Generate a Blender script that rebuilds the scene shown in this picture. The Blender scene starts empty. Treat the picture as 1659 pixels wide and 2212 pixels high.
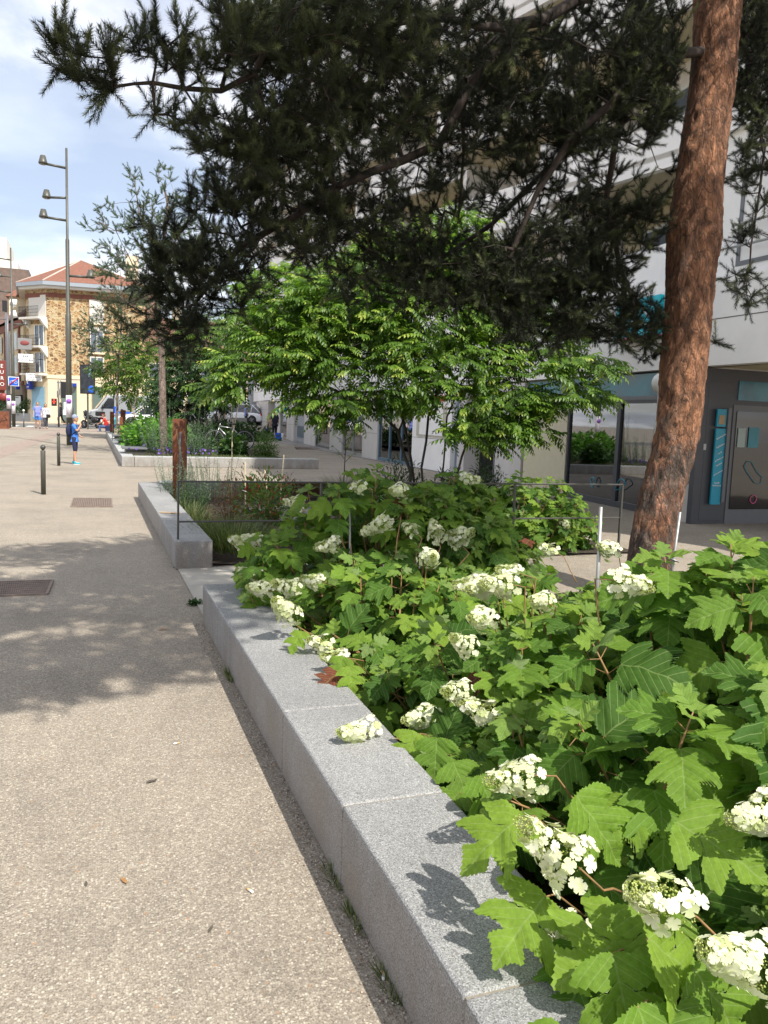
import bpy, bmesh, math, random
import numpy as np
from mathutils import Vector, Matrix, noise as mnoise
rng = np.random.default_rng(7)
random.seed(7)
C = bpy.context.scene.collection
scene = bpy.context.scene
pi = math.pi
# ------------------------------------------------ camera, sky, sun, exposure
CH = 1.57
R3 = np.array([[0.9388151644295653, 0.006702172602475583, -0.3443561643407808],
               [-0.3425613971436798, 0.12193595362491524, -0.9315488781596769],
               [0.035745995916442494, 0.9925153419952707, 0.11677122796285279]])
cam_d = bpy.data.cameras.new('camera')
cam_d.sensor_fit = 'VERTICAL'; cam_d.sensor_height = 36.0; cam_d.sensor_width = 27.0
cam_d.lens = 1720.0 / 2212.0 * 36.0
cam_d.clip_start = 0.05; cam_d.clip_end = 3000
cam = bpy.data.objects.new('camera', cam_d); C.objects.link(cam)
mw = Matrix([list(R3[i]) + [[0, 0, CH][i]] for i in range(3)] + [[0, 0, 0, 1]])
cam.matrix_world = mw
scene.camera = cam
SUN = Vector((0.27, -0.75, 1.0)).normalized()
wd = bpy.data.worlds.new('World'); scene.world = wd; wd.use_nodes = True
nt = wd.node_tree; nt.nodes.clear()
def wn(t, **k):
    n = nt.nodes.new(t)
    for a, b in k.items(): setattr(n, a, b)
    return n
sky = wn('ShaderNodeTexSky', sky_type='NISHITA', sun_disc=False)
sky.sun_elevation = math.asin(SUN.z); sky.sun_rotation = math.atan2(SUN.x, SUN.y)
sky.air_density = 1.0; sky.dust_density = 1.6; sky.ozone_density = 1.5
tc = wn('ShaderNodeTexCoord')
sx = wn('ShaderNodeSeparateXYZ'); nt.links.new(tc.outputs['Generated'], sx.inputs[0])
az = wn('ShaderNodeMath', operation='MAXIMUM'); az.inputs[1].default_value = 0.0; nt.links.new(sx.outputs[2], az.inputs[0])
ad = wn('ShaderNodeMath', operation='ADD'); ad.inputs[1].default_value = 0.16; nt.links.new(az.outputs[0], ad.inputs[0])
dv = []
for i in (0, 1):
    d_ = wn('ShaderNodeMath', operation='DIVIDE'); nt.links.new(sx.outputs[i], d_.inputs[0]); nt.links.new(ad.outputs[0], d_.inputs[1]); dv.append(d_)
cb = wn('ShaderNodeCombineXYZ'); nt.links.new(dv[0].outputs[0], cb.inputs[0]); nt.links.new(dv[1].outputs[0], cb.inputs[1])
cb.inputs[2].default_value = 3.7
n1 = wn('ShaderNodeTexNoise'); n1.inputs['Scale'].default_value = 1.0; n1.inputs['Detail'].default_value = 9; n1.inputs['Roughness'].default_value = 0.56
n1.inputs['Distortion'].default_value = 0.3
nt.links.new(cb.outputs[0], n1.inputs['Vector'])
rp = wn('ShaderNodeValToRGB'); rp.color_ramp.elements[0].position = 0.44; rp.color_ramp.elements[1].position = 0.57
nt.links.new(n1.outputs['Fac'], rp.inputs[0])
n2 = wn('ShaderNodeTexNoise'); n2.inputs['Scale'].default_value = 1.7; n2.inputs['Detail'].default_value = 7
mp2 = wn('ShaderNodeMapping'); mp2.inputs['Location'].default_value = (3.1, 1.3, 0); nt.links.new(cb.outputs[0], mp2.inputs[0]); nt.links.new(mp2.outputs[0], n2.inputs['Vector'])
rc = wn('ShaderNodeValToRGB'); rc.color_ramp.elements[0].position = 0.38; rc.color_ramp.elements[1].position = 0.60
rc.color_ramp.elements[0].color = (5.6, 5.8, 6.5, 1); rc.color_ramp.elements[1].color = (9.6, 9.6, 9.8, 1)
nt.links.new(n2.outputs['Fac'], rc.inputs[0])
# thin veil over the whole sky as well as the cloud banks
fac = wn('ShaderNodeMath', operation='MULTIPLY_ADD'); fac.inputs[1].default_value = 0.56; fac.inputs[2].default_value = 0.37
nt.links.new(rp.outputs[0], fac.inputs[0])
mx = wn('ShaderNodeMixRGB'); nt.links.new(fac.outputs[0], mx.inputs[0]); nt.links.new(sky.outputs[0], mx.inputs[1]); nt.links.new(rc.outputs[0], mx.inputs[2])
bg = wn('ShaderNodeBackground'); bg.inputs[1].default_value = 0.125
nt.links.new(mx.outputs[0], bg.inputs[0])
wo = wn('ShaderNodeOutputWorld'); nt.links.new(bg.outputs[0], wo.inputs[0])
sl = bpy.data.lights.new('sun', 'SUN'); sl.energy = 4.6; sl.angle = math.radians(0.55); sl.color = (1.0, 0.95, 0.86)
so = bpy.data.objects.new('sun', sl); C.objects.link(so)
so.rotation_euler = SUN.to_track_quat('Z', 'Y').to_euler()
scene.view_settings.view_transform = 'Standard'; scene.view_settings.look = 'None'
scene.view_settings.exposure = 0.52; scene.view_settings.gamma = 1
scene.cycles.max_bounces = 6; scene.cycles.transparent_max_bounces = 6
scene.cycles.diffuse_bounces = 3; scene.cycles.glossy_bounces = 3; scene.cycles.transmission_bounces = 4
scene.cycles.caustics_reflective = False; scene.cycles.caustics_refractive = False

# ------------------------------------------------ measuring helpers (pixel of a 1659x2212 view + distance -> point)
def ray(px, py):
    return R3 @ np.array([px - 829.5, -(py - 1106.0), -1720.0])
def at(px, py, z=0.0):
    d = ray(px, py); return np.array([0, 0, CH]) + d * ((z - CH) / d[2])
def atY(px, py, Y):
    d = ray(px, py); return np.array([0, 0, CH]) + d * (Y / d[1])
def atX(px, py, X):
    d = ray(px, py); return np.array([0, 0, CH]) + d * (X / d[0])
def D(px, py, dep):
    return np.array([0, 0, CH]) + ray(px, py) * (dep / 1720.0)
def sstep(a, b, x):
    t = np.clip((x - a) / (b - a), 0, 1); return t * t * (3 - 2 * t)
def gz(x, y):
    """ground height: the side street beyond the square climbs a little to the right"""
    return float(0.75 * sstep(46, 68, y) * sstep(-1.0, 9.0, x))

# ------------------------------------------------ object helpers
def tag(o, label=None, cat=None, group=None, kind=None):
    if label: o['label'] = label
    if cat: o['category'] = cat
    if group: o['group'] = group
    if kind: o['kind'] = kind
    return o
def empty(name, loc, label, cat, group=None, rz=0.0):
    o = bpy.data.objects.new(name, None); C.objects.link(o)
    o.location = [float(v) for v in loc]; o.rotation_euler = (0, 0, rz); o.empty_display_size = 0.1
    return tag(o, label, cat, group)
def link(name, me, mat=None, parent=None):
    o = bpy.data.objects.new(name, me); C.objects.link(o)
    if mat is not None and len(me.materials) == 0: me.materials.append(mat)
    if parent is not None: o.parent = parent
    return o
def copy_tree(o, parent=None):
    c = o.copy(); C.objects.link(c)
    if parent is not None: c.parent = parent
    for ch in list(o.children): copy_tree(ch, c)
    return c
class MB:
    """mesh builder: collects shapes, then links them as one mesh"""
    def __init__(s): s.v = []; s.f = []; s.mi = []; s.sm = []; s.cur = 0
    def add(s, vs, fs, smooth=False):
        b = len(s.v); s.v += [tuple(float(c) for c in p) for p in vs]
        for f in fs: s.f.append([b + i for i in f]); s.mi.append(s.cur); s.sm.append(smooth)
        return s
    def box(s, x0, x1, y0, y1, z0, z1, M=None):
        vs = [(x, y, z) for z in (z0, z1) for x, y in ((x0, y0), (x1, y0), (x1, y1), (x0, y1))]
        if M is not None: vs = [M @ Vector(v) for v in vs]
        return s.add(vs, [(0, 3, 2, 1), (4, 5, 6, 7), (0, 1, 5, 4), (1, 2, 6, 5), (2, 3, 7, 6), (3, 0, 4, 7)])
    def obox(s, a, b, w, z0, z1, off=0.0):
        """box along plan segment a->b, width w to the right of it (off shifts)"""
        a = Vector(a[:2]); b = Vector(b[:2]); d = (b - a).normalized(); n = Vector((d.y, -d.x))
        q = [a + n * off, b + n * off, b + n * (off + w), a + n * (off + w)]
        vs = [(p.x, p.y, z) for z in (z0, z1) for p in q]
        return s.add(vs, [(0, 1, 2, 3), (7, 6, 5, 4), (0, 4, 5, 1), (1, 5, 6, 2), (2, 6, 7, 3), (3, 7, 4, 0)])
    def tube(s, pts, rad, n=8, cap=True, smooth=True):
        pts = [Vector(p) for p in pts]
        if not hasattr(rad, '__len__'): rad = [rad] * len(pts)
        vs = []; fs = []; up = Vector((0, 0, 1)); px = None
        for i, p in enumerate(pts):
            t = (pts[min(i + 1, len(pts) - 1)] - pts[max(i - 1, 0)])
            t = t.normalized() if t.length > 1e-9 else up
            if px is None: px = t.orthogonal().normalized() if abs(t.z) < .99 else Vector((1, 0, 0))
            px = (px - t * px.dot(t)); px = px.normalized() if px.length > 1e-6 else t.orthogonal().normalized()
            py = t.cross(px)
            for k in range(n):
                a = 2 * pi * k / n; vs.append(p + (px * math.cos(a) + py * math.sin(a)) * rad[i])
        for i in range(len(pts) - 1):
            for k in range(n):
                k2 = (k + 1) % n; fs.append((i * n + k, i * n + k2, (i + 1) * n + k2, (i + 1) * n + k))
        s.add(vs, fs, smooth)
        if cap:
            b = len(s.v) - len(vs)
            s.f.append([b + k for k in range(n)][::-1]); s.mi.append(s.cur); s.sm.append(False)
            s.f.append([b + (len(pts) - 1) * n + k for k in range(n)]); s.mi.append(s.cur); s.sm.append(False)
        return s
    def lathe(s, prof, n=20, M=None, smooth=True):
        vs = []; fs = []
        for r, z in prof:
            for k in range(n):
                a = 2 * pi * k / n; v = Vector((r * math.cos(a), r * math.sin(a), z)); vs.append(M @ v if M is not None else v)
        for i in range(len(prof) - 1):
            for k in range(n):
                k2 = (k + 1) % n; fs.append((i * n + k, i * n + k2, (i + 1) * n + k2, (i + 1) * n + k))
        return s.add(vs, fs, smooth)
    def prism(s, poly, t0, t1, fn, smooth=False):
        """poly of (u,v) extruded t0..t1, fn(u,v,t)->point"""
        n = len(poly); vs = [fn(u, v, t0) for u, v in poly] + [fn(u, v, t1) for u, v in poly]
        fs = [tuple(range(n))[::-1], tuple(range(n, 2 * n))] + [(i, (i + 1) % n, n + (i + 1) % n, n + i) for i in range(n)]
        return s.add(vs, fs, smooth)
    def sphere(s, c, r, n=12, m=8):
        if not hasattr(r, '__len__'): r = (r, r, r)
        vs = []; fs = []
        for i in range(m + 1):
            th = pi * i / m
            for k in range(n):
                a = 2 * pi * k / n
                vs.append((c[0] + r[0] * math.sin(th) * math.cos(a), c[1] + r[1] * math.sin(th) * math.sin(a), c[2] + r[2] * math.cos(th)))
        for i in range(m):
            for k in range(n):
                k2 = (k + 1) % n; fs.append((i * n + k, (i + 1) * n + k, (i + 1) * n + k2, i * n + k2))
        return s.add(vs, fs, True)
    def build(s, name, mats, parent=None, bevel=0.0, seg=2):
        me = bpy.data.meshes.new(name); me.from_pydata(s.v, [], s.f)
        if not isinstance(mats, (list, tuple)): mats = [mats]
        for m in mats: me.materials.append(m)
        me.polygons.foreach_set('material_index', s.mi); me.polygons.foreach_set('use_smooth', s.sm)
        me.validate(); me.update()
        bm = bmesh.new(); bm.from_mesh(me)
        if bevel: bmesh.ops.remove_doubles(bm, verts=bm.verts, dist=1e-5)
        bmesh.ops.recalc_face_normals(bm, faces=bm.faces); bm.to_mesh(me); bm.free()
        o = link(name, me, None, parent)
        if bevel:
            md = o.modifiers.new('bevel', 'BEVEL'); md.width = bevel; md.segments = seg; md.limit_method = 'ANGLE'; md.angle_limit = math.radians(35)
        return o
def text(body, loc, size, mat, parent, rot=(pi / 2, 0, 0), ext=0.002, align='CENTER', name='lettering', sx=1.0):
    cu = bpy.data.curves.new(name, 'FONT'); cu.body = body; cu.size = size; cu.extrude = ext; cu.align_x = align; cu.align_y = 'CENTER'
    cu.resolution_u = 2; cu.materials.append(mat)
    o = bpy.data.objects.new(name, cu); C.objects.link(o); bpy.context.view_layer.update(); me = bpy.data.meshes.new_from_object(o.evaluated_get(bpy.context.evaluated_depsgraph_get())); bpy.data.objects.remove(o); o = bpy.data.objects.new(name, me); C.objects.link(o); o.location = [float(v) for v in loc]; o.rotation_euler = rot; o.scale = (sx, 1, 1); o.parent = parent
    return o
def nmesh(name, V, F, mat, parent=None, uv=None, rnd=None, smooth=False, normals=None):
    """V (n,3), F (m,k) numpy -> mesh object; uv per vertex, rnd per vertex"""
    V = np.asarray(V, np.float32); F = np.asarray(F, np.int32); k = F.shape[1]
    me = bpy.data.meshes.new(name); me.vertices.add(len(V)); me.vertices.foreach_set('co', V.ravel())
    me.loops.add(F.size); me.loops.foreach_set('vertex_index', F.ravel())
    me.polygons.add(len(F)); me.polygons.foreach_set('loop_start', np.arange(len(F), dtype=np.int32) * k)
    me.polygons.foreach_set('loop_total', np.full(len(F), k, np.int32))
    if smooth: me.polygons.foreach_set('use_smooth', np.ones(len(F), bool))
    me.materials.append(mat); me.update(calc_edges=True)
    if uv is not None:
        l = me.uv_layers.new(name='UVMap'); l.data.foreach_set('uv', np.asarray(uv, np.float32)[F.ravel()].ravel())
    if rnd is not None:
        a = me.attributes.new('rnd', 'FLOAT', 'POINT'); a.data.foreach_set('value', np.asarray(rnd, np.float32))
    o = link(name, me, None, parent); return o
def unit(v): return v / np.maximum(np.linalg.norm(v, axis=-1, keepdims=True), 1e-9)
def frames(d, n):
    """columns x, d, n' for direction d and rough normal n"""
    d = unit(d); x = unit(np.cross(d, n)); nn = np.cross(x, d); return np.stack([x, d, nn], -1)
def place(T, F, M, P, S):
    """template verts T(n,3), faces F, frames M(N,3,3), pos P(N,3), scale S(N)"""
    V = np.einsum('nij,kj->nki', M * np.asarray(S)[:, None, None], T) + P[:, None, :]
    FF = F[None] + (np.arange(len(P)) * len(T))[:, None, None]
    return V.reshape(-1, 3), FF.reshape(-1, F.shape[1])
def rdir(N):
    v = rng.normal(size=(N, 3)); return unit(v)

# ------------------------------------------------ materials
def mat(name, col=(.5, .5, .5), rough=.6, metal=0.0, spec=.5, noise=0.0, nscale=8.0, bump=0.0, bscale=None, trans=0.0, emit=None, alpha=1.0):
    m = bpy.data.materials.new(name); m.use_nodes = True; t = m.node_tree; b = t.nodes['Principled BSDF']
    b.inputs['Base Color'].default_value = (*col, 1); b.inputs['Roughness'].default_value = rough; b.inputs['Metallic'].default_value = metal
    b.inputs['Specular IOR Level'].default_value = spec
    if trans: b.inputs['Transmission Weight'].default_value = trans
    if emit: b.inputs['Emission Color'].default_value = (*emit[0], 1); b.inputs['Emission Strength'].default_value = emit[1]
    if noise or bump:
        c = t.nodes.new('ShaderNodeTexCoord')
        n = t.nodes.new('ShaderNodeTexNoise'); n.inputs['Scale'].default_value = nscale; n.inputs['Detail'].default_value = 6; n.inputs['Roughness'].default_value = .62
        t.links.new(c.outputs['Object'], n.inputs['Vector'])
        if noise:
            r = t.nodes.new('ShaderNodeValToRGB'); r.color_ramp.elements[0].position = .3; r.color_ramp.elements[1].position = .72
            r.color_ramp.elements[0].color = (*[v * (1 - noise) for v in col], 1); r.color_ramp.elements[1].color = (*[min(1, v * (1 + noise)) for v in col], 1)
            t.links.new(n.outputs['Fac'], r.inputs[0]); t.links.new(r.outputs[0], b.inputs['Base Color'])
        if bump:
            bn = t.nodes.new('ShaderNodeBump'); bn.inputs['Strength'].default_value = bump; bn.inputs['Distance'].default_value = .02
            if bscale:
                n = t.nodes.new('ShaderNodeTexNoise'); n.inputs['Scale'].default_value = bscale; n.inputs['Detail'].default_value = 4; t.links.new(c.outputs['Object'], n.inputs['Vector'])
            t.links.new(n.outputs['Fac'], bn.inputs['Height']); t.links.new(bn.outputs[0], b.inputs['Normal'])
    return m
class NT:
    """small node-tree helper"""
    def __init__(s, name):
        s.m = bpy.data.materials.new(name); s.m.use_nodes = True; s.t = s.m.node_tree; s.b = s.t.nodes['Principled BSDF']; s.out = s.t.nodes['Material Output']
        s.co = s.n('ShaderNodeTexCoord')
    def n(s, typ, **k):
        x = s.t.nodes.new(typ)
        for a, b in k.items():
            if a in ('operation', 'blend_type', 'feature', 'wave_type', 'bands_direction', 'distance', 'data_type', 'attribute_name', 'wave_profile'): setattr(x, a, b)
            else: x.inputs[a.replace('_', ' ')].default_value = b
        return x
    def l(s, a, b): s.t.links.new(a, b)
    def noise(s, scale, detail=5, rough=.6, vec=None, dist=0.0):
        x = s.n('ShaderNodeTexNoise', Scale=scale, Detail=detail, Roughness=rough, Distortion=dist); s.l(vec or s.co.outputs['Object'], x.inputs['Vector']); return x.outputs['Fac']
    def vor(s, scale, feature='F1', vec=None, out='Distance', rand=1.0):
        x = s.n('ShaderNodeTexVoronoi', feature=feature, Scale=scale, Randomness=rand); s.l(vec or s.co.outputs['Object'], x.inputs['Vector']); return x.outputs[out]
    def ramp(s, fac, stops):
        r = s.n('ShaderNodeValToRGB'); e = r.color_ramp.elements
        while len(e) < len(stops): e.new(.5)
        for i, (p, c) in enumerate(stops): e[i].position = p; e[i].color = (*c, 1) if hasattr(c, '__len__') else (c, c, c, 1)
        s.l(fac, r.inputs[0]); return r.outputs[0]
    def mix(s, f, a, b, mode='MIX'):
        x = s.n('ShaderNodeMixRGB', blend_type=mode)
        for i, v in enumerate((f, a, b)):
            if isinstance(v, (int, float)): x.inputs[i].default_value = v
            elif isinstance(v, tuple): x.inputs[i].default_value = (*v, 1)
            else: s.l(v, x.inputs[i])
        return x.outputs[0]
    def math(s, op, a, b=None, c=None):
        x = s.n('ShaderNodeMath', operation=op)
        for i, v in enumerate((a, b, c)):
            if v is None: continue
            if isinstance(v, (int, float)): x.inputs[i].default_value = v
            else: s.l(v, x.inputs[i])
        return x.outputs[0]
    def map(s, scale=(1, 1, 1), loc=(0, 0, 0), vec=None):
        x = s.n('ShaderNodeMapping'); x.inputs['Scale'].default_value = scale; x.inputs['Location'].default_value = loc
        s.l(vec or s.co.outputs['Object'], x.inputs[0]); return x.outputs[0]
    def warp(s, vec, scale, amt):
        n = s.n('ShaderNodeTexNoise', Scale=scale, Detail=4.0); s.l(vec, n.inputs['Vector']); a = s.t.nodes.new('ShaderNodeVectorMath'); a.operation = 'MULTIPLY_ADD'; s.l(n.outputs['Color'], a.inputs[0]); a.inputs[1].default_value = (amt,) * 3; s.l(vec, a.inputs[2]); return a.outputs[0]
    def bump(s, h, strength=.3, dist=.01):
        x = s.n('ShaderNodeBump', Strength=strength, Distance=dist); s.l(h, x.inputs['Height']); s.l(x.outputs[0], s.b.inputs['Normal'])
    def col(s, c): s.l(c, s.b.inputs['Base Color'])
    def rough(s, v): s.b.inputs['Roughness'].default_value = v; return s

# exposed aggregate paving
q = NT('exposed_aggregate')
vc = q.vor(135, out='Color'); sp = q.n('ShaderNodeSeparateColor'); q.l(vc, sp.inputs[0])
c1 = q.ramp(sp.outputs[0], [(0, (.165, .135, .105)), (.18, (.215, .18, .14)), (.5, (.275, .235, .185)), (.8, (.36, .315, .25)), (.93, (.45, .405, .325)), (1, (.54, .49, .40))])
vc2 = q.vor(260, out='Color'); sp2 = q.n('ShaderNodeSeparateColor'); q.l(vc2, sp2.inputs[0])
c2 = q.ramp(sp2.outputs[1], [(0, (.15, .125, .10)), (.5, (.25, .215, .17)), (1, (.38, .335, .27))])
ed = q.ramp(q.vor(135, feature='F1'), [(.35, 0.0), (.75, 1.0)])
cc = q.mix(ed, c1, c2)
rare = q.ramp(sp.outputs[2], [(.997, 0.0), (.999, 1.0)]); cc = q.mix(rare, cc, (.38, .21, .10))
cc = q.mix(1.0, cc, q.ramp(q.noise(.9, 5, .65), [(.3, .80), (.5, 1.0), (.7, 1.10)]), 'MULTIPLY')
cc = q.mix(1.0, cc, q.ramp(q.noise(7, 5, .7), [(.3, .92), (.7, 1.06)]), 'MULTIPLY')
gum = q.ramp(q.vor(1.7, 'F1', rand=1.0), [(.018, .62), (.026, 1.0)]); cc = q.mix(1.0, cc, gum, 'MULTIPLY'); q.col(cc); q.rough(.85); q.bump(ed, .25, .004); M_AGG = q.m
# granite
def granite(name, base, k=1.0):
    q = NT(name); v = q.vor(330, out='Color'); sp = q.n('ShaderNodeSeparateColor'); q.l(v, sp.inputs[0])
    c = q.ramp(sp.outputs[0], [(0, tuple(b * .4 for b in base)), (.22, tuple(b * .75 for b in base)), (.6, base), (.88, tuple(b * 1.3 for b in base)), (1, tuple(min(.9, b * 1.7) for b in base))])
    c = q.mix(1.0, c, q.ramp(q.noise(2.2, 7, .7), [(.3, .78), (.7, 1.12)]), 'MULTIPLY')
    # brown splash dirt low on the sides, deepened to paint in their shade
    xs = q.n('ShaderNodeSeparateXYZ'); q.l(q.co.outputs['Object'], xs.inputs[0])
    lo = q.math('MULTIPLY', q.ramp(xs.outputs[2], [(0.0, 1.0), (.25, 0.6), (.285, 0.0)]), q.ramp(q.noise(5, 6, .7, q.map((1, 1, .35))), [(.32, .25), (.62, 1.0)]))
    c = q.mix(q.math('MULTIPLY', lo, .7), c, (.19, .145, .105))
    q.col(c); q.rough(.72); q.bump(q.noise(160, 3), .25, .003); return q.m
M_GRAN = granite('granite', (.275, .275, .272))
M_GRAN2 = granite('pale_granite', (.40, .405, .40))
M_JOINT = mat('mortar', (.24, .21, .17), .9, noise=.2, nscale=60)
M_SLAB = mat('smooth_concrete', (.40, .375, .325), .8, noise=.12, nscale=3, bump=.1, bscale=80)
M_SOIL = mat('soil', (.045, .032, .022), .95, noise=.5, nscale=25, bump=.9, bscale=40)
M_DARKM = mat('dark_paint', (.055, .055, .05), .45, noise=.12, nscale=5)
M_BOLL = mat('bollard_paint', (.075, .075, .062), .42, noise=.15, nscale=6)
M_STEEL = mat('galvanised_steel', (.36, .36, .35), .5, metal=.6, noise=.1, nscale=20)
M_GREY = mat('grey_metal', (.13, .135, .145), .4, noise=.06)
M_WHITE = mat('white_paint', (.78, .78, .76), .5, noise=.05)
M_BLACK = mat('black_plastic', (.015, .015, .016), .4)
M_RUBBER = mat('rubber', (.018, .018, .018), .8)
M_WOODR = mat('red_brown_board', (.09, .03, .018), .6, noise=.3, nscale=8)
q = NT('corten'); n_ = q.noise(5, 7, .65); q.col(q.ramp(n_, [(.3, (.07, .026, .016)), (.5, (.17, .055, .024)), (.75, (.30, .10, .035))])); q.rough(.8); q.bump(q.noise(60, 4), .2, .003); M_RUST = q.m
M_CARD = mat('cardboard', (.42, .29, .17), .8, noise=.1)
def foliage(name, ramp, rough=.5, back=None, vein=False, trans=.35, spec=.4, tcol=None):
    """leaf material: per-leaf colour from the rnd attribute, some light passing through"""
    q = NT(name); a = q.n('ShaderNodeAttribute', attribute_name='rnd')
    c = q.ramp(a.outputs['Fac'], ramp)
    c = q.mix(1.0, c, q.ramp(q.noise(9, 3), [(.3, .88), (.7, 1.12)]), 'MULTIPLY')
    if vein:
        uvn = q.n('ShaderNodeUVMap'); sp = q.n('ShaderNodeSeparateXYZ'); q.l(uvn.outputs[0], sp.inputs[0])
        ax = q.math('ABSOLUTE', sp.outputs[0])
        mid = q.math('LESS_THAN', ax, .012)
        w = q.math('SUBTRACT', sp.outputs[1], q.math('MULTIPLY', ax, .85))
        side = q.math('LESS_THAN', q.math('PINGPONG', q.math('ADD', w, .0), .065), .006)
        vv = q.math('MAXIMUM', mid, side)
        c = q.mix(q.math('MULTIPLY', vv, .45), c, (.26, .34, .12)); c = q.mix(1.0, c, q.ramp(q.noise(14, 4, .7, uvn.outputs[0]), [(.3, .82), (.7, 1.15)]), 'MULTIPLY')
        h = q.math('PINGPONG', w, .065)
        q.bump(q.math('ADD', q.math('MULTIPLY', h, 6.0), q.math('MULTIPLY', q.noise(26, 3, .6, uvn.outputs[0]), .5)), .55, .006)
    if back:
        g = q.n('ShaderNodeNewGeometry'); c2 = q.mix(q.math('MULTIPLY', g.outputs['Backfacing'], .8), c, back)
    else: c2 = c
    q.col(c2); q.b.inputs['Roughness'].default_value = rough; q.b.inputs['Specular IOR Level'].default_value = spec
    tr = q.n('ShaderNodeBsdfTranslucent'); tcl = q.mix(1.0, c, tcol or (1.5, 1.75, .7), 'MULTIPLY'); q.l(tcl, tr.inputs[0])
    ms = q.n('ShaderNodeMixShader'); ms.inputs[0].default_value = trans; q.l(q.b.outputs[0], ms.inputs[1]); q.l(tr.outputs[0], ms.inputs[2]); q.l(ms.outputs[0], q.out.inputs[0])
    return q.m
M_HYD = foliage('hydrangea_leaf', [(0, (.04, .10, .014)), (.4, (.095, .19, .022)), (.84, (.19, .295, .034)), (.93, (.17, .27, .06)), (.985, (.21, .28, .12)), (1, (.17, .05, .03))], .68, spec=.22, back=(.26, .33, .18), vein=True, trans=.36)
M_HSTEM = mat('hydrangea_stem', (.27, .155, .065), .7, noise=.3, nscale=30)
M_PETAL = foliage('cream_petals', [(0, (.55, .62, .28)), (.35, (.74, .77, .52)), (1, (.84, .84, .68))], .6, trans=.3, tcol=(1, 1, .8))
M_BUD = foliage('green_buds', [(0, (.30, .36, .07)), (1, (.52, .55, .20))], .7, trans=.2)
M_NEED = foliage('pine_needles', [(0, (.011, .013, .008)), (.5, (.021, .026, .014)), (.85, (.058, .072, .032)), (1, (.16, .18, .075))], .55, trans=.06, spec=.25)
M_NEED2 = foliage('blue_pine_needles', [(0, (.045, .07, .045)), (.6, (.08, .12, .07)), (1, (.15, .19, .09))], .5, trans=.15)
M_LEAF = foliage('zelkova_leaf', [(0, (.045, .10, .016)), (.6, (.11, .20, .028)), (.85, (.19, .30, .045)), (1, (.38, .44, .09))], .4, trans=.38)
M_LEAFY = foliage('yellow_green_leaf', [(0, (.05, .11, .02)), (.6, (.10, .19, .03)), (1, (.22, .26, .05))], .5, trans=.35)
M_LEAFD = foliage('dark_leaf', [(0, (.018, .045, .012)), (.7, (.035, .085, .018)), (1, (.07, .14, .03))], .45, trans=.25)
M_LEAFB = foliage('bright_leaf', [(0, (.06, .16, .025)), (.6, (.10, .24, .035)), (1, (.18, .32, .05))], .5, trans=.4)
M_SAGE = foliage('sage_leaf', [(0, (.09, .14, .09)), (1, (.22, .29, .20))], .7, trans=.2)
M_GRASS = foliage('grass_blade', [(0, (.045, .075, .022)), (.6, (.095, .13, .04)), (1, (.27, .27, .13))], .6, trans=.3)
M_NAND = foliage('nandina_leaf', [(0, (.05, .12, .02)), (.55, (.09, .18, .03)), (.8, (.18, .18, .05)), (.9, (.24, .09, .05)), (1, (.42, .02, .02))], .5, trans=.3)
M_RUSTL = foliage('reddish_leaf', [(0, (.10, .06, .03)), (.6, (.16, .09, .04)), (1, (.26, .10, .05))], .6, trans=.3)
M_PURP = foliage('purple_petals', [(0, (.16, .08, .40)), (1, (.30, .18, .62))], .6, trans=.3, tcol=(1, 1, 1))
M_TWIG = mat('twig_bark', (.07, .05, .035), .85, noise=.3, nscale=12)
M_BARKG = mat('grey_brown_bark', (.14, .115, .09), .85, noise=.45, nscale=14, bump=.5, bscale=30)
M_CANE = mat('bamboo_cane', (.38, .32, .22), .6, noise=.2, nscale=8)
# ================================================================ SETTING: ground, paths
xs = np.concatenate([[-700, -300, -120, -60, -30, -16], np.arange(-10, 16, 1.0), [18, 22, 28, 40, 80, 200, 700]])
ys = np.concatenate([[-60, -20, -8], np.arange(-4, 46, 5.0), np.arange(46, 76, 1.5), [80, 90, 110, 160, 300, 800, 1500]])
V = np.array([[x, y, gz(x, y)] for y in ys for x in xs]); nx = len(xs)
F = np.array([[j * nx + i, j * nx + i + 1, (j + 1) * nx + i + 1, (j + 1) * nx + i] for j in range(len(ys) - 1) for i in range(nx - 1)])
tag(nmesh('pavement', V, F, M_AGG, smooth=True), 'pale exposed aggregate paving of the pedestrian square', kind='structure')
def sheet(name, poly, mat_, dz=.004, label=None, sub=1.5):
    """flat strip between two edges of points that follows the ground"""
    A, B = poly; n = 40; vs = []; fs = []
    A = [np.array(a[:2], float) for a in A]; B = [np.array(b[:2], float) for b in B]
    for k in range(n + 1):
        t = k / n; a = A[0] + (A[1] - A[0]) * t; b = B[0] + (B[1] - B[0]) * t
        for m_ in range(9):
            p = a + (b - a) * m_ / 8; vs.append((p[0], p[1], gz(p[0], p[1]) + dz))
    for k in range(n):
        for m_ in range(8):
            i = k * 9 + m_; fs.append((i, i + 1, i + 10, i + 9))
    o = nmesh(name, vs, fs, mat_, smooth=True); return tag(o, label, kind='structure')
q = NT('asphalt'); q.col(q.ramp(q.noise(40, 5), [(.3, (.10, .098, .095)), (.7, (.155, .15, .145))])); q.rough(.9); M_ASPH = q.m
q = NT('brick_pavers'); bt = q.n('ShaderNodeTexBrick', Scale=4.0); q.l(q.co.outputs['Object'], bt.inputs['Vector'])
bt.inputs['Color1'].default_value = (.26, .20, .165, 1); bt.inputs['Color2'].default_value = (.34, .265, .215, 1); bt.inputs['Mortar'].default_value = (.16, .13, .11, 1); bt.inputs['Mortar Size'].default_value = .02
q.col(bt.outputs[0]); q.rough(.85); M_PAV = q.m
M_PLAIN = mat('far_paving', (.36, .30, .235), .85, noise=.12, nscale=1.5)
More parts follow.
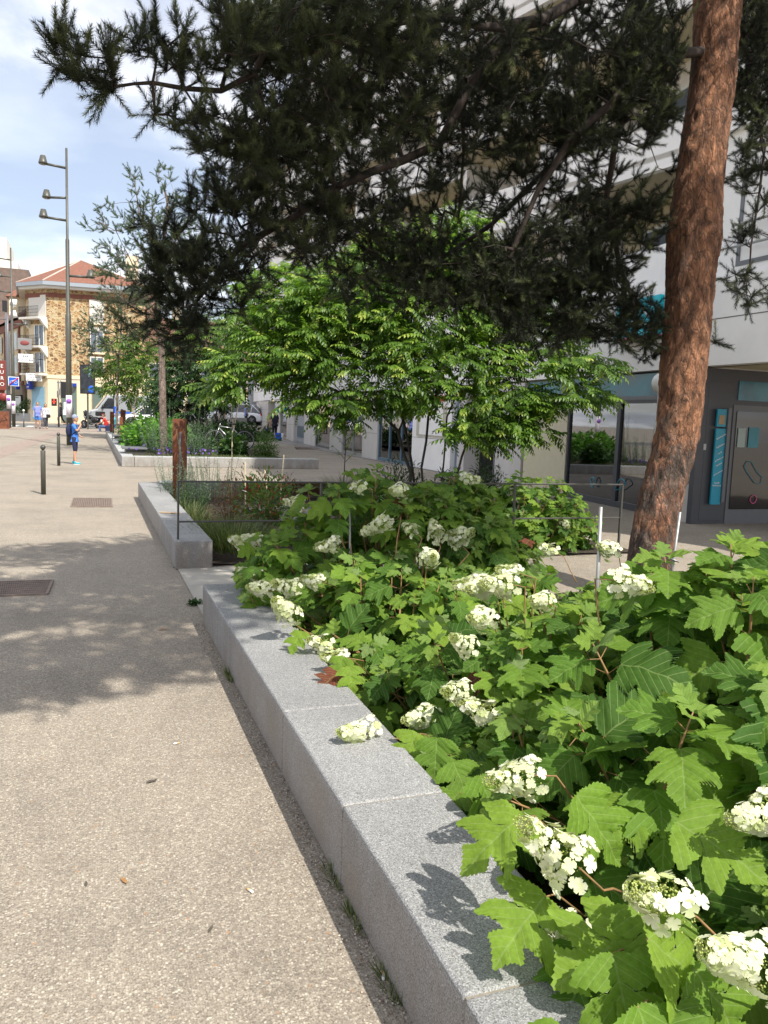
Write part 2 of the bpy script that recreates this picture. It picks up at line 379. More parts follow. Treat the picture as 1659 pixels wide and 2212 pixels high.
sheet('brick_paving', [((-22, 56.5), (16, 56.5)), ((-22, 60.5), (16, 60.5))], M_PAV, .008, 'band of brown clay pavers across the end of the square')
sheet('street', [((-60, 64), (60, 64)), ((-60, 76), (60, 76))], M_ASPH, .006, 'grey asphalt side street beyond the square')
sheet('far_pavement', [((-60, 78), (60, 78)), ((-60, 84), (60, 84))], M_PLAIN, .012, 'sandy pavement along the far houses')
a_, b_ = at(0, 978), at(152, 925); d_ = (b_ - a_)[:2]; d_ /= np.linalg.norm(d_); n_ = np.array([d_[1], -d_[0]])
p0 = a_[:2] - d_ * 14; p1 = b_[:2]
sheet('paver_strip', [(p0 - n_ * .42, p1 - n_ * .42), (p0 + n_ * .42, p1 + n_ * .42)], M_PAV, .004, 'diagonal strip of brown pavers')
sheet('path', [((.80, 5.9), (.80, 8.05)), ((1.95, 5.9), (1.95, 8.05))], M_SLAB, .010, 'smooth concrete slab between the two granite seat walls')
# crosswalk paint + thin drain line
M_LINE = mat('road_paint', (.62, .62, .58), .7, noise=.15)
for k in range(5):
    sheet('road_marking', [((-9 + k * 1.1, 65), (-9 + k * 1.1, 68)), ((-8.5 + k * 1.1, 65), (-8.5 + k * 1.1, 68))], M_LINE, .010, 'white zebra crossing bar on the asphalt')
for (ya, X0, X1) in ((21.0, 5.5, 12), (17.2, 6.2, 9.4)):
    pass
# joint lines cut in the paving (thin dark recess strips)
M_JL = mat('joint_line', (.16, .14, .12), .9)
sheet('paving_joint', [((-12, 28.8), (.7, 26.5)), ((-12, 28.86), (.7, 26.56))], M_JL, .005, 'thin dark joint across the paving')
sheet('kerb_line', [((.66, 5.95), (.66, 5.96)), ((.79, 5.95), (.79, 5.96))], M_JL, .003) if False else None

# soil of the planting beds
def soil(name, x0, x1, y0, y1, z, label):
    n = 26; V = []
    for j in range(n + 1):
        for i in range(n + 1):
            x = x0 + (x1 - x0) * i / n; y = y0 + (y1 - y0) * j / n; V.append((x, y, z + .03 * mnoise.noise((x * 2, y * 2, 3))))
    F = [[j * (n + 1) + i, j * (n + 1) + i + 1, (j + 1) * (n + 1) + i + 1, (j + 1) * (n + 1) + i] for j in range(n) for i in range(n)]
    return tag(nmesh(name, V, F, M_SOIL, smooth=True), label, kind='structure')
soil('soil', 1.14, 5.3, -1.5, 6.1, .05, 'dark soil of the near planting bed')
soil('soil', 1.13, 6.4, 8.15, 14.6, .02, 'dark soil of the second planting bed')
soil('soil', 1.13, 6.0, 23.0, 46.0, .14, 'dark soil of the far planting bed')

# ================================================================ granite seat walls
def bench(label, x0, x1, cuts, h=.29, mat_=M_GRAN, cap_end=None, along='Y'):
    mid = (cuts[0] + cuts[-1]) / 2; cx = (x0 + x1) / 2
    loc = (cx, mid, 0) if along == 'Y' else (mid, cx, 0)
    e = empty('granite_seat_wall', loc, label, 'seat wall', 'granite seat walls round the planting beds')
    w = (x1 - x0) / 2
    for a, b in zip(cuts[:-1], cuts[1:]):
        m = MB()
        if along == 'Y': m.box(-w, w, a - mid + .002, b - mid - .002, 0, h)
        else: m.box(a - mid + .002, b - mid - .002, -w, w, 0, h)
        m.build('granite_block', mat_, e, bevel=.012, seg=3)
    m = MB()
    if along == 'Y': m.box(-w + .006, w - .006, cuts[0] - mid + .03, cuts[-1] - mid - .03, .002, h - .006)
    else: m.box(cuts[0] - mid + .03, cuts[-1] - mid - .03, -w + .006, w - .006, .002, h - .006)
    m.build('mortar', M_JOINT, e)
    return e
cy = [at(a, b, .29)[1] for a, b in ((471, 1313), (502, 1354), (609, 1536), (748, 1738), (1011, 2151))][::-1]
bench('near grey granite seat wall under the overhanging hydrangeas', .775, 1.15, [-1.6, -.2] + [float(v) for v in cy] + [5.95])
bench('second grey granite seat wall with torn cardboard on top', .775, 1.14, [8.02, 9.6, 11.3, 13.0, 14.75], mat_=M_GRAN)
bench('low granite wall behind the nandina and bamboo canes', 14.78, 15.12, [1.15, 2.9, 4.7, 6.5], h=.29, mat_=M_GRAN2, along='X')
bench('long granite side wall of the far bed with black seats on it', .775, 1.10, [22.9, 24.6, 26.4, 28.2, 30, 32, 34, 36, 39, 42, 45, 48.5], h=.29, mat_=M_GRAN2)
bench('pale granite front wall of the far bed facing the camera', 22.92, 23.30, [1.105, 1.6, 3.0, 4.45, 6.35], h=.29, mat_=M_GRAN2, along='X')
# black metal seats set on the far wall
for i, (yy, lab) in enumerate([(24.7, 'black seat with overhanging top nearest along the far bed wall'), (31.0, 'black seat second along the far bed wall'), (36.2, 'black seat third along the far bed wall')]):
    e = empty('black_seat', (1.15, yy, .29), lab, 'seat', 'black seats on the far bed wall')
    MB().box(-.32, .38, -.55, .55, .13, .17).build('seat', M_GREY, e, bevel=.004)
    MB().box(-.22, .30, -.48, .48, .0, .13).build('base', M_DARKM, e)

# ================================================================ fences of thin flat bar
def fence(label, a, b, zt, zm, posts, w=.016, group='thin dark bar fences beside the beds'):
    a = Vector(a); b = Vector(b); e = empty('bar_fence', (a.x, a.y, 0), label, 'fence', group); d = b - a; L = d.length; u = d / L
    def r(z): return MB().tube([(u.x * -.01, u.y * -.01, z), (u.x * (L + .01), u.y * (L + .01), z)], w * .62, 6, smooth=False)
    r(zt).build('top_rail', M_DARKM, e); r(zm).build('middle_rail', M_DARKM, e)
    for t in posts:
        p = u * (L * t); zz = gz(a.x + p.x, a.y + p.y)
        m = MB(); m.box(-w * .6, w * .6, -w * .9, w * .9, .0, zt - .008, Matrix.Translation((p.x, p.y, zz)))
        m.lathe([(0, .012), (.05, .012), (.052, .0)], 14, Matrix.Translation((p.x, p.y, zz)))
        m.build('post', M_DARKM, e)
    return e
fa = np.array([.81, 8.13]); zt = atY(387, 1040, 8.13)[2]; zm = atY(387, 1127, 8.13)[2]; fb = at(1345, 1047, zt)[:2]
fence('dark bar fence crossing behind the dark hydrangeas', fa, fb, float(zt), float(zm), [0, .28, .72, 1.0])
fence('low dark bar fence at the corner of the far bed', at(243, 967)[:2], at(523, 958)[:2], float(atY(243, 917, at(243, 967)[1])[2]), .45, [0, .5, 1.0])
fence('short dark fence side behind the parked bicycle', at(523, 958)[:2], at(523, 958)[:2] + np.array([.9, 6]), float(atY(243, 917, at(243, 967)[1])[2]), .45, [0.5, 1.0])

# ================================================================ grates, bollards, small ground things
def grate(c, label, n, colr):
    P = [Vector(at(*p)) for p in c]; mid = sum(P, Vector()) / 4; e = empty('iron_grate', mid, label, 'grate', 'rusty iron grates let into the paving')
    m = MB()
    for k in range(4):
        a, b = P[k] - mid, P[(k + 1) % 4] - mid
        m.tube([a + Vector((0, 0, .006)), b + Vector((0, 0, .006))], .014, 4, smooth=False)
    m.build('frame', colr, e)
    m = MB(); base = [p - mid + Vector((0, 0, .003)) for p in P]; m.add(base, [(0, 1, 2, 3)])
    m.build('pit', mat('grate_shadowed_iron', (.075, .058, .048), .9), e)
    m = MB()
    for k in range(1, n):
        t = k / n; a = (P[0].lerp(P[1], t) - mid); b = (P[3].lerp(P[2], t) - mid)
        m.tube([a + Vector((0, 0, .007)), b + Vector((0, 0, .007))], (a - b).length * 0 + (P[0] - P[1]).length / n * .33, 4, smooth=False)
    for k in range(1, 7):
        t = k / 7; a = (P[0].lerp(P[3], t) - mid); b = (P[1].lerp(P[2], t) - mid)
        m.tube([a + Vector((0, 0, .0065)), b + Vector((0, 0, .0065))], .012, 4, smooth=False)
    m.build('bars', colr, e)
q = NT('grate_iron'); q.col(q.ramp(q.noise(12, 6), [(.3, (.15, .115, .095)), (.7, (.25, .19, .155))])); q.rough(.75); M_GRATE = q.m
grate([(159, 1077), (240.7, 1078), (242, 1096), (152.8, 1096)], 'square rusty grate in sunlight left of the second seat wall', 22, M_GRATE)
grate([(-60, 1261), (114, 1255.6), (102, 1284.7), (-60, 1291)], 'rusty grate in tree shade at the left edge', 36, M_GRATE)
grate([tuple(v) for v in ((636, 966), (672, 966), (700, 971), (640, 971))], 'brown grate beside the shop pillars', 14, M_GRATE)
b0 = empty('bollard', at(94, 1068), 'nearest dark bollard with a ball top', 'bollard', 'ball-topped bollards')
MB().lathe([(0, 0), (.042, 0), (.042, .775), (.036, .785), (.020, .787), (.020, .80)], 20).build('post', M_BOLL, b0)
MB().sphere((0, 0, .84), .047, 18, 12).build('ball', mat('worn_ball', (.06, .06, .055), .22), b0)
b1 = copy_tree(b0); b1.location = at(127, 1006); b1['label'] = 'second ball-topped bollard just left of the boy'
M_BW = mat('white_cap', (.75, .75, .72), .5)
b2 = empty('street_post', at(96, 925), 'thin post with white ball cap left of the walking couple', 'bollard', 'thin posts near the crossing')
MB().lathe([(0, 0), (.045, 0), (.045, 1.15), (0, 1.15)], 10).build('post', M_GREY, b2); MB().sphere((0, 0, 1.2), .08, 10, 8).build('ball', M_BW, b2)
for px, lab in ((165, 'pale post between the couple, beyond the crossing'), (178, 'pale post right of the couple, beyond the crossing')):
    c = copy_tree(b2); c.location = at(px * .55 - 0, 921); c['label'] = lab
b2.location = at(51.5, 923)
# corten marker posts
e = empty('rust_post', atY(388, 1033, 13.9) * [1, 1, 0], 'tall rusty steel marker post with blue slot between sage plants', 'marker post', 'rusty steel marker posts')
zt_ = atY(388, 905, 13.9)[2]
MB().box(-.115, .115, -.04, .04, 0, float(zt_), Matrix.Rotation(-.25, 4, 'Z')).build('plate', M_RUST, e, bevel=.003)
MB().box(.0, .022, -.045, -.0405, .1, float(zt_) - .22, Matrix.Rotation(-.25, 4, 'Z')).build('slot', mat('slot_blue', (.12, .18, .24), .3), e)
for (px, py, py2, Y, w, lab) in ((441 / 1, 889, 0, 44, .17, 'short rusty post left in the far bed'), (486, 887, 0, 41, .2, 'short brown post right of it in the far bed')):
    sx_ = 300 + px if False else px
for (cx_, ct, Y, w, lab) in ((585, 500, 46, .11, 'short orange rusty post left in the far bed'), (765, 475, 44, .13, 'short dark brown post behind the pale shrub'), (735, 590, 40, .07, 'slim dark rusty post low in the far bed')):
    px = (300 + cx_ / 4.147) * .5486; py = (1500 + ct / 4.147) * .5486; p = atY(px, py, Y)
    e = empty('rust_post', (p[0], p[1], 0), lab, 'marker post', 'rusty steel marker posts'); MB().box(-w, w, -.04, .04, 0, float(p[2])).build('plate', M_RUST, e, bevel=.003)
# corten sign block at the left edge with slashes of incised marks
p = at(0, 926); e = empty('rust_sign', (p[0] - .3, p[1], 0), 'rusty steel block with incised strokes at the left edge', 'sign')
MB().box(-1.2, .86, -.1, .1, 0, 1.12).build('block', M_RUST, e, bevel=.01)
m = MB()
for (x0, z0, x1, z1) in ((-.1, .8, .3, .35), (.3, .35, .5, .75), (.1, .1, .35, .5), (.1, .45, .3, .05), (.45, .5, .75, .62), (.55, .85, .75, .55), (-.6, .3, -.3, .9), (-.3, .9, -.1, .3)):
    m.tube([(x0, -.104, z0), (x1, -.104, z1)], .02, 5)
m.build('incised_marks', M_BLACK, e)
# torn cardboard
p = at(366, 1109, .29); e = empty('torn_cardboard', (p[0], p[1], .292), 'torn flat brown cardboard lying on the second seat wall', 'cardboard')
m = MB(); m.box(-.13, .06, -.035, .06, .004, .008, Matrix.Rotation(-.5, 4, 'Z')); m.build('sheet', M_CARD, e)
m = MB(); m.box(.03, .15, -.05, .05, .012, .016, Matrix.Rotation(.12, 4, 'Y') @ Matrix.Rotation(-.3, 4, 'Z')); m.build('flap', M_CARD, e)
# cigarette ends, leaf scraps on the paving
M_FILT = mat('filter_paper', (.62, .38, .16), .8); M_PAPW = mat('white_paper', (.8, .8, .77), .7)
def butt(px, py, rz, lab):
    p = at(px, py); e = empty('cigarette_end', (p[0], p[1], .012), lab, 'cigarette end', 'cigarette ends on the paving', rz)
    MB().tube([(-.014, 0, -.006), (.003, 0, -.006)], .004, 8).build('paper', M_PAPW, e); MB().tube([(.003, 0, -.006), (.014, 0, -.006)], .0041, 8).build('filter', M_FILT, e)
butt(381, 1608, .2, 'white and orange cigarette end on the sunny paving mid way down'); butt(828, 2112, 1.2, 'cigarette end by the grass at the foot of the near wall')
butt(540, 1927, 2.1, 'pale cigarette end right of centre on the near paving')
M_DLEAF = mat('dry_leaf', (.30, .16, .06), .8); M_DLEAF2 = mat('dark_dry_leaf', (.09, .075, .055), .8)
for k, (px, py, s_, mt, lab) in enumerate([(500, 1416, .035, M_DLEAF2, 'dark curled leaf in the tree shade'), (328, 1690, .03, M_DLEAF2, 'thin dark twig scrap on sunny paving'), (268, 1905, .022, M_DLEAF, 'small brown leaf scrap on near paving'), (352, 1361, .04, M_DLEAF, 'yellowish leaf at the shade edge'), (186, 1912, .016, M_DLEAF2, 'dark speck of leaf on the near paving'), (455, 2010, .018, M_DLEAF2, 'dark leaf scrap low on the paving'), (252, 1064, .03, M_DLEAF2, 'small leaf by the lit grate')]):
    p = at(px, py); m = MB(); a = random.random() * 3
    pts = [(-1, 0, .1), (-.3, .35, .25), (.6, .25, .1), (1, 0, .35), (.4, -.3, .15), (-.5, -.3, .3)]
    m.add([(x * s_, y * s_, z * s_ * .6 + .003) for x, y, z in pts], [(0, 1, 5), (1, 4, 5), (1, 2, 4), (2, 3, 4)])
    o = m.build('fallen_leaf', mt); o.location = (p[0], p[1], 0.001); o.rotation_euler = (0, 0, a); tag(o, lab, 'leaf', 'scraps of leaf on the paving')
# scattered loose pebbles along the foot of the near wall
N = 900; P = np.stack([.775 - np.abs(rng.normal(0, .05, N)) - .004, rng.uniform(1.2, 5.9, N), np.full(N, .0)], -1)
ico = np.array([(1, 0, 0), (-1, 0, 0), (0, 1, 0), (0, -1, 0), (0, 0, 1), (0, 0, -1)], float); icf = np.array([(0, 2, 4), (2, 1, 4), (1, 3, 4), (3, 0, 4), (2, 0, 5), (1, 2, 5), (3, 1, 5), (0, 3, 5)])
q = NT('loose_pebble'); a = q.n('ShaderNodeAttribute', attribute_name='rnd'); q.col(q.ramp(a.outputs['Fac'], [(0, (.16, .11, .08)), (.5, (.36, .29, .23)), (.9, (.6, .54, .46)), (1, (.45, .22, .09))])); q.rough(.8)
S = rng.uniform(.0018, .0045, N); V, F = place(ico, icf, frames(rdir(N), rdir(N)), P + np.array([0, 0, .003]), S)
tag(nmesh('gravel', V, F, q.m, rnd=np.repeat(rng.random(N), 6)), 'loose pebbles at the foot of the near seat wall', 'gravel', kind='stuff')

# ================================================================ plants: helpers
def blade(n=5, w=.004, L=1.0, bend=.35):
    T = []; 
    for i in range(n):
        t = i / (n - 1); ww = w * (1 - t ** 1.5) + .0003; z = bend * t * t
        T += [(-ww, t * L, -z), (ww, t * L, -z)]
    F = [(2 * i, 2 * i + 1, 2 * i + 3, 2 * i + 2) for i in range(n - 1)]
    return np.array(T), np.array(F)
def tuft(name, label, c, r, N, L, mat_, cat='grass tuft', group=None, w=.004, spread=.6, bend=.35, kind=None):
    T, F = blade(5, w / L, 1.0, bend)
    a = rng.uniform(0, 2 * pi, N); rr = np.sqrt(rng.random(N)) ; P = np.stack([np.cos(a) * rr * r[0], np.sin(a) * rr * r[1], np.zeros(N)], -1)
    o2 = rng.normal(size=(N, 3)) * spread * .4; d = unit(np.stack([np.cos(a) * rr * spread, np.sin(a) * rr * spread, np.ones(N)], -1) + o2 * [1, 1, .2])
    outw = np.stack([np.cos(a), np.sin(a), np.zeros(N)], -1) + rng.normal(size=(N, 3)) * .5
    M = frames(d, -np.cross(np.cross(d, outw), d) + 1e-4); V, F = place(T, F, M, P, L * rng.uniform(.5, 1.1, N))
    o = nmesh(name, V, F, mat_, rnd=np.repeat(rng.random(N), len(T))); o.location = [float(v) for v in c]
    return tag(o, label, cat, group, kind)
def leaf_t(w=.36, fold=.25, droop=.2, n=4):
    """pointed leaf along +Y, folded on the midrib: n stations, 3 verts each"""
    T = []; U = []
    for i in range(n + 1):
        t = i / n; ww = w * .5 * math.sin(pi * min(1, t * 1.02) ** .8) ** .9 if 0 < t < 1 else .003; z = -droop * t * t
        T += [(-ww, t, z + ww * fold), (0, t, z), (ww, t, z + ww * fold)]; U += [(-ww, t), (0, t), (ww, t)]
    F = []
    for i in range(n):
        b = 3 * i; F += [(b, b + 1, b + 4, b + 3), (b + 1, b + 2, b + 5, b + 4)]
    return np.array(T), np.array(F), np.array(U)
def combine(T, F, U, M, P, S):
    V, FF = place(T, F, M, P, S); return V, FF, np.tile(U, (len(P), 1))
def spray(nl=9, L=.30, leaf=.075, w=.42, droop=.35, pinnate=False):
    """a drooping twig carrying alternate leaves; returns template"""
    T, F, U = leaf_t(w, .25, .25, 3); ds = []; ps = []; ss = []; ns = []
    for i in range(nl):
        t = (i + .7) / nl; p = np.array([0, t * L, -droop * L * t * t]); s = 1 if i % 2 else -1
        if i == nl - 1: s = 0
        dd = np.array([s * .8, .75, -.45 + random.uniform(-.15, .1)]); ds.append(dd); ps.append(p); ss.append(leaf * (0.75 + .4 * math.sin(pi * t))); ns.append([random.uniform(-.25, .25), random.uniform(-.1, .3), 1])
    M = frames(np.array(ds), np.array(ns, float)); V, FF, UU = combine(T, F, U, M, np.array(ps), np.array(ss))
    # twig: thin 3 sided strip
    k = len(V); tw = []; n = 4
    for i in range(n + 1):
        t = i / n; p = np.array([0, t * L, -droop * L * t * t]); r = .003 * (1 - .7 * t); tw += [p + [-r, 0, 0], p + [r, 0, 0]]
    tf = [(k + 2 * i, k + 2 * i + 1, k + 2 * i + 3, k + 2 * i + 2) for i in range(n)]
    return np.vstack([V, tw]), np.vstack([FF, tf]), None
def needle_shoot(L=.13, nn=84, nl=.05, w=.0021, r0=.003):
    T = []; F = []
    for i in range(nn):
        t = (i + .5) / nn; a = random.random() * 2 * pi; fw = .55 + .9 * t + random.uniform(-.15, .25)
        d = np.array([math.cos(a), fw, math.sin(a)]); d /= np.linalg.norm(d); x = np.cross(d, [random.random() - .5, random.random() - .5, random.random() - .5]); x /= np.linalg.norm(x)
        p = np.array([0, t * L, 0]); l = nl * random.uniform(.8, 1.1) * (1 - .25 * t); b = len(T)
        T += [p - x * w * .5, p + x * w * .5, p + d * l]; F.append((b, b + 1, b + 2))
    b = len(T); T += [np.array([r0 * math.cos(k * 2.1), 0, r0 * math.sin(k * 2.1)]) for k in range(3)] + [np.array([0, L * 1.08, 0])]
    F += [(b, b + 1, b + 3), (b + 1, b + 2, b + 3), (b + 2, b, b + 3)]
    return np.array(T), np.array(F)
def grow(nodes, parents, targets, step=.35, sag=.1, jit=.05, lift=0.0):
    """greedy branching: joins each target to the nearest node of the skeleton; returns nodes, parents"""
    P = [np.array(p, float) for p in nodes]; par = list(parents)
    cap = len(P) + len(targets) * 12; arr = np.zeros((cap, 3)); n = len(P); arr[:n] = np.array(P); order = []
    T = np.array(targets); d0 = np.array([np.min(np.linalg.norm(arr[:n] - t, axis=1)) for t in T]); ends = []
    depth = np.zeros(cap)
    for k in np.argsort(d0):
        t = T[k]; dd = np.linalg.norm(arr[:n] - t, axis=1) + depth[:n] * .12; j = int(np.argmin(dd)); a = arr[j].copy(); L = np.linalg.norm(t - a)
        m = max(1, int(math.ceil(L / step))); prev = j; ctrl = (a + t) / 2 + rng.normal(size=3) * jit * L * 2 + np.array([0, 0, lift * L])
        for s in range(1, m + 1):
            u = s / m; p = a * (1 - u) ** 2 + ctrl * 2 * u * (1 - u) + t * u * u
            if s < m: p = p + rng.normal(size=3) * jit * L / m
            if n >= cap - 1: break
            arr[n] = p; par.append(prev); depth[n] = depth[prev] + L / m; prev = n; n += 1
        ends.append((prev, k))
    return arr[:n].copy(), np.array(par), ends
def limbs_mesh(name, arr, par, r_tip, mat_, parent, expo=2.4, base_r=None, nroot=0, sides=6, rmax=.12):
    n = len(arr); w = np.ones(n) * 0; kids = np.zeros(n, int)
    for i in range(n):
        if par[i] >= 0: kids[par[i]] += 1
    w = np.where(kids == 0, 1.0, 0.0)
    for i in range(n - 1, -1, -1):
        if par[i] >= 0: w[par[i]] += w[i]
    rad = np.minimum(rmax, r_tip * np.maximum(w, 1) ** (1 / expo))
    idx = np.array([i for i in range(nroot, n) if par[i] >= 0]); A = arr[par[idx]]; B = arr[idx]
    ra = np.minimum(rad[par[idx]], rad[idx] * 1.6); rb = rad[idx]; d = unit(B - A); x = unit(np.cross(d, np.array([.31, .52, .79]))); y = np.cross(d, x)
    ang = np.arange(sides) * 2 * pi / sides; ring = x[:, None] * np.cos(ang)[None, :, None] + y[:, None] * np.sin(ang)[None, :, None]
    V = np.concatenate([A[:, None] + ring * ra[:, None, None], B[:, None] + ring * rb[:, None, None]], 1)
    k = np.arange(sides); k2 = (k + 1) % sides; f = np.stack([k, k2, k2 + sides, k + sides], -1)
    F = f[None] + (np.arange(len(idx)) * 2 * sides)[:, None, None]
    return nmesh(name, V.reshape(-1, 3), F.reshape(-1, 4), mat_, parent, smooth=True), rad
# ================================================================ hydrangea shrubs
def oak_leaf(seed, droop=.35, fold=.22, deep=False):
    r = random.Random(seed)
    out = [(.0, .0), (.10, -.015), (.20, .02), (.34, .05), (.47, .14), (.56, .27), (.44, .31), (.285, .355), (.38, .44), (.49, .54), (.55, .71), (.43, .685), (.32, .665), (.225, .655), (.24, .74), (.25, .82), (.17, .86), (.09, .93), (.0, 1.02)]
    if deep: out = [{(.285, .355): (.15, .385), (.225, .655): (.10, .64), (.44, .31): (.36, .315), (.43, .685): (.36, .67), (.32, .665): (.21, .655), (.24, .74): (.19, .75)}.get(p, p) for p in out]
    if seed % 3 == 2: out = [(x * (1.0 if y < .3 else 1.08), y) for x, y in out]
    T = []; U = []; n = 0
    # finer edge with small teeth
    ymid = [0, .01, .03, .05, .08, .11, .14, .22, .30, .34, .38, .41, .45, .52, .62, .68, .74, .85, 1.0]
    pts = []
    for i in range(len(out) - 1):
        (x0, y0), (x1, y1) = out[i], out[i + 1]; pts.append((x0, y0, ymid[i], x0, y0))
        nx_, ny_ = (y1 - y0), -(x1 - x0); l = math.hypot(nx_, ny_) + 1e-6
        for t, k in ((.38, .022), (.5, -.004), (.88, .018)):
            if l < .08 and t != .5: continue
            kk = k * r.uniform(.5, 1.2) + (.006 if l >= .08 else .006); pts.append((x0 + (x1 - x0) * t + nx_ / l * kk, y0 + (y1 - y0) * t + ny_ / l * kk, ymid[i] + (ymid[i + 1] - ymid[i]) * t, x0 + (x1 - x0) * t, y0 + (y1 - y0) * t))
    pts.append((*out[-1], 1.0, *out[-1]))
    rows = []
    asym = r.uniform(.9, 1.1); curl = r.uniform(-.12, .12)
    def h(x, y):
        return -droop * y * y + fold * abs(x) ** 1.2 - .7 * max(0, abs(x) - .30) ** 1.4 + .04 * math.sin(8 * y + seed) * abs(x) * 2 + curl * x + .02 * math.sin(17 * y + 11 * x + seed)
    F = []
    for s in (-1, 1):
        for (x, y, ym, xb, yb) in pts:
            for t in (0.0, .38, .72, 1.0):
                k_ = s * (asym if s > 0 else 1 / asym) * .98; xx = (x if t == 1 else xb) * k_ * t; yy = ym + ((y if t == 1 else yb) - ym) * t; T.append((xx, yy, h(xx, yy))); U.append((xx, yy))
        b = 0 if s < 0 else len(pts) * 4
        for i in range(len(pts) - 1):
            for j in range(3):
                q_ = (b + i * 4 + j, b + i * 4 + j + 1, b + i * 4 + 5 + j, b + i * 4 + 4 + j)
                F.append(q_ if s > 0 else q_[::-1])
    return np.array(T), np.array(F), np.array(U)
OAK = [oak_leaf(i, d, f) for i, (d, f) in enumerate([(.25, .25), (.4, .15), (.15, .3), (.5, .2), (.3, .1), (.1, .35)])]
OAKD = [oak_leaf(i, d, f, True) for i, (d, f) in enumerate([(.3, .2), (.45, .12), (.2, .3), (.5, .15)])]
# flower head: cone of four-petalled florets over green buds
def floret():
    V = [(0, 0, 0)]; F = []
    for k in range(4):
        a = k * pi / 2; 
        for (r_, da, z) in ((.50, -.80, .10), (.95, -.60, .16), (1.04, 0, .12), (.95, .60, .16), (.50, .80, .10)):
            V.append((r_ * math.cos(a + da), r_ * math.sin(a + da), z))
        b = 1 + k * 5; F += [(0, b, b + 1, b + 2), (0, b + 2, b + 3, b + 4)]
    return np.array(V), np.array(F)
FLT = floret()
def make_head(seed, L=.17, R=.055, nf=46, nb=420, spread=1.0):
    g = np.random.default_rng(seed)
    t = g.random(nf) ** .8; a = g.uniform(0, 2 * pi, nf); rr = R * (1 - .72 * t) * g.uniform(.85, 1.12, nf) + .004
    P = np.stack([np.cos(a) * rr, t * L, np.sin(a) * rr], -1); d = unit(np.stack([np.cos(a), .35 + 0 * a, np.sin(a)], -1) + g.normal(size=(nf, 3)) * .25)
    x = unit(np.cross(d, g.normal(size=(nf, 3)))); M = np.stack([x, np.cross(d, x), d], -1); S = g.uniform(.014, .021, nf) * (1 - .35 * t)
    V, F = place(FLT[0], FLT[1], M, P, S)
    pm = nmesh('petals', V, F, M_PETAL, rnd=np.repeat(np.clip(g.normal(.65, .3, nf) - .4 * t, 0, 1), len(FLT[0]))).data
    t = g.random(nb); a = g.uniform(0, 2 * pi, nb); rr = R * .86 * (1 - .75 * t) * g.uniform(.55, 1.0, nb)
    P = np.stack([np.cos(a) * rr, t * L * 1.12, np.sin(a) * rr], -1)
    V, F = place(ico, icf, frames(unit(g.normal(size=(nb, 3))), unit(g.normal(size=(nb, 3)))), P, g.uniform(.0018, .0032, nb))
    bm_ = nmesh('buds', V, F, M_BUD, rnd=np.repeat(g.random(nb), 6)).data
    for o in [o for o in C.objects if o.data in (pm, bm_)]: bpy.data.objects.remove(o)
    return pm, bm_
HEADS = [make_head(11 + i, L, R, nf, 420) for i, (L, R, nf) in enumerate([(.17, .062, 90), (.15, .056, 70), (.19, .058, 100), (.13, .056, 60), (.16, .064, 110)])]
DOMES = []
def dome_h(x, y, D_):
    cx, cy_, rx, ry, h = D_[:5]; r2 = ((x - cx) / rx) ** 2 + ((y - cy_) / ry) ** 2
    return h * math.sqrt(1 - r2) if r2 < 1 else 0
def hfield(x, y): return max([dome_h(x, y, d) for d in DOMES] + [0])
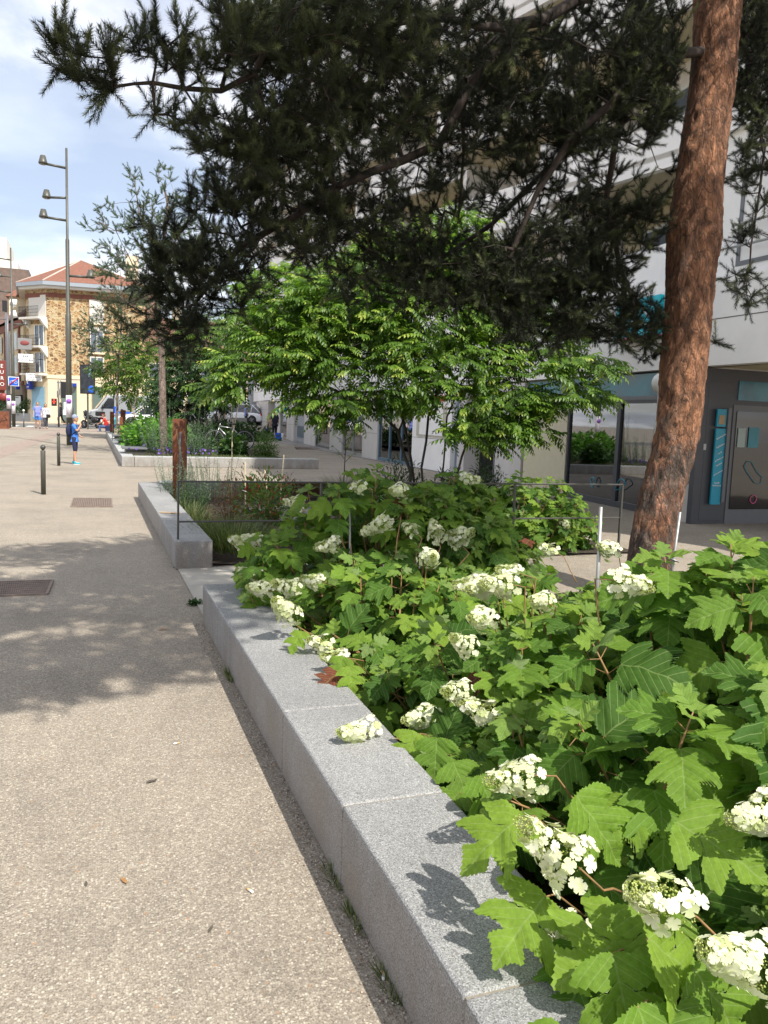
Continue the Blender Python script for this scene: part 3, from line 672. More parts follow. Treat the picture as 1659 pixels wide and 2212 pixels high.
def hydrangea(label, dome, N, leaf=.17, side=.35, z0=.12):
    cx, cy_, rx, ry, h = dome; DOMES.append(dome)
    e = empty('hydrangea_shrub', (cx, cy_, z0), label, 'hydrangea', 'oak-leaved hydrangea shrubs in the beds')
    O = np.array([cx, cy_, z0]); leaves = [[] for _ in OAK]; stems = MB(); pet = stems
    for k in range(N):
        a = random.uniform(0, 2 * pi); r = math.sqrt(random.random()) * .98; low = random.random() < side
        if low: r = random.uniform(.7, 1.0)
        zz = math.sqrt(max(0, 1 - r * r)) * h; 
        if low: zz = random.uniform(.18, .75) * h * math.sqrt(max(0.02, 1 - (r * .9) ** 2)) + .08
        zz = max(zz, .12 + random.random() * .1) * random.uniform(.88, 1.06)
        tip = np.array([cx + math.cos(a) * r * rx, cy_ + math.sin(a) * r * ry, max(zz, z0 + .12)])
        if tip[0] < 1.16 and tip[1] < 6: tip[2] = max(tip[2], .36)
        if tip[0] < .98: tip[0] = .98 + random.random() * .08
        base = np.array([cx + (tip[0] - cx) * .45, cy_ + (tip[1] - cy_) * .45, z0])
        mid = (tip + base) / 2 + np.array([(tip[0] - cx) * .18, (tip[1] - cy_) * .18, .05])
        ax = unit(np.array([(tip[0] - cx) / rx * .55, (tip[1] - cy_) / ry * .55, 1.0]) + rng.normal(size=3) * .15)
        if low: ax = unit(ax + np.array([(tip[0] - cx) * .9 / rx, (tip[1] - cy_) * .9 / ry, -.3]))
        p1 = tip - ax * .34
        if p1[2] < z0: p1[2] = z0 + .05
        stems.tube([base - O, (mid + p1) / 2 - O, p1 - O, tip - ax * .12 - O, tip - O], [.007, .006, .0055, .0045, .002], 5)
        ph = random.uniform(0, pi); x0 = unit(np.cross(ax, [.3, .2, .9])); y0 = np.cross(ax, x0)
        for li, (s, sz, dr) in enumerate(((0.0, .30, .95), (.02, .5, .45), (.06, .78, .15), (.12, .98, -.02), (.20, 1.08, -.22), (.30, 1.05, -.4))):
            if li == 5 and random.random() < .35: continue
            for sg in (0, pi):
                an = ph + (li % 2) * pi / 2 + sg + random.uniform(-.3, .3); o = x0 * math.cos(an) + y0 * math.sin(an)
                d = unit(o + ax * dr + np.array([0, 0, -.12]) + rng.normal(size=3) * .12)
                pl = (.015, .02, .045, .07, .09, .09)[li] * random.uniform(.8, 1.2); p = tip - ax * s; q_ = p + unit(o + ax * (dr * .6 + .45)) * pl
                if sz > .6: pet.tube([p - O, q_ - O], [.0022, .0016], 4, cap=False)
                nrm = unit(ax * .45 + np.array([0, 0, .35]) + np.array(SUN) * .75 + np.array([-.12, -.1, 0]) + rng.normal(size=3) * .28)
                S = leaf * sz * random.uniform(.72, 1.22)
                rv = random.random() * .84 if sz > .6 else random.uniform(.84, .97) * (1 if random.random() < .8 else 1)
                if random.random() < .008 and li > 2: rv = 1.0
                leaves[random.randrange(len(OAK))].append((q_ - O, d, nrm, S, rv))
    Vs = []; Fs = []; Us = []; Rs = []; off = 0
    for (T, F, U), L in zip(OAK, leaves):
        if not L: continue
        P = np.array([l[0] for l in L]); M = frames(np.array([l[1] for l in L]), np.array([l[2] for l in L])); S = np.array([l[3] for l in L])
        V, FF, UU = combine(T, F, U, M, P, S); Vs.append(V); Fs.append(FF + off); Us.append(UU); Rs.append(np.repeat([l[4] for l in L], len(T))); off += len(V)
    nmesh('leaves', np.vstack(Vs), np.vstack(Fs), M_HYD, e, uv=np.vstack(Us), rnd=np.concatenate(Rs), smooth=True)
    stems.build('stems', M_HSTEM, e)
    e['dome'] = list(dome)
    return e
HY = []
for args in [
    ('big sunlit hydrangea filling the lower right corner', (2.45, 2.0, 1.3, 1.0, 1.22), 72, .20),
    ('sunlit hydrangea leaning over the middle of the near wall', (2.08, 3.15, .93, .82, .86), 48, .185),
    ('small hydrangea trailing low onto the near wall', (1.62, 2.35, .55, .5, .42), 14, .155),
    ('hydrangea over the far half of the near wall, with drooping cones', (1.86, 4.45, .86, .95, .74), 56, .155),
    ('tall shaded hydrangea just in front of the long dark fence', (2.15, 5.5, 1.32, .74, 1.2), 96, .16),
    ('low hydrangea between the pale canes and the pine trunk', (3.5, 4.1, .95, .9, .62), 44, .16),
    ('hydrangea at the right edge below the pine trunk', (3.5, 2.75, 1.15, 1.0, 1.12), 60, .19),
    ('hydrangea cut off by the bottom right corner', (2.2, .95, 1.12, .62, .86), 40, .19),
    ('bright sunlit hydrangea beyond the fence, below the shop window', (5.3, 8.95, .95, .8, .92), 66, .15),
    ('smaller hydrangea beyond the fence beside the many-stemmed tree', (4.3, 9.3, .65, .6, .86), 34, .14)]:
    HY.append(hydrangea(args[0], args[1], args[2], args[3]))
def hit(px, py, dfl, extra=.06):
    d = 1.4
    while d < 11:
        p = D(px, py, d)
        if p[2] < hfield(p[0], p[1]) + extra and p[2] > .2: return p
        d += .04
    return D(px, py, dfl)
def near_shrub(p):
    return min(HY, key=lambda e: ((p[0] - e['dome'][0]) / e['dome'][2]) ** 2 + ((p[1] - e['dome'][1]) / e['dome'][3]) ** 2)
FL = [(1200, 1835, 1.85, 1, 1.05), (1420, 1940, 1.66, 1, 1.12), (1612, 2080, 1.52, 1, 1.0), (1205, 2020, 1.95, 1, .95), (1645, 1760, 1.85, 1, .9), (1115, 1680, 2.3, 1, .95), (858, 1700, 3.0, 1, .95), (780, 1583, 3.2, 1, 1.0), (1030, 1533, 3.1, 1, 1.0), (912, 1552, 3.4, 1, 1.0),
      (985, 1495, 3.7, 0, 1.0), (725, 1420, 4.0, 1, .9), (618, 1322, 4.5, 1, 1.25), (685, 1388, 4.3, 1, 1), (560, 1272, 5.2, 1, 1), (620, 1268, 5.1, 1, 1.1), (675, 1255, 5.0, 0, 1.1), (540, 1240, 5.5, 1, .9), (515, 1170, 6.1, 1, 1.2), (548, 1168, 6.0, 1, 1.1), (635, 1085, 6.6, 1, 1),
      (708, 1178, 5.6, 0, 1.2), (820, 1135, 5.7, 0, 1.25), (882, 1140, 5.8, 0, 1), (940, 1145, 5.6, 0, 1.1), (1000, 1155, 5.5, 0, 1.3), (980, 1165, 5.5, 0, 1.2), (930, 1205, 5.1, 0, 1.15), (1180, 1185, 5.5, 0, 1.1), (1040, 1270, 3.7, 0, 1.15), (1080, 1262, 3.7, 0, 1.15), (1010, 1262, 3.7, 0, 1),
      (1170, 1300, 3.5, 0, .9), (1370, 1262, 2.9, 0, 1.15), (1310, 1185, 4.5, 0, 1), (1222, 1135, 8.4, 0, 1.1), (1015, 1035, 9.0, 0, 1.1), (860, 1060, 6.3, 0, 1.1), (768, 1052, 6.2, 0, 1.0), (1035, 1335, 3.6, 0, 1), (1000, 1390, 3.9, 0, .9), (1100, 1235, 4.0, 0, .9)]
HSTK = {}
for i, (px, py, dep, mode, sc) in enumerate(FL):
    p = D(px, py, dep) if mode else hit(px, py, dep); sc = sc * (1 if mode else .88)
    e = near_shrub(p); O = np.array(e.location); pm, bm_ = HEADS[i % 5]
    c = np.array([e['dome'][0], e['dome'][1], 0]); outw = unit((p - c) * [1, 1, 0]); ax = unit(outw * .75 + np.array([-.35, -.2, .15]) + rng.normal(size=3) * .25)
    if mode and p[0] < 1.25: ax = unit(np.array([-.75, -.15, .28]) + rng.normal(size=3) * .18)
    L = .16 * sc; b = p - ax * L * .45
    f = link('flower_head', pm, None, e); f.location = b - O; f.scale = [sc * 1.0] * 3
    M = frames(ax[None], np.array([[0, 0, 1.0]]))[0]; f.rotation_euler = Matrix(M.tolist()).to_euler()
    g = link('buds', bm_, None, f)
    tgt = np.array([c[0] + (b[0] - c[0]) * .55, c[1] + (b[1] - c[1]) * .55, max(.2, b[2] - .3)])
    dv_ = tgt - b; tgt = b + dv_ * min(1.0, .22 / float(np.linalg.norm(dv_))) + np.array([0, 0, -.05])
    MB().tube([b - O, b - ax * .08 - O + [0, 0, -.01], (b * .45 + tgt * .55) - O - ax * .03, tgt - O], [.0025, .003, .0035, .004], 5).build('flower_stalk', M_HSTEM, e)
# single leaves that hang onto the wall
def hang(pxl, e):
    Vs = []; Fs = []; Us = []; Rs = []; off = 0; O = np.array(e.location); st = MB()
    for (px, py, dep, sz, dx, rv) in pxl:
        p = D(px, py, dep); T, F, U = OAKD[random.randrange(4)]; d = unit(np.array([dx, -.35, -.28]) + rng.normal(size=3) * .15)
        M = frames(d[None], np.array([[-.15, -.35, 1.0]]) + rng.normal(size=(1, 3)) * .15); V, FF, UU = combine(T, F, U, M, (p - d * sz * .5 - O)[None], np.array([sz]))
        Vs.append(V); Fs.append(FF + off); Us.append(UU); Rs.append(np.full(len(T), rv)); off += len(V)
        b = p - d * sz * .5; MB().tube([b - O, b - O + np.array([.05, .03, -.02]), b - O + np.array([.16, .06, -.12])], [.002, .0025, .003], 4).build('overhanging_twig', M_HSTEM, e)
    nmesh('overhanging_leaves', np.vstack(Vs), np.vstack(Fs), M_HYD, e, uv=np.vstack(Us), rnd=np.concatenate(Rs), smooth=True)
hang([(1070, 1800, 2.0, .19, -.9, .8), (1130, 1990, 1.85, .2, -.9, .75), (1290, 2060, 1.75, .22, -.5, .8), (1500, 2090, 1.65, .24, .2, .85), (1300, 1790, 2.05, .2, .1, .6), (1560, 1830, 1.9, .22, .5, .7), (1440, 1770, 2.1, .2, .1, .5), (1250, 2120, 1.8, .18, -.7, .4), (1580, 2190, 1.6, .2, .1, .6), (1400, 2060, 1.75, .2, -.1, .7), (1350, 2170, 1.65, .19, -.3, .6), (1350, 1930, 2.1, .19, .0, .4)], HY[0])
hang([(1190, 2330, 1.42, .17, -.8, .6), (1300, 2360, 1.35, .18, -.6, .7), (1130, 2420, 1.35, .17, -.8, .5), (1420, 2300, 1.5, .19, -.2, .5), (1540, 2290, 1.5, .19, .1, .5)], HY[7])
hang([(880, 1620, 3.1, .16, -.6, .8), (810, 1640, 3.15, .15, -.8, .97), (960, 1740, 2.7, .17, -.4, .6), (940, 1640, 3.0, .16, -.2, .5), (1000, 1690, 2.8, .16, .1, .55), (1060, 1730, 2.6, .17, .1, .5)], HY[2])
hang([(710, 1468, 3.85, .13, -.9, 1.0), (760, 1465, 3.8, .13, .2, .8), (730, 1440, 3.9, .13, -.4, .7), (640, 1380, 4.3, .13, -.6, .8)], HY[3])

# ================================================================ the tall pine with orange bark
def bark_mat(name, up, lo, zsplit):
    q = NT(name); v = q.warp(q.warp(q.map((1, 1, .33)), 5, .16), 22, .05)
    e1 = q.math('MINIMUM', q.vor(13, 'DISTANCE_TO_EDGE', v), q.math('MULTIPLY_ADD', q.vor(41, 'DISTANCE_TO_EDGE', v), 1.3, .03)); cellc = q.vor(20, 'F1', v, 'Color'); sp = q.n('ShaderNodeSeparateColor'); q.l(cellc, sp.inputs[0])
    nz = q.noise(3.0, 7, .7, q.map((1, 1, .5)))
    cu = q.ramp(nz, up); cl = q.ramp(q.noise(7, 7, .7, v), lo)
    xs = q.n('ShaderNodeSeparateXYZ'); q.l(q.co.outputs['Object'], xs.inputs[0])
    f = q.math('ADD', q.math('MULTIPLY', xs.outputs[2], -.42), q.math('MULTIPLY', q.noise(2.2, 5, .6), 2.2)); f = q.ramp(f, [(zsplit, 0.0), (zsplit + .22, 1.0)])
    c = q.mix(f, cu, cl)
    c = q.mix(1.0, c, q.ramp(sp.outputs[0], [(0, .84), (1, 1.15)]), 'MULTIPLY')
    fin = q.noise(38, 6, .75, q.map((1, 1, .3))); c = q.mix(1.0, c, q.ramp(fin, [(.3, .68), (.7, 1.25)]), 'MULTIPLY')
    cr = q.ramp(q.math('ADD', e1, q.math('MULTIPLY', q.noise(30, 4), .10)), [(.055, 1.0), (.11, 0.0)])
    c = q.mix(q.math('MULTIPLY', cr, .75), c, (.05, .028, .018))
    q.col(c); q.rough(.85)
    flk = q.noise(13, 8, .75, q.warp(q.map((1, 1, .45)), 6, .1)); hh = q.math('ADD', q.math('MULTIPLY', q.ramp(e1, [(0, 0.0), (.13, 1.0)]), .45), q.math('ADD', q.math('MULTIPLY', fin, .9), q.math('MULTIPLY', q.ramp(flk, [(.42, 0.0), (.5, 1.0)]), .5))); q.bump(hh, 1.0, .026); c = q.mix(1.0, c, q.ramp(flk, [(.38, .5), (.46, .95), (.7, 1.2)]), 'MULTIPLY'); q.col(c); return q.m
M_PBARK = bark_mat('pine_bark', [(.28, (.16, .10, .07)), (.40, (.25, .115, .06)), (.56, (.35, .16, .08)), (.66, (.30, .17, .11)), (.74, (.21, .17, .14))], [(.3, (.07, .05, .04)), (.48, (.15, .105, .08)), (.58, (.30, .14, .08)), (.70, (.24, .20, .17))], .50)
TR = [(1392, 1310, 52), (1398, 1260, 48), (1407, 1184, 45), (1417, 1123, 44), (1431, 1062, 43), (1448, 1001, 43), (1462, 940, 44), (1470, 879, 44), (1476, 787, 47), (1485, 695, 47), (1492, 603, 49), (1496, 545, 53), (1498, 513, 57), (1502, 480, 54), (1507, 422, 49), (1522, 302, 46), (1539, 181, 45), (1548, 60, 46), (1552, -20, 50), (1556, -120, 44), (1560, -300, 36), (1558, -520, 28), (1540, -760, 18)]
DT = 7.2
def trunk_mesh(name, path, mat_, parent, O, rows=6, sides=44, amp=.012, knob=None, seed=0):
    P = [np.array(p[:3], float) for p in path]; R = [p[3] for p in path]; pts = []; rr = []
    for i in range(len(P) - 1):
        for k in range(rows):
            t = k / rows; pm = P[max(i - 1, 0)]; pn = P[min(i + 2, len(P) - 1)]
            a = -.5 * t + t * t - .5 * t ** 3; b = 1 - 2.5 * t * t + 1.5 * t ** 3; c = .5 * t + 2 * t * t - 1.5 * t ** 3; d = -.5 * t * t + .5 * t ** 3
            pts.append(pm * a + P[i] * b + P[i + 1] * c + pn * d); rr.append(R[i] * (1 - t) + R[i + 1] * t)
    pts.append(P[-1]); rr.append(R[-1]); V = []; F = []
    for i, (p, r) in enumerate(zip(pts, rr)):
        t = unit(pts[min(i + 1, len(pts) - 1)] - pts[max(i - 1, 0)]); x = unit(np.cross(t, [0, 1, 0])); y = np.cross(t, x)
        for k in range(sides):
            a = 2 * pi * k / sides; q_ = p + (x * math.cos(a) + y * math.sin(a)) * r
            n = mnoise.noise((q_[0] * 14, q_[1] * 14, q_[2] * 4.5 + seed)); n2_ = mnoise.noise((q_[0] * 38, q_[1] * 38, q_[2] * 15 + seed))
            ridg = (1 - abs(n) * 3.2); pl_ = sstep(-.05, .12, mnoise.noise((q_[0] * 17 + 3, q_[1] * 17, q_[2] * 6.5 + seed))); V.append(q_ + (q_ - p) / r * (amp * ridg * .45 + amp * .6 * n2_ + amp * .75 * pl_) - O)
    for i in range(len(pts) - 1):
        for k in range(sides):
            k2 = (k + 1) % sides; F.append((i * sides + k, i * sides + k2, (i + 1) * sides + k2, (i + 1) * sides + k))
    return nmesh(name, V, F, mat_, parent, smooth=True)
PB = D(1388, 1290, DT); PB[2] = 0.08
pine = empty('pine_tree', PB, 'tall orange-barked pine leaning over the near bed', 'pine tree', 'pines standing in the beds'); PO = PB.copy()
path = [(*D(x, y, DT), r / 1720 * DT) for x, y, r in TR]; path[0] = (*PB, .27)
trunk_mesh('trunk', path, M_PBARK, pine, PO, rows=20, sides=84, amp=.012)
LIMBS = [
    [(1552, -40, 7.2), (1460, -60, 7.0), (1300, -20, 6.6), (1100, 60, 6.1), (900, 40, 5.4), (760, 80, 5.0), (640, 110, 4.8)],
    [(1545, 110, 7.2), (1480, 120, 7.0), (1380, 160, 6.8), (1250, 290, 6.6), (1160, 420, 6.7), (1100, 540, 6.8)],
    [(1553, -120, 7.2), (1300, -200, 6.2), (1000, -160, 5.2), (750, -60, 4.7), (600, 40, 4.6), (545, 150, 4.7), (480, 190, 4.65), (400, 190, 4.5), (330, 182, 4.4), (290, 186, 4.35)],
    [(1100, 60, 6.1), (1020, 190, 6.2), (950, 310, 6.2), (800, 370, 6.1), (650, 450, 6.0), (520, 540, 6.0), (440, 640, 6.2)],
    [(1100, 60, 6.1), (1010, 130, 6.3), (1000, 330, 6.8), (990, 470, 7.0)],
    [(1380, 160, 6.8), (1330, 300, 7.2), (1310, 420, 7.5), (1340, 560, 7.6), (1370, 660, 7.3)],
    [(1556, 40, 7.3), (1610, 100, 7.6), (1640, 260, 7.9), (1640, 420, 8.0), (1620, 540, 8.0)],
    [(1250, 290, 6.6), (1180, 380, 7.2), (1060, 480, 7.6), (960, 560, 7.6), (860, 600, 7.4)]]
nodes = []; pars = []
def add_path(pts, attach=None):
    prev = attach if attach is not None else -1; last = None
    for i, p in enumerate(pts):
        p = np.array(p, float)
        if i > 0:
            a = last; n = max(1, int(np.linalg.norm(p - a) / .3))
            for k in range(1, n + 1):
                t = k / n; nodes.append(a + (p - a) * t + rng.normal(size=3) * .015); pars.append(prev); prev = len(nodes) - 1
        else:
            if prev == -1: nodes.append(p); pars.append(-1); prev = len(nodes) - 1
            else: nodes.append(p); pars.append(prev); prev = len(nodes) - 1
        last = p
for L in LIMBS:
    pts = [D(*p) for p in L]
    att = None
    if nodes:
        dd = [np.linalg.norm(n_ - pts[0]) for n_ in nodes]; j = int(np.argmin(dd)); att = j if dd[j] < .12 else None
    add_path(pts, att)
# the upper crown above the frame, which shades the paving and the dark shrubs
for wp in ([tuple(D(1556, -260, 7.2)), (4.2, 4.8, 6.4), (3.0, 3.6, 6.3), (1.9, 2.9, 6.0), (1.2, 2.0, 5.8), (.6, 1.0, 5.7)], [(1.9, 2.9, 6.0), (.8, 2.9, 5.7), (-.2, 3.3, 5.6)], [tuple(D(1556, -260, 7.2)), (4.4, 5.6, 6.9), (3.0, 5.0, 6.6), (1.6, 4.6, 6.2), (.6, 4.4, 5.9)], [tuple(D(1558, -400, 7.2)), (6.6, 5.6, 7.6), (7.2, 5.0, 7.8)]):
    add_path(wp)
BL = [(130, 105, 28, 40, 4.15, .1, 1.3), (175, 150, 32, 32, 4.2, .12, 1.3), (225, 150, 28, 45, 4.25, .12, 1.2), (255, 195, 34, 22, 4.3, .1, 1.2), (305, 110, 26, 40, 4.35, .12, 1.0), (340, 95, 25, 35, 4.4, .12, .8), (370, 120, 30, 40, 4.45, .15, 1.1), (400, 75, 20, 30, 4.45, .12, .9), (345, 240, 28, 22, 4.5, .12, 1.2), (420, 150, 36, 36, 4.5, .2, 1.2), (470, 130, 30, 40, 4.6, .2, 1.2), (440, 260, 50, 26, 4.7, .2, 1.2), (385, 265, 30, 18, 4.6, .15, 1),
      (470, 30, 40, 22, 4.3, .3, 1.0), (560, 70, 80, 60, 4.6, .5, 1.2), (640, 170, 120, 120, 5.2, .7, 1.15), (540, 320, 85, 60, 5.2, .5, 1.2), (470, 310, 55, 28, 5.0, .3, 1.1), (440, 440, 45, 26, 5.4, .4, 1.2), (520, 430, 80, 60, 5.7, .6, 1.15), (700, 50, 110, 60, 5.0, .7, 1.2), (850, 60, 110, 80, 5.4, .8, 1.2), (800, 230, 120, 110, 5.9, .8, 1.15), (650, 330, 100, 80, 5.8, .7, 1.1), (640, 480, 110, 80, 6.1, .8, 1.1), (480, 560, 90, 70, 6.0, .6, 1.2), (390, 590, 60, 60, 5.8, .4, 1.1), (350, 530, 55, 50, 5.6, .4, .5), (330, 600, 45, 60, 5.7, .3, .6), (380, 680, 55, 50, 6.1, .4, 1.3), (400, 745, 45, 24, 6.2, .3, 1.2), (440, 690, 50, 50, 6.2, .4, .8), (500, 650, 60, 40, 6.3, .4, .8), (300, 680, 40, 50, 5.8, .3, .6), (345, 480, 35, 40, 5.6, .3, .45),
      (760, 430, 110, 90, 6.6, .8, .95), (760, 570, 110, 60, 6.8, .7, .85), (880, 520, 90, 90, 7.0, .8, .75), (1000, 90, 120, 80, 6.2, .9, 1.15), (980, 230, 120, 90, 6.6, .8, .8), (900, 350, 90, 70, 6.8, .7, .6), (1020, 400, 110, 90, 7.1, .7, .55), (980, 580, 110, 80, 7.3, .7, 1.4), (1090, 610, 90, 90, 7.2, .7, 1.6), (1180, 560, 100, 90, 7.2, .7, 1.5), (1180, 690, 100, 60, 7.2, .6, 1.7), (1280, 640, 80, 90, 7.4, .6, 1.8), (1330, 560, 70, 80, 7.5, .6, 1.2), (1370, 700, 60, 60, 7.3, .5, 2.0), (1260, 480, 90, 60, 7.4, .6, .9), (1340, 250, 110, 80, 6.9, .4, 1.2), (1210, 300, 110, 80, 6.9, .5, 1.0), (1060, 260, 100, 80, 6.8, .6, 1.1), (1400, 130, 90, 60, 6.9, .4, 1.4), (1390, 480, 50, 60, 7.1, .3, 1.1), (1400, 765, 40, 22, 7.2, .3, .9), (1200, 400, 110, 90, 7.3, .7, .5), (1330, 420, 80, 90, 7.5, .6, .5), (1150, 150, 120, 90, 6.7, .8, 1.0), (1260, 220, 110, 100, 7.2, .8, .85), (1300, 60, 140, 70, 6.9, .8, 1.15), (1420, 60, 70, 70, 7.3, .6, 1.0), (1420, 200, 50, 80, 7.5, .5, .8), (1440, 380, 40, 60, 7.6, .4, .4), (900, 640, 90, 40, 7.0, .5, .7), (760, 660, 40, 40, 6.8, .4, .6),
      (1630, 60, 50, 80, 7.9, .6, 3.8), (1630, 200, 45, 80, 8.0, .5, 3.2), (1635, 340, 40, 60, 8.0, .5, 2.6), (1600, 390, 35, 35, 8.0, .4, 1.2), (1650, 480, 35, 50, 8.0, .4, 1.3), (1605, 610, 40, 30, 8.0, .3, 1.7), (1640, 650, 35, 20, 8.0, .3, 1.8), (1595, 520, 25, 30, 8, .3, 1), (1540, 745, 10, 8, 7.2, .1, 2)]
TG = []; clump = []
for (px, py, rx, ry, dep, dd, dens) in BL:
    n = max(2, int(dens * rx * ry * 3.14 / 900 * (2.6 if rx * ry > 2600 else 1.7)))
    for _ in range(n):
        a = random.uniform(0, 2 * pi); r = math.sqrt(random.random()); TG.append(D(px + rx * r * math.cos(a), py + ry * r * math.sin(a), dep + random.uniform(-dd, dd)))
for (c, r, n) in [((1.4, 2.6, 5.9), (1.5, .9, .35), 90), ((2.9, 2.6, 6.2), (1.2, 1.1, .4), 90), ((.2, 3.3, 5.7), (.9, .8, .3), 60), ((1.7, .75, 5.9), (1.0, .7, .3), 70), ((.3, 1.0, 5.7), (.9, .6, .3), 60), ((-.7, 1.0, 5.6), (.7, .6, .3), 40), ((.6, .4, 5.7), (1.1, .4, .3), 70), ((.4, 1.95, 5.75), (1.4, .35, .25), 80), ((2.2, 1.8, 5.9), (.6, .5, .3), 40), ((-.6, 3.5, 5.7), (.9, 1.0, .3), 70), ((-.8, 2.0, 5.6), (.7, .8, .3), 46), ((3.6, 1.5, 6.1), (1.3, .9, .4), 150), ((5.5, 3.1, 6.7), (1.0, .9, .4), 60), ((3.2, 4.6, 6.5), (1.6, 1.1, .5), 110), ((1.4, 4.5, 6.1), (1.3, .7, .35), 70), ((5.4, 5.2, 7.3), (1.6, 1.4, .6), 100), ((-.6, 4.1, 5.6), (.6, .6, .25), 22)]:
    for _ in range(int(n * 6)): v = rdir(1)[0] * random.random() ** .4; TG.append(np.array(c) + v * np.array(r))
ns0 = len(nodes)
arr, par, ends = grow(nodes, pars, TG, step=.2, jit=.13, lift=-.05)
limbs_mesh('branches', arr - PO, par, .0032, M_TWIG if False else mat('pine_branch_bark', (.035, .024, .018), .85, noise=.5, nscale=18, bump=.4), pine, expo=2.3, rmax=.045, sides=7)
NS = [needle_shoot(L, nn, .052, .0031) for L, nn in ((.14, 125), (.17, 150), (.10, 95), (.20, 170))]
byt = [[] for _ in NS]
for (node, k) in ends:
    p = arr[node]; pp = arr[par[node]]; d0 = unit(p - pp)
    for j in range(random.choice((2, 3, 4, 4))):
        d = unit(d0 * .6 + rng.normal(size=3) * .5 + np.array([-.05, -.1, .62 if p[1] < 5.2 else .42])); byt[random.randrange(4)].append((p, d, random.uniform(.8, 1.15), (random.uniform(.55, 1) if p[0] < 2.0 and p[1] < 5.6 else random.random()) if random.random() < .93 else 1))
    # shoots along the last twig segment
    if random.random() < .8: byt[2].append(((p + pp) / 2, unit(d0 + rng.normal(size=3) * .5), .9, random.random() * .6))
def shoots(name, byt, tmpl, mat_, parent, O):
    Vs = []; Fs = []; Rs = []; off = 0
    for (T, F), L in zip(tmpl, byt):
        if not L: continue
        d = np.array([l[1] for l in L]); M = frames(d, rdir(len(L))); V, FF = place(T, F, M, np.array([l[0] for l in L]) - O, np.array([l[2] for l in L]))
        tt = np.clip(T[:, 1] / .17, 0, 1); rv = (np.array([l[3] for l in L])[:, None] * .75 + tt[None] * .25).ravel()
        Vs.append(V); Fs.append(FF + off); Rs.append(rv); off += len(V)
    return nmesh(name, np.vstack(Vs), np.vstack(Fs), mat_, parent, rnd=np.concatenate(Rs))
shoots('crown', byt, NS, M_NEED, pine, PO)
print('pine shoots', sum(map(len, byt)), 'nodes', len(arr))
# ================================================================ other trees
def blob_targets(BL, k=1.0, conv=D):
    T = []
    for (px, py, rx, ry, dep, dd, dens) in BL:
        n = max(2, int(dens * k * rx * ry / 300))
        for _ in range(n):
            a = random.uniform(0, 2 * pi); r = random.random() ** .42; T.append(conv(px + rx * r * math.cos(a), py + ry * r * math.sin(a), dep + random.uniform(-dd, dd)))
    return T
def tree(name, label, cat, group, base, stems, BL, k, tmpl, mat_, r_tip=.004, rmax=.09, bark=None, jit=.08, shoots_per=3, droop=-.1, up=.2, scale=1.0, spread=.5, needle=False, sun_tip=True, step=.4, expo=2.3, lift=.08, rb=(0, .9), trunk_r=None):
    base = np.array(base, float); e = empty(name, base, label, cat, group); O = base
    nd = []; pr = []; bark = bark or M_BARKG
    for s in stems:
        prev = -1; last = None
        for i, p in enumerate(s):
            p = np.array(p, float)
            if i == 0:
                if nd:
                    dd = [np.linalg.norm(x - p) for x in nd]; j = int(np.argmin(dd)); prev = j if dd[j] < .15 else -1
                nd.append(p); pr.append(prev); prev = len(nd) - 1
            else:
                n = max(1, int(np.linalg.norm(p - last) / .35))
                for q_ in range(1, n + 1):
                    t = q_ / n; nd.append(last + (p - last) * t + rng.normal(size=3) * .012); pr.append(prev); prev = len(nd) - 1
            last = p
    TG = blob_targets(BL, k); arr, par, ends = grow(nd, pr, TG, step=step, jit=jit, lift=lift)
    if trunk_r:
        S0 = stems[0]; ns_ = len(S0); trunk_mesh('trunk', [(*np.array(p), trunk_r * (1 - .85 * i / (ns_ - 1))) for i, p in enumerate(S0)], bark, e, O, rows=8, sides=20, amp=.012)
    limbs_mesh('branches' if trunk_r else 'trunk', arr - O, par, r_tip, bark, e, expo=expo, rmax=min(rmax, trunk_r * .6) if trunk_r else rmax, sides=8)
    byt = [[] for _ in tmpl]; cen = np.mean(TG, 0)
    for node, kk in ends:
        p = arr[node]; d0 = unit(p - arr[par[node]])
        for j in range(shoots_per):
            outw = unit((p - cen) * [1, 1, .3]); d = unit(d0 * .3 + outw * .45 + rng.normal(size=3) * spread + np.array([0, 0, up]))
            if not needle: d[2] = d[2] * .5 + droop; d = unit(d)
            byt[random.randrange(len(tmpl))].append((p, d, random.uniform(.75, 1.2) * scale, random.uniform(*rb) if random.random() < .9 else 1))
    if needle: shoots('crown', byt, tmpl, mat_, e, O)
    else:
        Vs = []; Fs = []; Rs = []; off = 0
        for (T, F, _), L in zip(tmpl, byt):
            if not L: continue
            d = np.array([l[1] for l in L]); nrm = np.tile([[.05, -.2, 1.0]], (len(L), 1)) + rng.normal(size=(len(L), 3)) * .22
            V, FF = place(T, F, frames(d, nrm), np.array([l[0] for l in L]) - O, np.array([l[2] for l in L]))
            tt = np.clip(T[:, 1] / T[:, 1].max(), 0, 1) ** 2; rv = np.clip(np.array([l[3] for l in L])[:, None] * .78 + tt[None] * .3, 0, 1).ravel()
            Vs.append(V); Fs.append(FF + off); Rs.append(rv); off += len(V)
        nmesh('crown', np.vstack(Vs), np.vstack(Fs), mat_, e, rnd=np.concatenate(Rs))
    print(label[:30], 'targets', len(TG)); return e
SPR = [spray(11, .32, .084, .46, .25), spray(13, .38, .078, .44, .32), spray(9, .26, .088, .48, .2)]
B = at(915, 1108); B[2] = .1
def s_(*pts): return [D(*p) for p in pts]
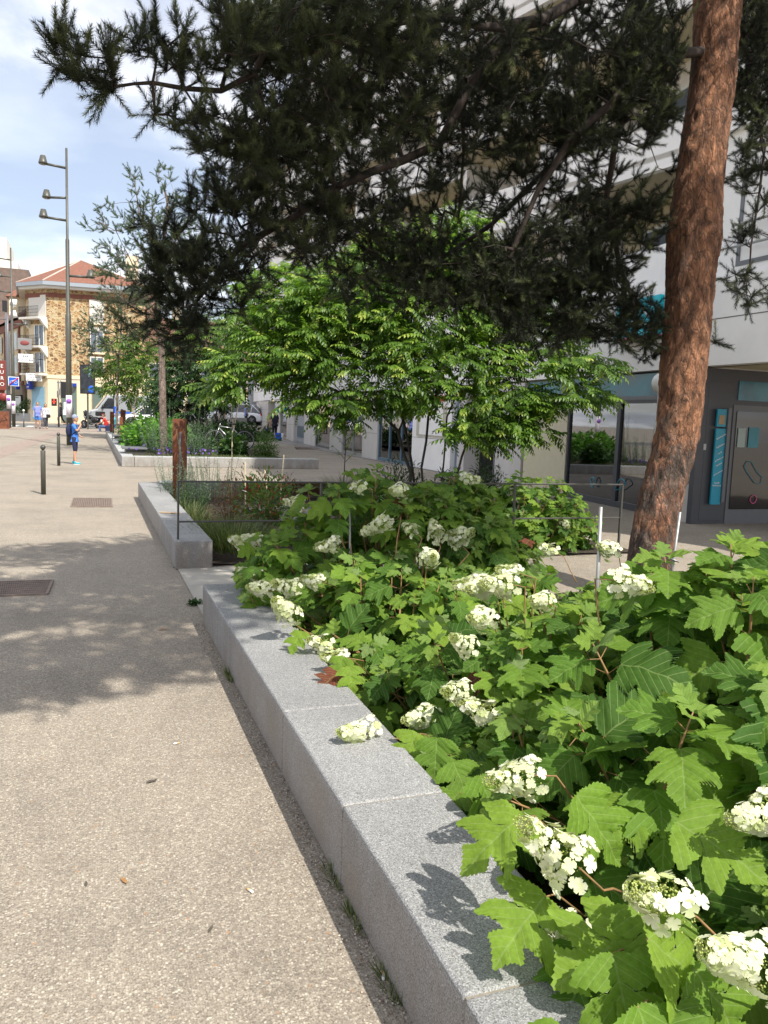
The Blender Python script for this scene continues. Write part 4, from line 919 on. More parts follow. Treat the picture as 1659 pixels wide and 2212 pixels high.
tree('multi_stemmed_tree', 'spreading bright green tree with several thin trunks beyond the fence', 'tree', 'leafy trees in the beds', B,
     [s_((900, 1108, 13.6), (885, 1020, 13.6), (862, 930, 13.5), (820, 890, 13.4), (740, 850, 13.2), (660, 820, 13.0), (600, 800, 12.9)),
      s_((905, 1105, 13.7), (890, 1000, 13.8), (870, 900, 13.9), (850, 800, 14), (840, 700, 14), (800, 620, 14)),
      s_((920, 1108, 13.6), (912, 1010, 13.5), (925, 900, 13.4), (960, 800, 13.3), (1000, 700, 13.2), (1010, 580, 13.2)),
      s_((945, 1105, 13.6), (958, 1000, 13.7), (965, 900, 13.8), (1000, 820, 13.9), (1080, 760, 13.9), (1180, 740, 13.8)),
      s_((965, 1103, 13.4), (1000, 985, 13.2), (1030, 890, 13), (1110, 850, 12.8), (1220, 820, 12.6)),
      s_((862, 930, 13.5), (900, 830, 13.2), (910, 700, 13), (900, 600, 13))],
     [(560, 700, 70, 40, 12.9, .8, 1), (630, 620, 110, 45, 13.3, 1, 1), (580, 780, 120, 36, 12.8, .8, 1), (500, 830, 60, 26, 12.6, .5, .9), (650, 700, 120, 50, 13.5, 1.2, 1.1), (760, 620, 120, 60, 13.6, 1.4, 1.1), (760, 740, 150, 60, 13.4, 1.3, 1.1), (880, 560, 130, 60, 13.6, 1.4, 1), (1000, 490, 60, 40, 13.4, .7, 1), (1020, 560, 90, 50, 13.4, 1, 1), (930, 680, 170, 70, 13.6, 1.6, 1.1), (1080, 640, 110, 60, 13.5, 1.3, 1), (1140, 720, 130, 50, 13.3, 1.2, 1.05), (980, 790, 150, 50, 13.0, 1.2, 1.05), (1120, 860, 100, 32, 12.6, .8, 1.1), (850, 850, 120, 30, 13, 1, 1), (1050, 930, 90, 28, 12.4, .6, 1.1), (1080, 890, 90, 30, 12.6, .7, 1), (1250, 790, 90, 24, 12.3, .6, 1.1), (1260, 850, 55, 24, 12.2, .5, .9), (700, 870, 80, 26, 12.9, .6, 1), (660, 800, 80, 40, 13.2, .8, 1), (760, 690, 150, 60, 14.5, .8, .9), (1150, 930, 50, 18, 12.4, .4, .8), (740, 905, 50, 14, 12.8, .4, .7)],
     7.6, SPR, M_LEAF, r_tip=.0022, rmax=.085, bark=mat('dark_smooth_bark', (.065, .055, .045), .8, noise=.3, nscale=10), shoots_per=3, jit=.06, droop=-.12, scale=1.0)
# second pine
NS2 = [needle_shoot(.20, 60, .07, .009, .008), needle_shoot(.26, 70, .075, .009, .008), needle_shoot(.15, 50, .065, .009, .008)]
B = atY(354, 975, 27); B[2] = .12; dd = (R3.T @ (B - [0, 0, CH]))[2] * -1
tree('pine_tree', 'slender grey-brown pine with a bare straight trunk in the far bed', 'pine tree', 'pines standing in the beds', B,
     [[B, D(352, 900, dd), D(350, 800, dd), D(348, 740, dd), D(340, 640, dd), D(350, 540, dd), D(362, 450, dd), D(352, 400, dd)], s_((345, 700, dd), (300, 600, dd), (250, 500, dd - 1), (215, 480, dd - 1)), s_((345, 700, dd), (260, 640, dd), (200, 600, dd)), s_((350, 560, dd), (300, 470, dd), (290, 380, dd)), s_((350, 690, dd), (430, 600, dd), (480, 560, dd))],
     [(205, 492, 28, 10, dd - .5, .6, 1.2), (235, 460, 26, 22, dd, .8, .8), (265, 480, 35, 30, dd, 1, .6), (290, 400, 20, 35, dd, .6, .7), (300, 440, 26, 26, dd, 1, .6), (352, 385, 18, 28, dd, .6, .9), (345, 430, 38, 22, dd, 1, .7), (320, 500, 60, 40, dd, 1.4, .7), (230, 545, 30, 22, dd, .8, .8), (390, 470, 50, 50, dd, 1.4, .8), (250, 585, 40, 20, dd - .5, .8, 1.2), (215, 600, 26, 10, dd, .6, .9), (400, 560, 60, 50, dd + 1, 1.2, 1), (300, 560, 50, 40, dd, 1, .8), (330, 640, 55, 40, dd, 1.3, 1.0)],
     8, NS2, M_NEED2, r_tip=.004, rmax=.19, bark=bark_mat('grey_pine_bark', [(.3, (.17, .125, .10)), (.7, (.32, .25, .205))], [(.3, (.17, .12, .095)), (.7, (.3, .23, .19))], .5), needle=True, shoots_per=3, up=.5, jit=.1, step=.6, expo=2.0, trunk_r=.13, scale=1.2)
# fuller blue-green pine further back
d4 = 40
B = D(255, 925, d4); B[2] = .12
tree('pine_tree', 'bushy blue-green pine in front of the stone house', 'pine tree', 'pines standing in the beds', B,
     [s_((252, 925, d4), (255, 800, d4), (262, 700, d4), (262, 600, d4), (258, 570, d4)), ],
     [(262, 590, 22, 24, d4, .8, 1), (250, 635, 40, 22, d4, 1.3, 1), (225, 690, 45, 22, d4, 1.5, 1.1), (190, 705, 30, 14, d4, 1, 1.1), (215, 730, 50, 20, d4, 1.5, 1.1), (185, 755, 26, 12, d4, .8, 1.2), (300, 680, 45, 40, d4, 1.6, 1.1), (270, 740, 50, 30, d4, 1.5, 1.0), (195, 790, 22, 12, d4, .8, 1), (290, 610, 24, 22, d4, 1, .8), (240, 660, 40, 20, d4, 1.3, 1), (310, 740, 40, 30, d4, 1.4, 1)],
     10, NS2, M_NEED2, r_tip=.007, rmax=.14, needle=True, shoots_per=4, up=.3, scale=1.25, step=.7)
SPY = [spray(9, .6, .19, .42, .4), spray(7, .5, .2, .5, .3)]
d5 = 44
tree('small_leafy_tree', 'small yellow-green tree nearest the parked motorcycle', 'tree', 'leafy trees in the beds', D(247, 918, d5) * [1, 1, 0] + [0, 0, .1],
     [s_((245, 918, d5), (247, 850, d5), (245, 800, d5)), s_((247, 850, d5), (225, 800, d5))],
     [(235, 790, 36, 22, d5, 1, 1), (260, 750, 34, 24, d5, 1, 1), (225, 830, 26, 14, d5, .8, 1), (250, 830, 24, 16, d5, .8, .8), (290, 800, 30, 30, d5, 1, 1), (262, 790, 36, 26, d5, 1.2, 1), (290, 850, 22, 20, d5, .8, .8)],
     9, SPY, M_LEAFY, r_tip=.005, rmax=.09, shoots_per=3, scale=1.0, spread=.7, step=.8)
tree('small_leafy_tree', 'yellow-green tree with pale forked limbs behind the red-shirted man', 'tree', 'leafy trees in the beds', D(297, 925, 40) * [1, 1, 0] + [0, 0, .1],
     [s_((300, 925, 40), (288, 890, 40), (275, 850, 40), (270, 800, 40)), s_((304, 925, 40), (315, 880, 40), (330, 860, 40)), s_((288, 890, 40), (300, 830, 40), (320, 780, 40))],
     [(320, 790, 34, 36, 40, 1, 1), (300, 745, 34, 20, 40, 1, 1), (275, 840, 24, 20, 40, .8, .9), (330, 840, 24, 22, 40, .8, .8), (290, 790, 30, 26, 40, 1, .9)],
     9, SPY, M_LEAFY, r_tip=.007, rmax=.1, bark=mat('pale_bark', (.30, .25, .18), .8, noise=.2), shoots_per=3, spread=.7, step=.8)
dk = 34
tree('dark_leafy_tree', 'dense dark green tree behind the slender pine trunk', 'tree', 'leafy trees in the beds', D(455, 935, dk) * [1, 1, 0] + [0, 0, .1],
     [s_((452, 935, dk), (440, 880, dk), (425, 820, dk), (420, 760, dk)), s_((460, 935, dk), (470, 880, dk), (480, 820, dk)), s_((448, 935, dk), (425, 890, dk), (400, 830, dk)), s_((465, 930, dk), (480, 890, dk), (500, 860, dk))],
     [(400, 760, 50, 36, dk, 2, 1), (450, 740, 60, 34, dk, 2, 1), (380, 820, 46, 40, dk, 2, 1.1), (440, 810, 60, 50, dk, 2.5, 1.1), (400, 870, 50, 30, dk, 2, 1.1), (460, 860, 45, 26, dk, 2, .9), (350, 850, 30, 30, dk, 1.5, 1.2), (500, 790, 34, 30, dk, 1.5, 1), (505, 840, 24, 20, dk, 1.2, .8), (430, 700, 50, 20, dk, 1.5, .8), (370, 900, 40, 20, dk, 1.5, .9)],
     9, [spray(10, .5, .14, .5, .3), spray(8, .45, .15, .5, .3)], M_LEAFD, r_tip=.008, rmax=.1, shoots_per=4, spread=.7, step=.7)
tree('dark_leafy_tree', 'light green leafy crown left of the spreading tree', 'tree', 'leafy trees in the beds', D(520, 925, 30) * [1, 1, 0] + [0, 0, .1],
     [s_((505, 930, 30), (500, 880, 30), (470, 800, 30), (440, 730, 30)), s_((505, 930, 30), (520, 850, 30), (530, 760, 30))],
     [(430, 715, 36, 18, 30, 1.2, 1), (480, 740, 44, 26, 30, 1.4, .9), (520, 780, 40, 30, 30, 1.4, .8), (470, 690, 34, 14, 30, 1, .8)],
     7, [spray(9, .45, .13, .42, .4)], M_LEAF, r_tip=.006, rmax=.07, shoots_per=3, step=.7)

# ================================================================ low plants
def leafy(name, label, cat, c, r, N, size, mat_, w=.45, group=None, stems=6, zlo=.15, updir=.2, rb=(0, 1), stem_mat=None, shell=.5):
    """bush: leaves through a dome, more of them near its outside, on thin stems"""
    T, F, U = leaf_t(w, .25, .25, 3); v = rdir(N); v[:, 2] = np.abs(v[:, 2]); rad = rng.random(N) ** (1 - shell * .6) ; P = v * rad[:, None] * np.array(r)
    lump = np.array([1 + .22 * mnoise.noise((float(p[0] * 3 / r[0]), float(p[1] * 3 / r[1]), float(p[2] * 3 + N))) for p in P]); P = P * lump[:, None]; P[:, 2] = P[:, 2] * (1 - zlo) + zlo * r[2]
    d = unit(v + rng.normal(size=(N, 3)) * .6 + [0, 0, updir]); V, FF, UU = combine(T, F, U, frames(d, np.array([0, 0, 1.0]) + rng.normal(size=(N, 3)) * .5), P, size * rng.uniform(.6, 1.3, N))
    e = empty(name, c, label, cat, group); clus = np.clip(rng.uniform(rb[0], rb[1], N), 0, 1)
    nmesh('leaves', V, FF, mat_, e, rnd=np.repeat(clus, len(T)))
    m = MB()
    for k in range(stems * 3):
        j = random.randrange(N); p = P[j] * .95; m.tube([(p[0] * .15, p[1] * .15, -.02), (p[0] * .6, p[1] * .6, p[2] * .6), tuple(p)], [.006, .004, .002], 4)
    m.build('stems', stem_mat or M_TWIG, e); return e
def spikes(name, label, cat, c, r, N, H, mat_, leaf=.03, group=None, lean=.25, w=.28):
    """upright leafy spikes (sage, wormwood, bamboo)"""
    T, F, U = leaf_t(w, .2, .2, 2); Ps = []; ds = []; m = MB(); e = empty(name, c, label, cat, group)
    for k in range(N):
        a = random.uniform(0, 2 * pi); rr = math.sqrt(random.random()); b = np.array([math.cos(a) * rr * r[0], math.sin(a) * rr * r[1], 0]); h = H * random.uniform(.6, 1.1)
        top = b + np.array([math.cos(a) * lean * h * rr + random.uniform(-.1, .1) * h, math.sin(a) * lean * h * rr + random.uniform(-.1, .1) * h, h]); m.tube([b, (b + top) / 2 + rng.normal(size=3) * .02, top], [.004, .003, .0015], 4)
        n = int(h / leaf * 1.8)
        for i in range(n):
            t = .15 + .85 * i / n; an = i * 2.4; Ps.append(b + (top - b) * t); ds.append((math.cos(an), math.sin(an), .55))
    m.build('stems', mat_, e); n = len(Ps)
    V, FF, UU = combine(T, F, U, frames(np.array(ds) + rng.normal(size=(n, 3)) * .2, np.tile([[0, 0, 1.0]], (n, 1)) + rng.normal(size=(n, 3)) * .3), np.array(Ps), leaf * rng.uniform(.7, 1.3, n))
    nmesh('leaves', V, FF, mat_, e, rnd=np.repeat(rng.random(n), len(T))); return e
G2 = 'plants of the second bed'
def g(px, py, z=.08): return at(px, py, z)
leafy('nandina_bush', 'red and green nandina with scarlet berries just behind the fence', 'shrub', (2.05, 9.7, .1), (.48, .45, .78), 1500, .07, M_NAND, .32, G2, zlo=.2)
leafy('feathery_bush', 'feathery russet brown bush beside the second seat wall', 'shrub', (1.62, 9.9, .1), (.30, .35, .70), 1300, .05, M_RUSTL, .2, G2)
leafy('nandina_bush', 'thin pinkish nandina sprays behind the marker post', 'shrub', (2.6, 13.4, .1), (.6, .4, .62), 520, .06, M_NAND, .3, G2, shell=.2)
leafy('nandina_bush', 'nandina with red flowers in front of the low back wall', 'shrub', (3.2, 13.8, .1), (.35, .3, .45), 420, .06, M_NAND, .3, G2, rb=(.4, 1))
spikes('sage_plant', 'grey-green sage spikes left of the rusty post', 'sage', (1.28, 13.1, .1), (.24, .5, 0), 40, .72, M_SAGE, .045, G2)
spikes('sage_plant', 'grey-green spikes right of the rusty post', 'sage', (1.85, 13.2, .1), (.36, .5, 0), 44, .72, M_SAGE, .045, G2)
spikes('sage_plant', 'green spikes at the foot of the marker post', 'sage', (1.38, 11.7, .1), (.22, .6, 0), 46, .40, M_LEAFD, .05, G2)
spikes('wormwood_plant', 'tall thin silver stems rising in front of the rusty post', 'plant', (1.75, 12.6, .1), (.3, .2, 0), 7, 1.35, M_SAGE, .03, G2, lean=.3)
tuft('grass_tuft', 'arching green grass along the inner edge of the second wall', (1.30, 11.0, .08), (.16, 1.5), 900, .26, M_GRASS, group=G2, w=.005, kind='stuff')
tuft('grass_tuft', 'tall pale grass at the end of the second seat wall', (1.50, 8.9, .08), (.38, .65), 1600, .38, M_GRASS, group=G2, w=.004)
tuft('grass_tuft', 'pale striped grass clump by the low back wall', (4.3, 13.5, .08), (.3, .3), 900, .5, M_GRASS, group=G2, w=.006)
tuft('grass_tuft', 'dry grass between the canes', (2.6, 9.2, .08), (.8, .6), 900, .22, M_GRASS, group=G2, w=.004)
for k, (X, Y, s, lab) in enumerate([(5.0, 12.9, .55, 'dark bamboo-like bush left of the thin trunks'), (6.9, 13.2, .5, 'dark bushy plant right of the thin trunks'), (5.9, 12.6, .45, 'dark low bush in front of the thin trunks'), (4.4, 12.0, .35, 'low reddish-green bush before the grey bush')]):
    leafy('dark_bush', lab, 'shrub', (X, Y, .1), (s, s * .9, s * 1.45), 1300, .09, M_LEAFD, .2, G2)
b_ = empty('bare_sapling', g(737, 1012, .1) * 0 + at(742, 1050, .1), 'young sapling of thin branches above the dark hydrangea', 'sapling', None)
m = MB(); p0 = Vector(b_.location); Ps = []; ds = []
for k in range(12):
    h = .5 + .09 * k; a = k * 2.4; q0 = Vector((0, 0, h)); q1 = Vector((math.cos(a) * .3, math.sin(a) * .3, h + .28)); m.tube([q0, (q0 + q1) / 2, q1], [.006, .004, .002], 4)
    for j in range(9): t = .3 + .08 * j; Ps.append(q0.lerp(q1, t)); ds.append((math.cos(a + j), math.sin(a + j), -.1))
m.tube([(0, 0, 0), (.02, 0, .8), (0, .02, 1.7)], [.012, .009, .003], 6); m.build('stem', M_TWIG, b_)
T, F, U = leaf_t(.4, .2, .2, 3); V, FF, UU = combine(T, F, U, frames(np.array(ds), np.tile([[0, 0, 1.0]], (len(ds), 1)) + rng.normal(size=(len(ds), 3)) * .3), np.array([tuple(p) for p in Ps]), np.full(len(Ps), .085)); nmesh('leaves', V, FF, M_LEAF, b_, rnd=np.repeat(rng.random(len(Ps)), len(T)))
# rear timber edge and membrane in the pit
e = empty('timber_edge', (3.5, 14.6, .0), 'dark red-brown boards along the foot of the low back wall', 'boards')
MB().box(-.9, 1.6, -.02, .02, .08, .22).build('board', M_WOODR, e); MB().box(-.9, 1.6, -.05, -.01, .24, .30).build('board', M_WOODR, e)
e = empty('pond_liner', (3.2, 11.8, .085), 'crumpled dark liner lying on the soil behind the red berries', 'liner')
n = 30; V = [(x, y, .05 * mnoise.noise((x * 4, y * 5, 1)) + .02) for y in np.linspace(-1, 1, n) for x in np.linspace(-.9, .9, n)]; F = [(j * n + i, j * n + i + 1, (j + 1) * n + i + 1, (j + 1) * n + i) for j in range(n - 1) for i in range(n - 1)]
nmesh('sheet', V, F, mat('liner', (.05, .048, .045), .35), e, smooth=True)
# canes and metal rods
def cane(px, py, pyb, Y, lab, lean=0, disc=True, mt=None, r=.009):
    p = atY(px, py, Y); z0 = .05; pb = atY(pyb[0], pyb[1], Y) if isinstance(pyb, tuple) else np.array([p[0] + lean, Y, z0]); pb = np.array([p[0] + lean, Y, z0])
    e = empty('support_cane', pb, lab, 'cane', 'canes and rods stuck in the beds'); d = p - pb
    m = MB(); m.tube([(0, 0, 0), tuple(d)], r, 8); m.build('rod', mt or M_CANE, e)
    if disc: MB().lathe([(0, -.004), (.045, -.004), (.045, .004), (0, .004)], 14, Matrix.Translation(tuple(d * .55)) @ Matrix.Rotation(.35, 4, 'Y')).build('label_disc', M_STEEL, e)
    return e
cane(502, 1702 * 0 + 917, 0, 13.0, 'pair of grey canes right of the rusty marker post', .0, False)
cane(965 * .5486 + 0, 1818 * .5486, 0, 10.6, 'thin cane standing upright left of the three canes', .02, True)
cane(1042 * .5486, 1844 * .5486, 0, 10.2, 'thin cane leaning to the right, middle of the three', .10, True)
cane(1118 * .5486, 1791 * .5486, 0, 10.8, 'taller cane with black ties, right of the three', -.06, False)
cane(1378 * .5486, 1963 * .5486, 0, 5.3, 'grey rod standing among the shaded hydrangea flowers', .03, False, M_STEEL, .008)
cane(1298, 1095, 0, 3.75, 'shiny steel rod rising from the sunlit hydrangea', .03, False, M_STEEL, .0105)
cane(1469, 1106, 0, 5.1, 'steel rod with a tilted disc against the pine trunk', -.06, True, M_STEEL, .011)
# grass and weeds at the foot of the near wall
for (px, py, L, n, lab) in [(497, 1465, .07, 120, 'thin grass tuft at the wall foot in tree shade'), (765, 1890, .05, 90, 'grass at the wall foot beside small shadows'), (800, 1985, .05, 110, 'grass tuft lower along the wall foot'), (860, 2130, .06, 120, 'grass tuft at the bottom corner of the wall')]:
    p = at(px, py); tuft('grass_tuft', lab, (.765, p[1], 0), (.018, .09), n, L, M_GRASS, group='weeds along the near wall', w=.0018)
p = at(423, 1308); leafy('weed', 'small green weed at the far corner of the near wall', 'weed', (p[0], p[1] + .02, 0), (.07, .05, .035), 120, .03, M_LEAFD, .5, 'weeds along the near wall', 2)
# far bed planting
G3 = 'plants of the far bed'
spikes('wormwood_bush', 'tall silver-green wormwood in the front of the far bed', 'shrub', (2.35, 24.9, .15), (.9, .7, 0), 120, 1.05, M_SAGE, .06, G3)
spikes('wormwood_plant', 'high pale flower stems round the slender pine', 'plant', (2.6, 24.6, .15), (1.1, .5, 0), 22, 1.75, M_SAGE, .04, G3, lean=.1)
leafy('bright_shrub', 'bright lime green shrub behind the black seats', 'shrub', (2.3, 29.5, .15), (1.3, 1.6, 1.15), 2600, .16, M_LEAFB, .8, G3)
leafy('bright_shrub', 'lime green shrub reaching the far red-shirted man', 'shrub', (2.2, 36, .15), (1.1, 1.8, 1.0), 1300, .17, M_LEAFB, .8, G3)
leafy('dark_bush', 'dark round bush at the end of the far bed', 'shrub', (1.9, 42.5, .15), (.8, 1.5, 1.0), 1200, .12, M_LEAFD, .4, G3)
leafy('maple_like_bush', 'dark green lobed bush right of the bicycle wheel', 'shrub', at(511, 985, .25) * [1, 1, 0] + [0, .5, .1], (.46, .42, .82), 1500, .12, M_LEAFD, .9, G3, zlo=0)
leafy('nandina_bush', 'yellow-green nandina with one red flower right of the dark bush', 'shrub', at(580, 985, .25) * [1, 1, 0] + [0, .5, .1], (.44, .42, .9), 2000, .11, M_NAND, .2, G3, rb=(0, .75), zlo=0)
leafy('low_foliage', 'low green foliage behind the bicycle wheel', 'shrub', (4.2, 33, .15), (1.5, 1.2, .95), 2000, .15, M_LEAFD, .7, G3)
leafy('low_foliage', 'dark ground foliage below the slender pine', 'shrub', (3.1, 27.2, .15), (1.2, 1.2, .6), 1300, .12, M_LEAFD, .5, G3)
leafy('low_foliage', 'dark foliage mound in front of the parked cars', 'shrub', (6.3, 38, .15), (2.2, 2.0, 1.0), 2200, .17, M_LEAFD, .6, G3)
tuft('grass_tuft', 'yellowish grass edging along the far bed front', (3.3, 23.7, .15), (2.3, .36), 5000, .2, M_GRASS, group=G3, w=.008, kind='stuff')
Ps = rng.normal(size=(60, 3)) * [.55, .2, .05] + [2.4, 23.9, .42]; T, F = FLT; V, FF = place(T, F, frames(rdir(60), rdir(60)), Ps - [2.4, 23.9, .1], np.full(60, .035))
e = empty('purple_flowers', (2.4, 23.9, .1), 'small purple flowers in the grass of the far bed', 'flowers', G3); nmesh('blossoms', V, FF, M_PURP, e, rnd=np.repeat(rng.random(60), len(T)))
m = MB()
for p in Ps: m.tube([(p[0] - 2.4, p[1] - 23.9, 0), (p[0] - 2.4, p[1] - 23.9, p[2] - .1)], .003, 3)
m.build('stems', M_GRASS, e)
# ================================================================ modern white apartment building on the right
q = NT('stone_cladding'); q.col(q.mix(1.0, q.ramp(q.noise(60, 5), [(.3, (.54, .505, .475)), (.7, (.64, .605, .575))]), q.ramp(q.noise(.8, 5, .7, q.map((1, 1, .3))), [(.3, .86), (.7, 1.05)]), 'MULTIPLY')); q.rough(.6); M_CLAD = q.m
M_RENDER = mat('white_render', (.86, .835, .81), .75, noise=.07, nscale=1.2)
M_CREAM = mat('cream_panel', (.60, .54, .38), .6, noise=.05)
M_YEL = mat('yellow_render', (.66, .58, .40), .8, noise=.06)
M_DGREY = mat('dark_grey_panel', (.055, .057, .066), .42, noise=.08)
M_INT = mat('interior', (.05, .05, .05), .9)
M_INT2 = mat('interior_pale', (.30, .29, .27), .9, noise=.3, nscale=2)
def glass(name, tint=(.75, .8, .8), f=.10, rough=.02):
    q = NT(name); tr = q.n('ShaderNodeBsdfTransparent'); tr.inputs[0].default_value = (*tint, 1)
    gl = q.n('ShaderNodeBsdfGlossy'); gl.inputs['Roughness'].default_value = rough; gl.inputs[0].default_value = (.95, .97, 1, 1)
    fr = q.n('ShaderNodeFresnel', IOR=1.6); ad_ = q.math('MULTIPLY_ADD', fr.outputs[0], 1.1, f)
    ms = q.n('ShaderNodeMixShader'); q.l(ad_, ms.inputs[0]); q.l(tr.outputs[0], ms.inputs[1]); q.l(gl.outputs[0], ms.inputs[2]); q.l(ms.outputs[0], q.out.inputs[0]); return q.m
M_GLASS = glass('shop_glass', (.62, .68, .66), .16)
M_GLASSW = mat('window_glass', (.10, .13, .17), .05, spec=1.0)
M_TEAL = mat('teal_print', (.02, .21, .27), .4, noise=.15, nscale=3)
q = NT('blue_fascia_glass'); q.col(q.ramp(q.noise(1.3, 3), [(.3, (.02, .09, .13)), (.5, (.03, .20, .26)), (.7, (.10, .16, .19))])); q.b.inputs['Roughness'].default_value = .15; M_FASC = q.m
M_CYAN = mat('cyan_sign', (.0, .27, .39), .35, noise=.1, nscale=2)
M_PINK = mat('pink_strip', (.75, .12, .30), .4); M_SIGNW = mat('sign_white', (.82, .84, .82), .5); M_RED = mat('red_sign', (.55, .03, .03), .5); M_REDD = mat('brick_red_plate', (.45, .04, .04), .5)
PL = [(9.45, 10.6), (9.55, 12.0), (9.77, 14.9), (10.0, 18.0), (10.1, 30.0), (11.1, 43.0), (12.2, 56.0), (13.2, 69.0)]
def plx(y):
    for a, b in zip(PL[:-1], PL[1:]):
        if y <= b[1]: break
    t = (y - a[1]) / (b[1] - a[1]); return a[0] + (b[0] - a[0]) * t
def fx(px):
    d = ray(px, 881 + .036 * (px - 197))
    for a, b in zip(PL[:-1], PL[1:]):
        a = np.array(a); b = np.array(b); e_ = b - a; M = np.array([[d[0], -e_[0]], [d[1], -e_[1]]]); s, t = np.linalg.solve(M, a)
        if -1e-6 <= t <= 1.000001 and s > 0: return a + e_ * t
    return np.array(PL[-1])
bl = empty('apartment_building', (10, 12, 0), 'long white apartment building with shops on its ground floor', 'building')
BO = Vector((10, 12, 0))
def part(m, name, mt, par=None, **k):
    m.v = [tuple(Vector(p) - BO) for p in m.v]; return m.build(name, mt, par or bl, **k)
def seg(a, b, w, z0, z1, off=0): return MB().obox(a, b, w, z0, z1, off)
GY = 2.3
def pillar(a, b, par=None, mt=None, z1=2.55):
    o = part(seg(a, b, .5, 0, z1, -.04), 'pillar', mt or M_CLAD, bevel=.006)
    a = np.array(a); b = np.array(b); part(MB().obox(a, b, .005, .99, 1.0, -.046), 'joint', M_JL, o); part(MB().obox(a, b, .005, 1.9, 1.91, -.046), 'joint', M_JL, o); return o
def shop_glass(a, b, nm, z1=2.1, kick=.12, interior=True, fr=M_DGREY, mull=0, frw=.06, off=.02, gl=None):
    a = np.array(a, float); b = np.array(b, float); d = (b - a) / np.linalg.norm(b - a); L = np.linalg.norm(b - a)
    f = MB(); f.obox(a, a + d * frw, .1, 0, z1, off); f.obox(b - d * frw, b, .1, 0, z1, off); f.obox(a + d * frw, b - d * frw, .1, z1 - frw, z1, off); f.obox(a + d * frw, b - d * frw, .1, .0, kick, off)
    for k in range(mull): c = a + d * L * (k + 1) / (mull + 1); f.obox(c - d * frw * .7, c + d * frw * .7, .1, kick, z1 - frw, off)
    fo = part(f, nm, fr); part(MB().obox(a + d * frw, b - d * frw, .012, kick, z1 - frw, off + .04), 'glass', gl or M_GLASS, fo); return fo
# near shop: window wall, cream door, pillars
w0, w1, w2 = fx(1225), fx(1333), fx(1418)
so1 = shop_glass(w2, w1, 'shop_window', 2.08); so2 = shop_glass(w1, w0, 'shop_window', 2.08)
def blue_band(a, b): return part(seg(a, b, .1, 2.14, 2.56, .05), 'fascia', M_FASC)
part(seg(w2, w0, .14, 2.08, 2.15, .0), 'transom', M_GREY); blue_band(w2, fx(1135))
part(seg((9.45, 10.6), w2, .10, 0, 2.58, -.03), 'pillar', M_CLAD, bevel=.006)
part(MB().obox((9.44, 10.61), w2, .004, .99, 1.0, -.036), 'joint', M_JL)
part(seg(w0, fx(1135), .12, 0, 2.14, .0), 'cream_door', M_CREAM); c0 = fx(1205); c1_ = fx(1190); part(seg(fx(1203), fx(1190), .01, 1.78, 1.88, -.012), 'notice', M_REDD)
hd = fx(1138) + np.array([0, 0]); part(MB().box(hd[0] - .05, hd[0] - .01, hd[1] - .16, hd[1] - .12, .95, 1.15), 'handle', M_STEEL)
pillar(fx(1132), fx(1076))
part(seg(fx(1076), fx(1008), .1, 0, 2.6, .9), 'recess_wall', mat('dirty_grey_render', (.27, .27, .28), .8, noise=.2, nscale=2)); 
pillar(fx(1008), fx(993)); part(seg(fx(993), fx(978), .1, 0, 2.2, .12), 'side_door', mat('blue_grey_frame', (.14, .20, .26), .4))
wp = pillar(fx(978), fx(894), mt=M_RENDER); bx = part(seg(fx(968), fx(905), .04, 1.05, 2.0, -.08), 'notice_board', mat('board_paper', (.50, .46, .37), .7)); part(seg(fx(962), fx(912), .01, 1.1, 1.95, -.092), 'sheet', M_RENDER, bx)
part(seg(fx(965), fx(910), .03, 2.15, 2.32, -.09), 'red_sign', M_RED)
shop_glass(fx(894), fx(818), 'shop_window', 2.5, fr=mat('blue_frame', (.10, .17, .23), .4), mull=2)
pillar(fx(818), fx(786)); shop_glass(fx(786), fx(741), 'shop_window', 2.5, fr=M_STEEL, mull=1); pillar(fx(741), fx(715)); shop_glass(fx(715), fx(683), 'shop_window', 2.5, fr=M_DGREY)
pillar(fx(683), fx(659)); vw = part(seg(fx(659), fx(636), .1, 0, 2.6, .2), 'grey_wall', mat('grey_render', (.33, .34, .36), .8, noise=.1)); part(MB().obox(fx(656), fx(638), .05, .3, .95, .14), 'louvre', mat('louvre', (.06, .10, .12), .5), vw); part(MB().obox(fx(656), fx(640), .05, 1.6, 1.95, .14), 'brown_sign', M_WOODR, vw)
pillar(fx(636), fx(621)); shop_glass(fx(621), fx(606), 'shop_window', 2.6, fr=M_STEEL); pillar(fx(606), fx(596)); part(seg(fx(596), fx(580), .1, 0, 2.6, .5), 'dark_entrance', M_INT)
pillar(fx(580), fx(556)); part(MB().obox(fx(607), fx(604), .25, 1.7, 2.05, -.3), 'blue_lightbox', mat('blue_lightbox', (.02, .25, .60), .4))
part(MB().lathe([(.42, 0), (.42, 4.6)], 20, Matrix.Translation(tuple(at(543, 932)))), 'round_column', mat('grey_column', (.36, .37, .38), .6))
# entrance wall facing the camera, under the overhang
ew = part(MB().box(9.36, 13, 10.59, 10.7, 0, 2.58), 'entrance_wall', M_DGREY)
part(MB().box(9.52, 10.02, 10.585, 10.6, .06, 2.36), 'door_leaf', mat('grey_door', (.062, .064, .072), .45), ew, bevel=.004)
part(MB().box(10.06, 12.6, 10.58, 10.6, .0, 2.0), 'door_frame', M_GREY, ew)
part(MB().box(10.13, 12.5, 10.565, 10.578, .25, 1.9), 'glass', mat('dark_door_glass', (.012, .012, .013), .05, spec=1), ew)
part(MB().box(10.13, 12.5, 10.575, 10.598, 2.08, 2.40), 'fascia', M_FASC, ew)
part(MB().box(10.17, 10.33, 10.55, 10.56, 1.30, 1.62), 'notice', mat('pale_notice', (.38, .46, .44), .6), ew); part(MB().box(10.40, 10.62, 10.55, 10.56, 1.30, 1.64), 'notice', M_TEAL, ew)
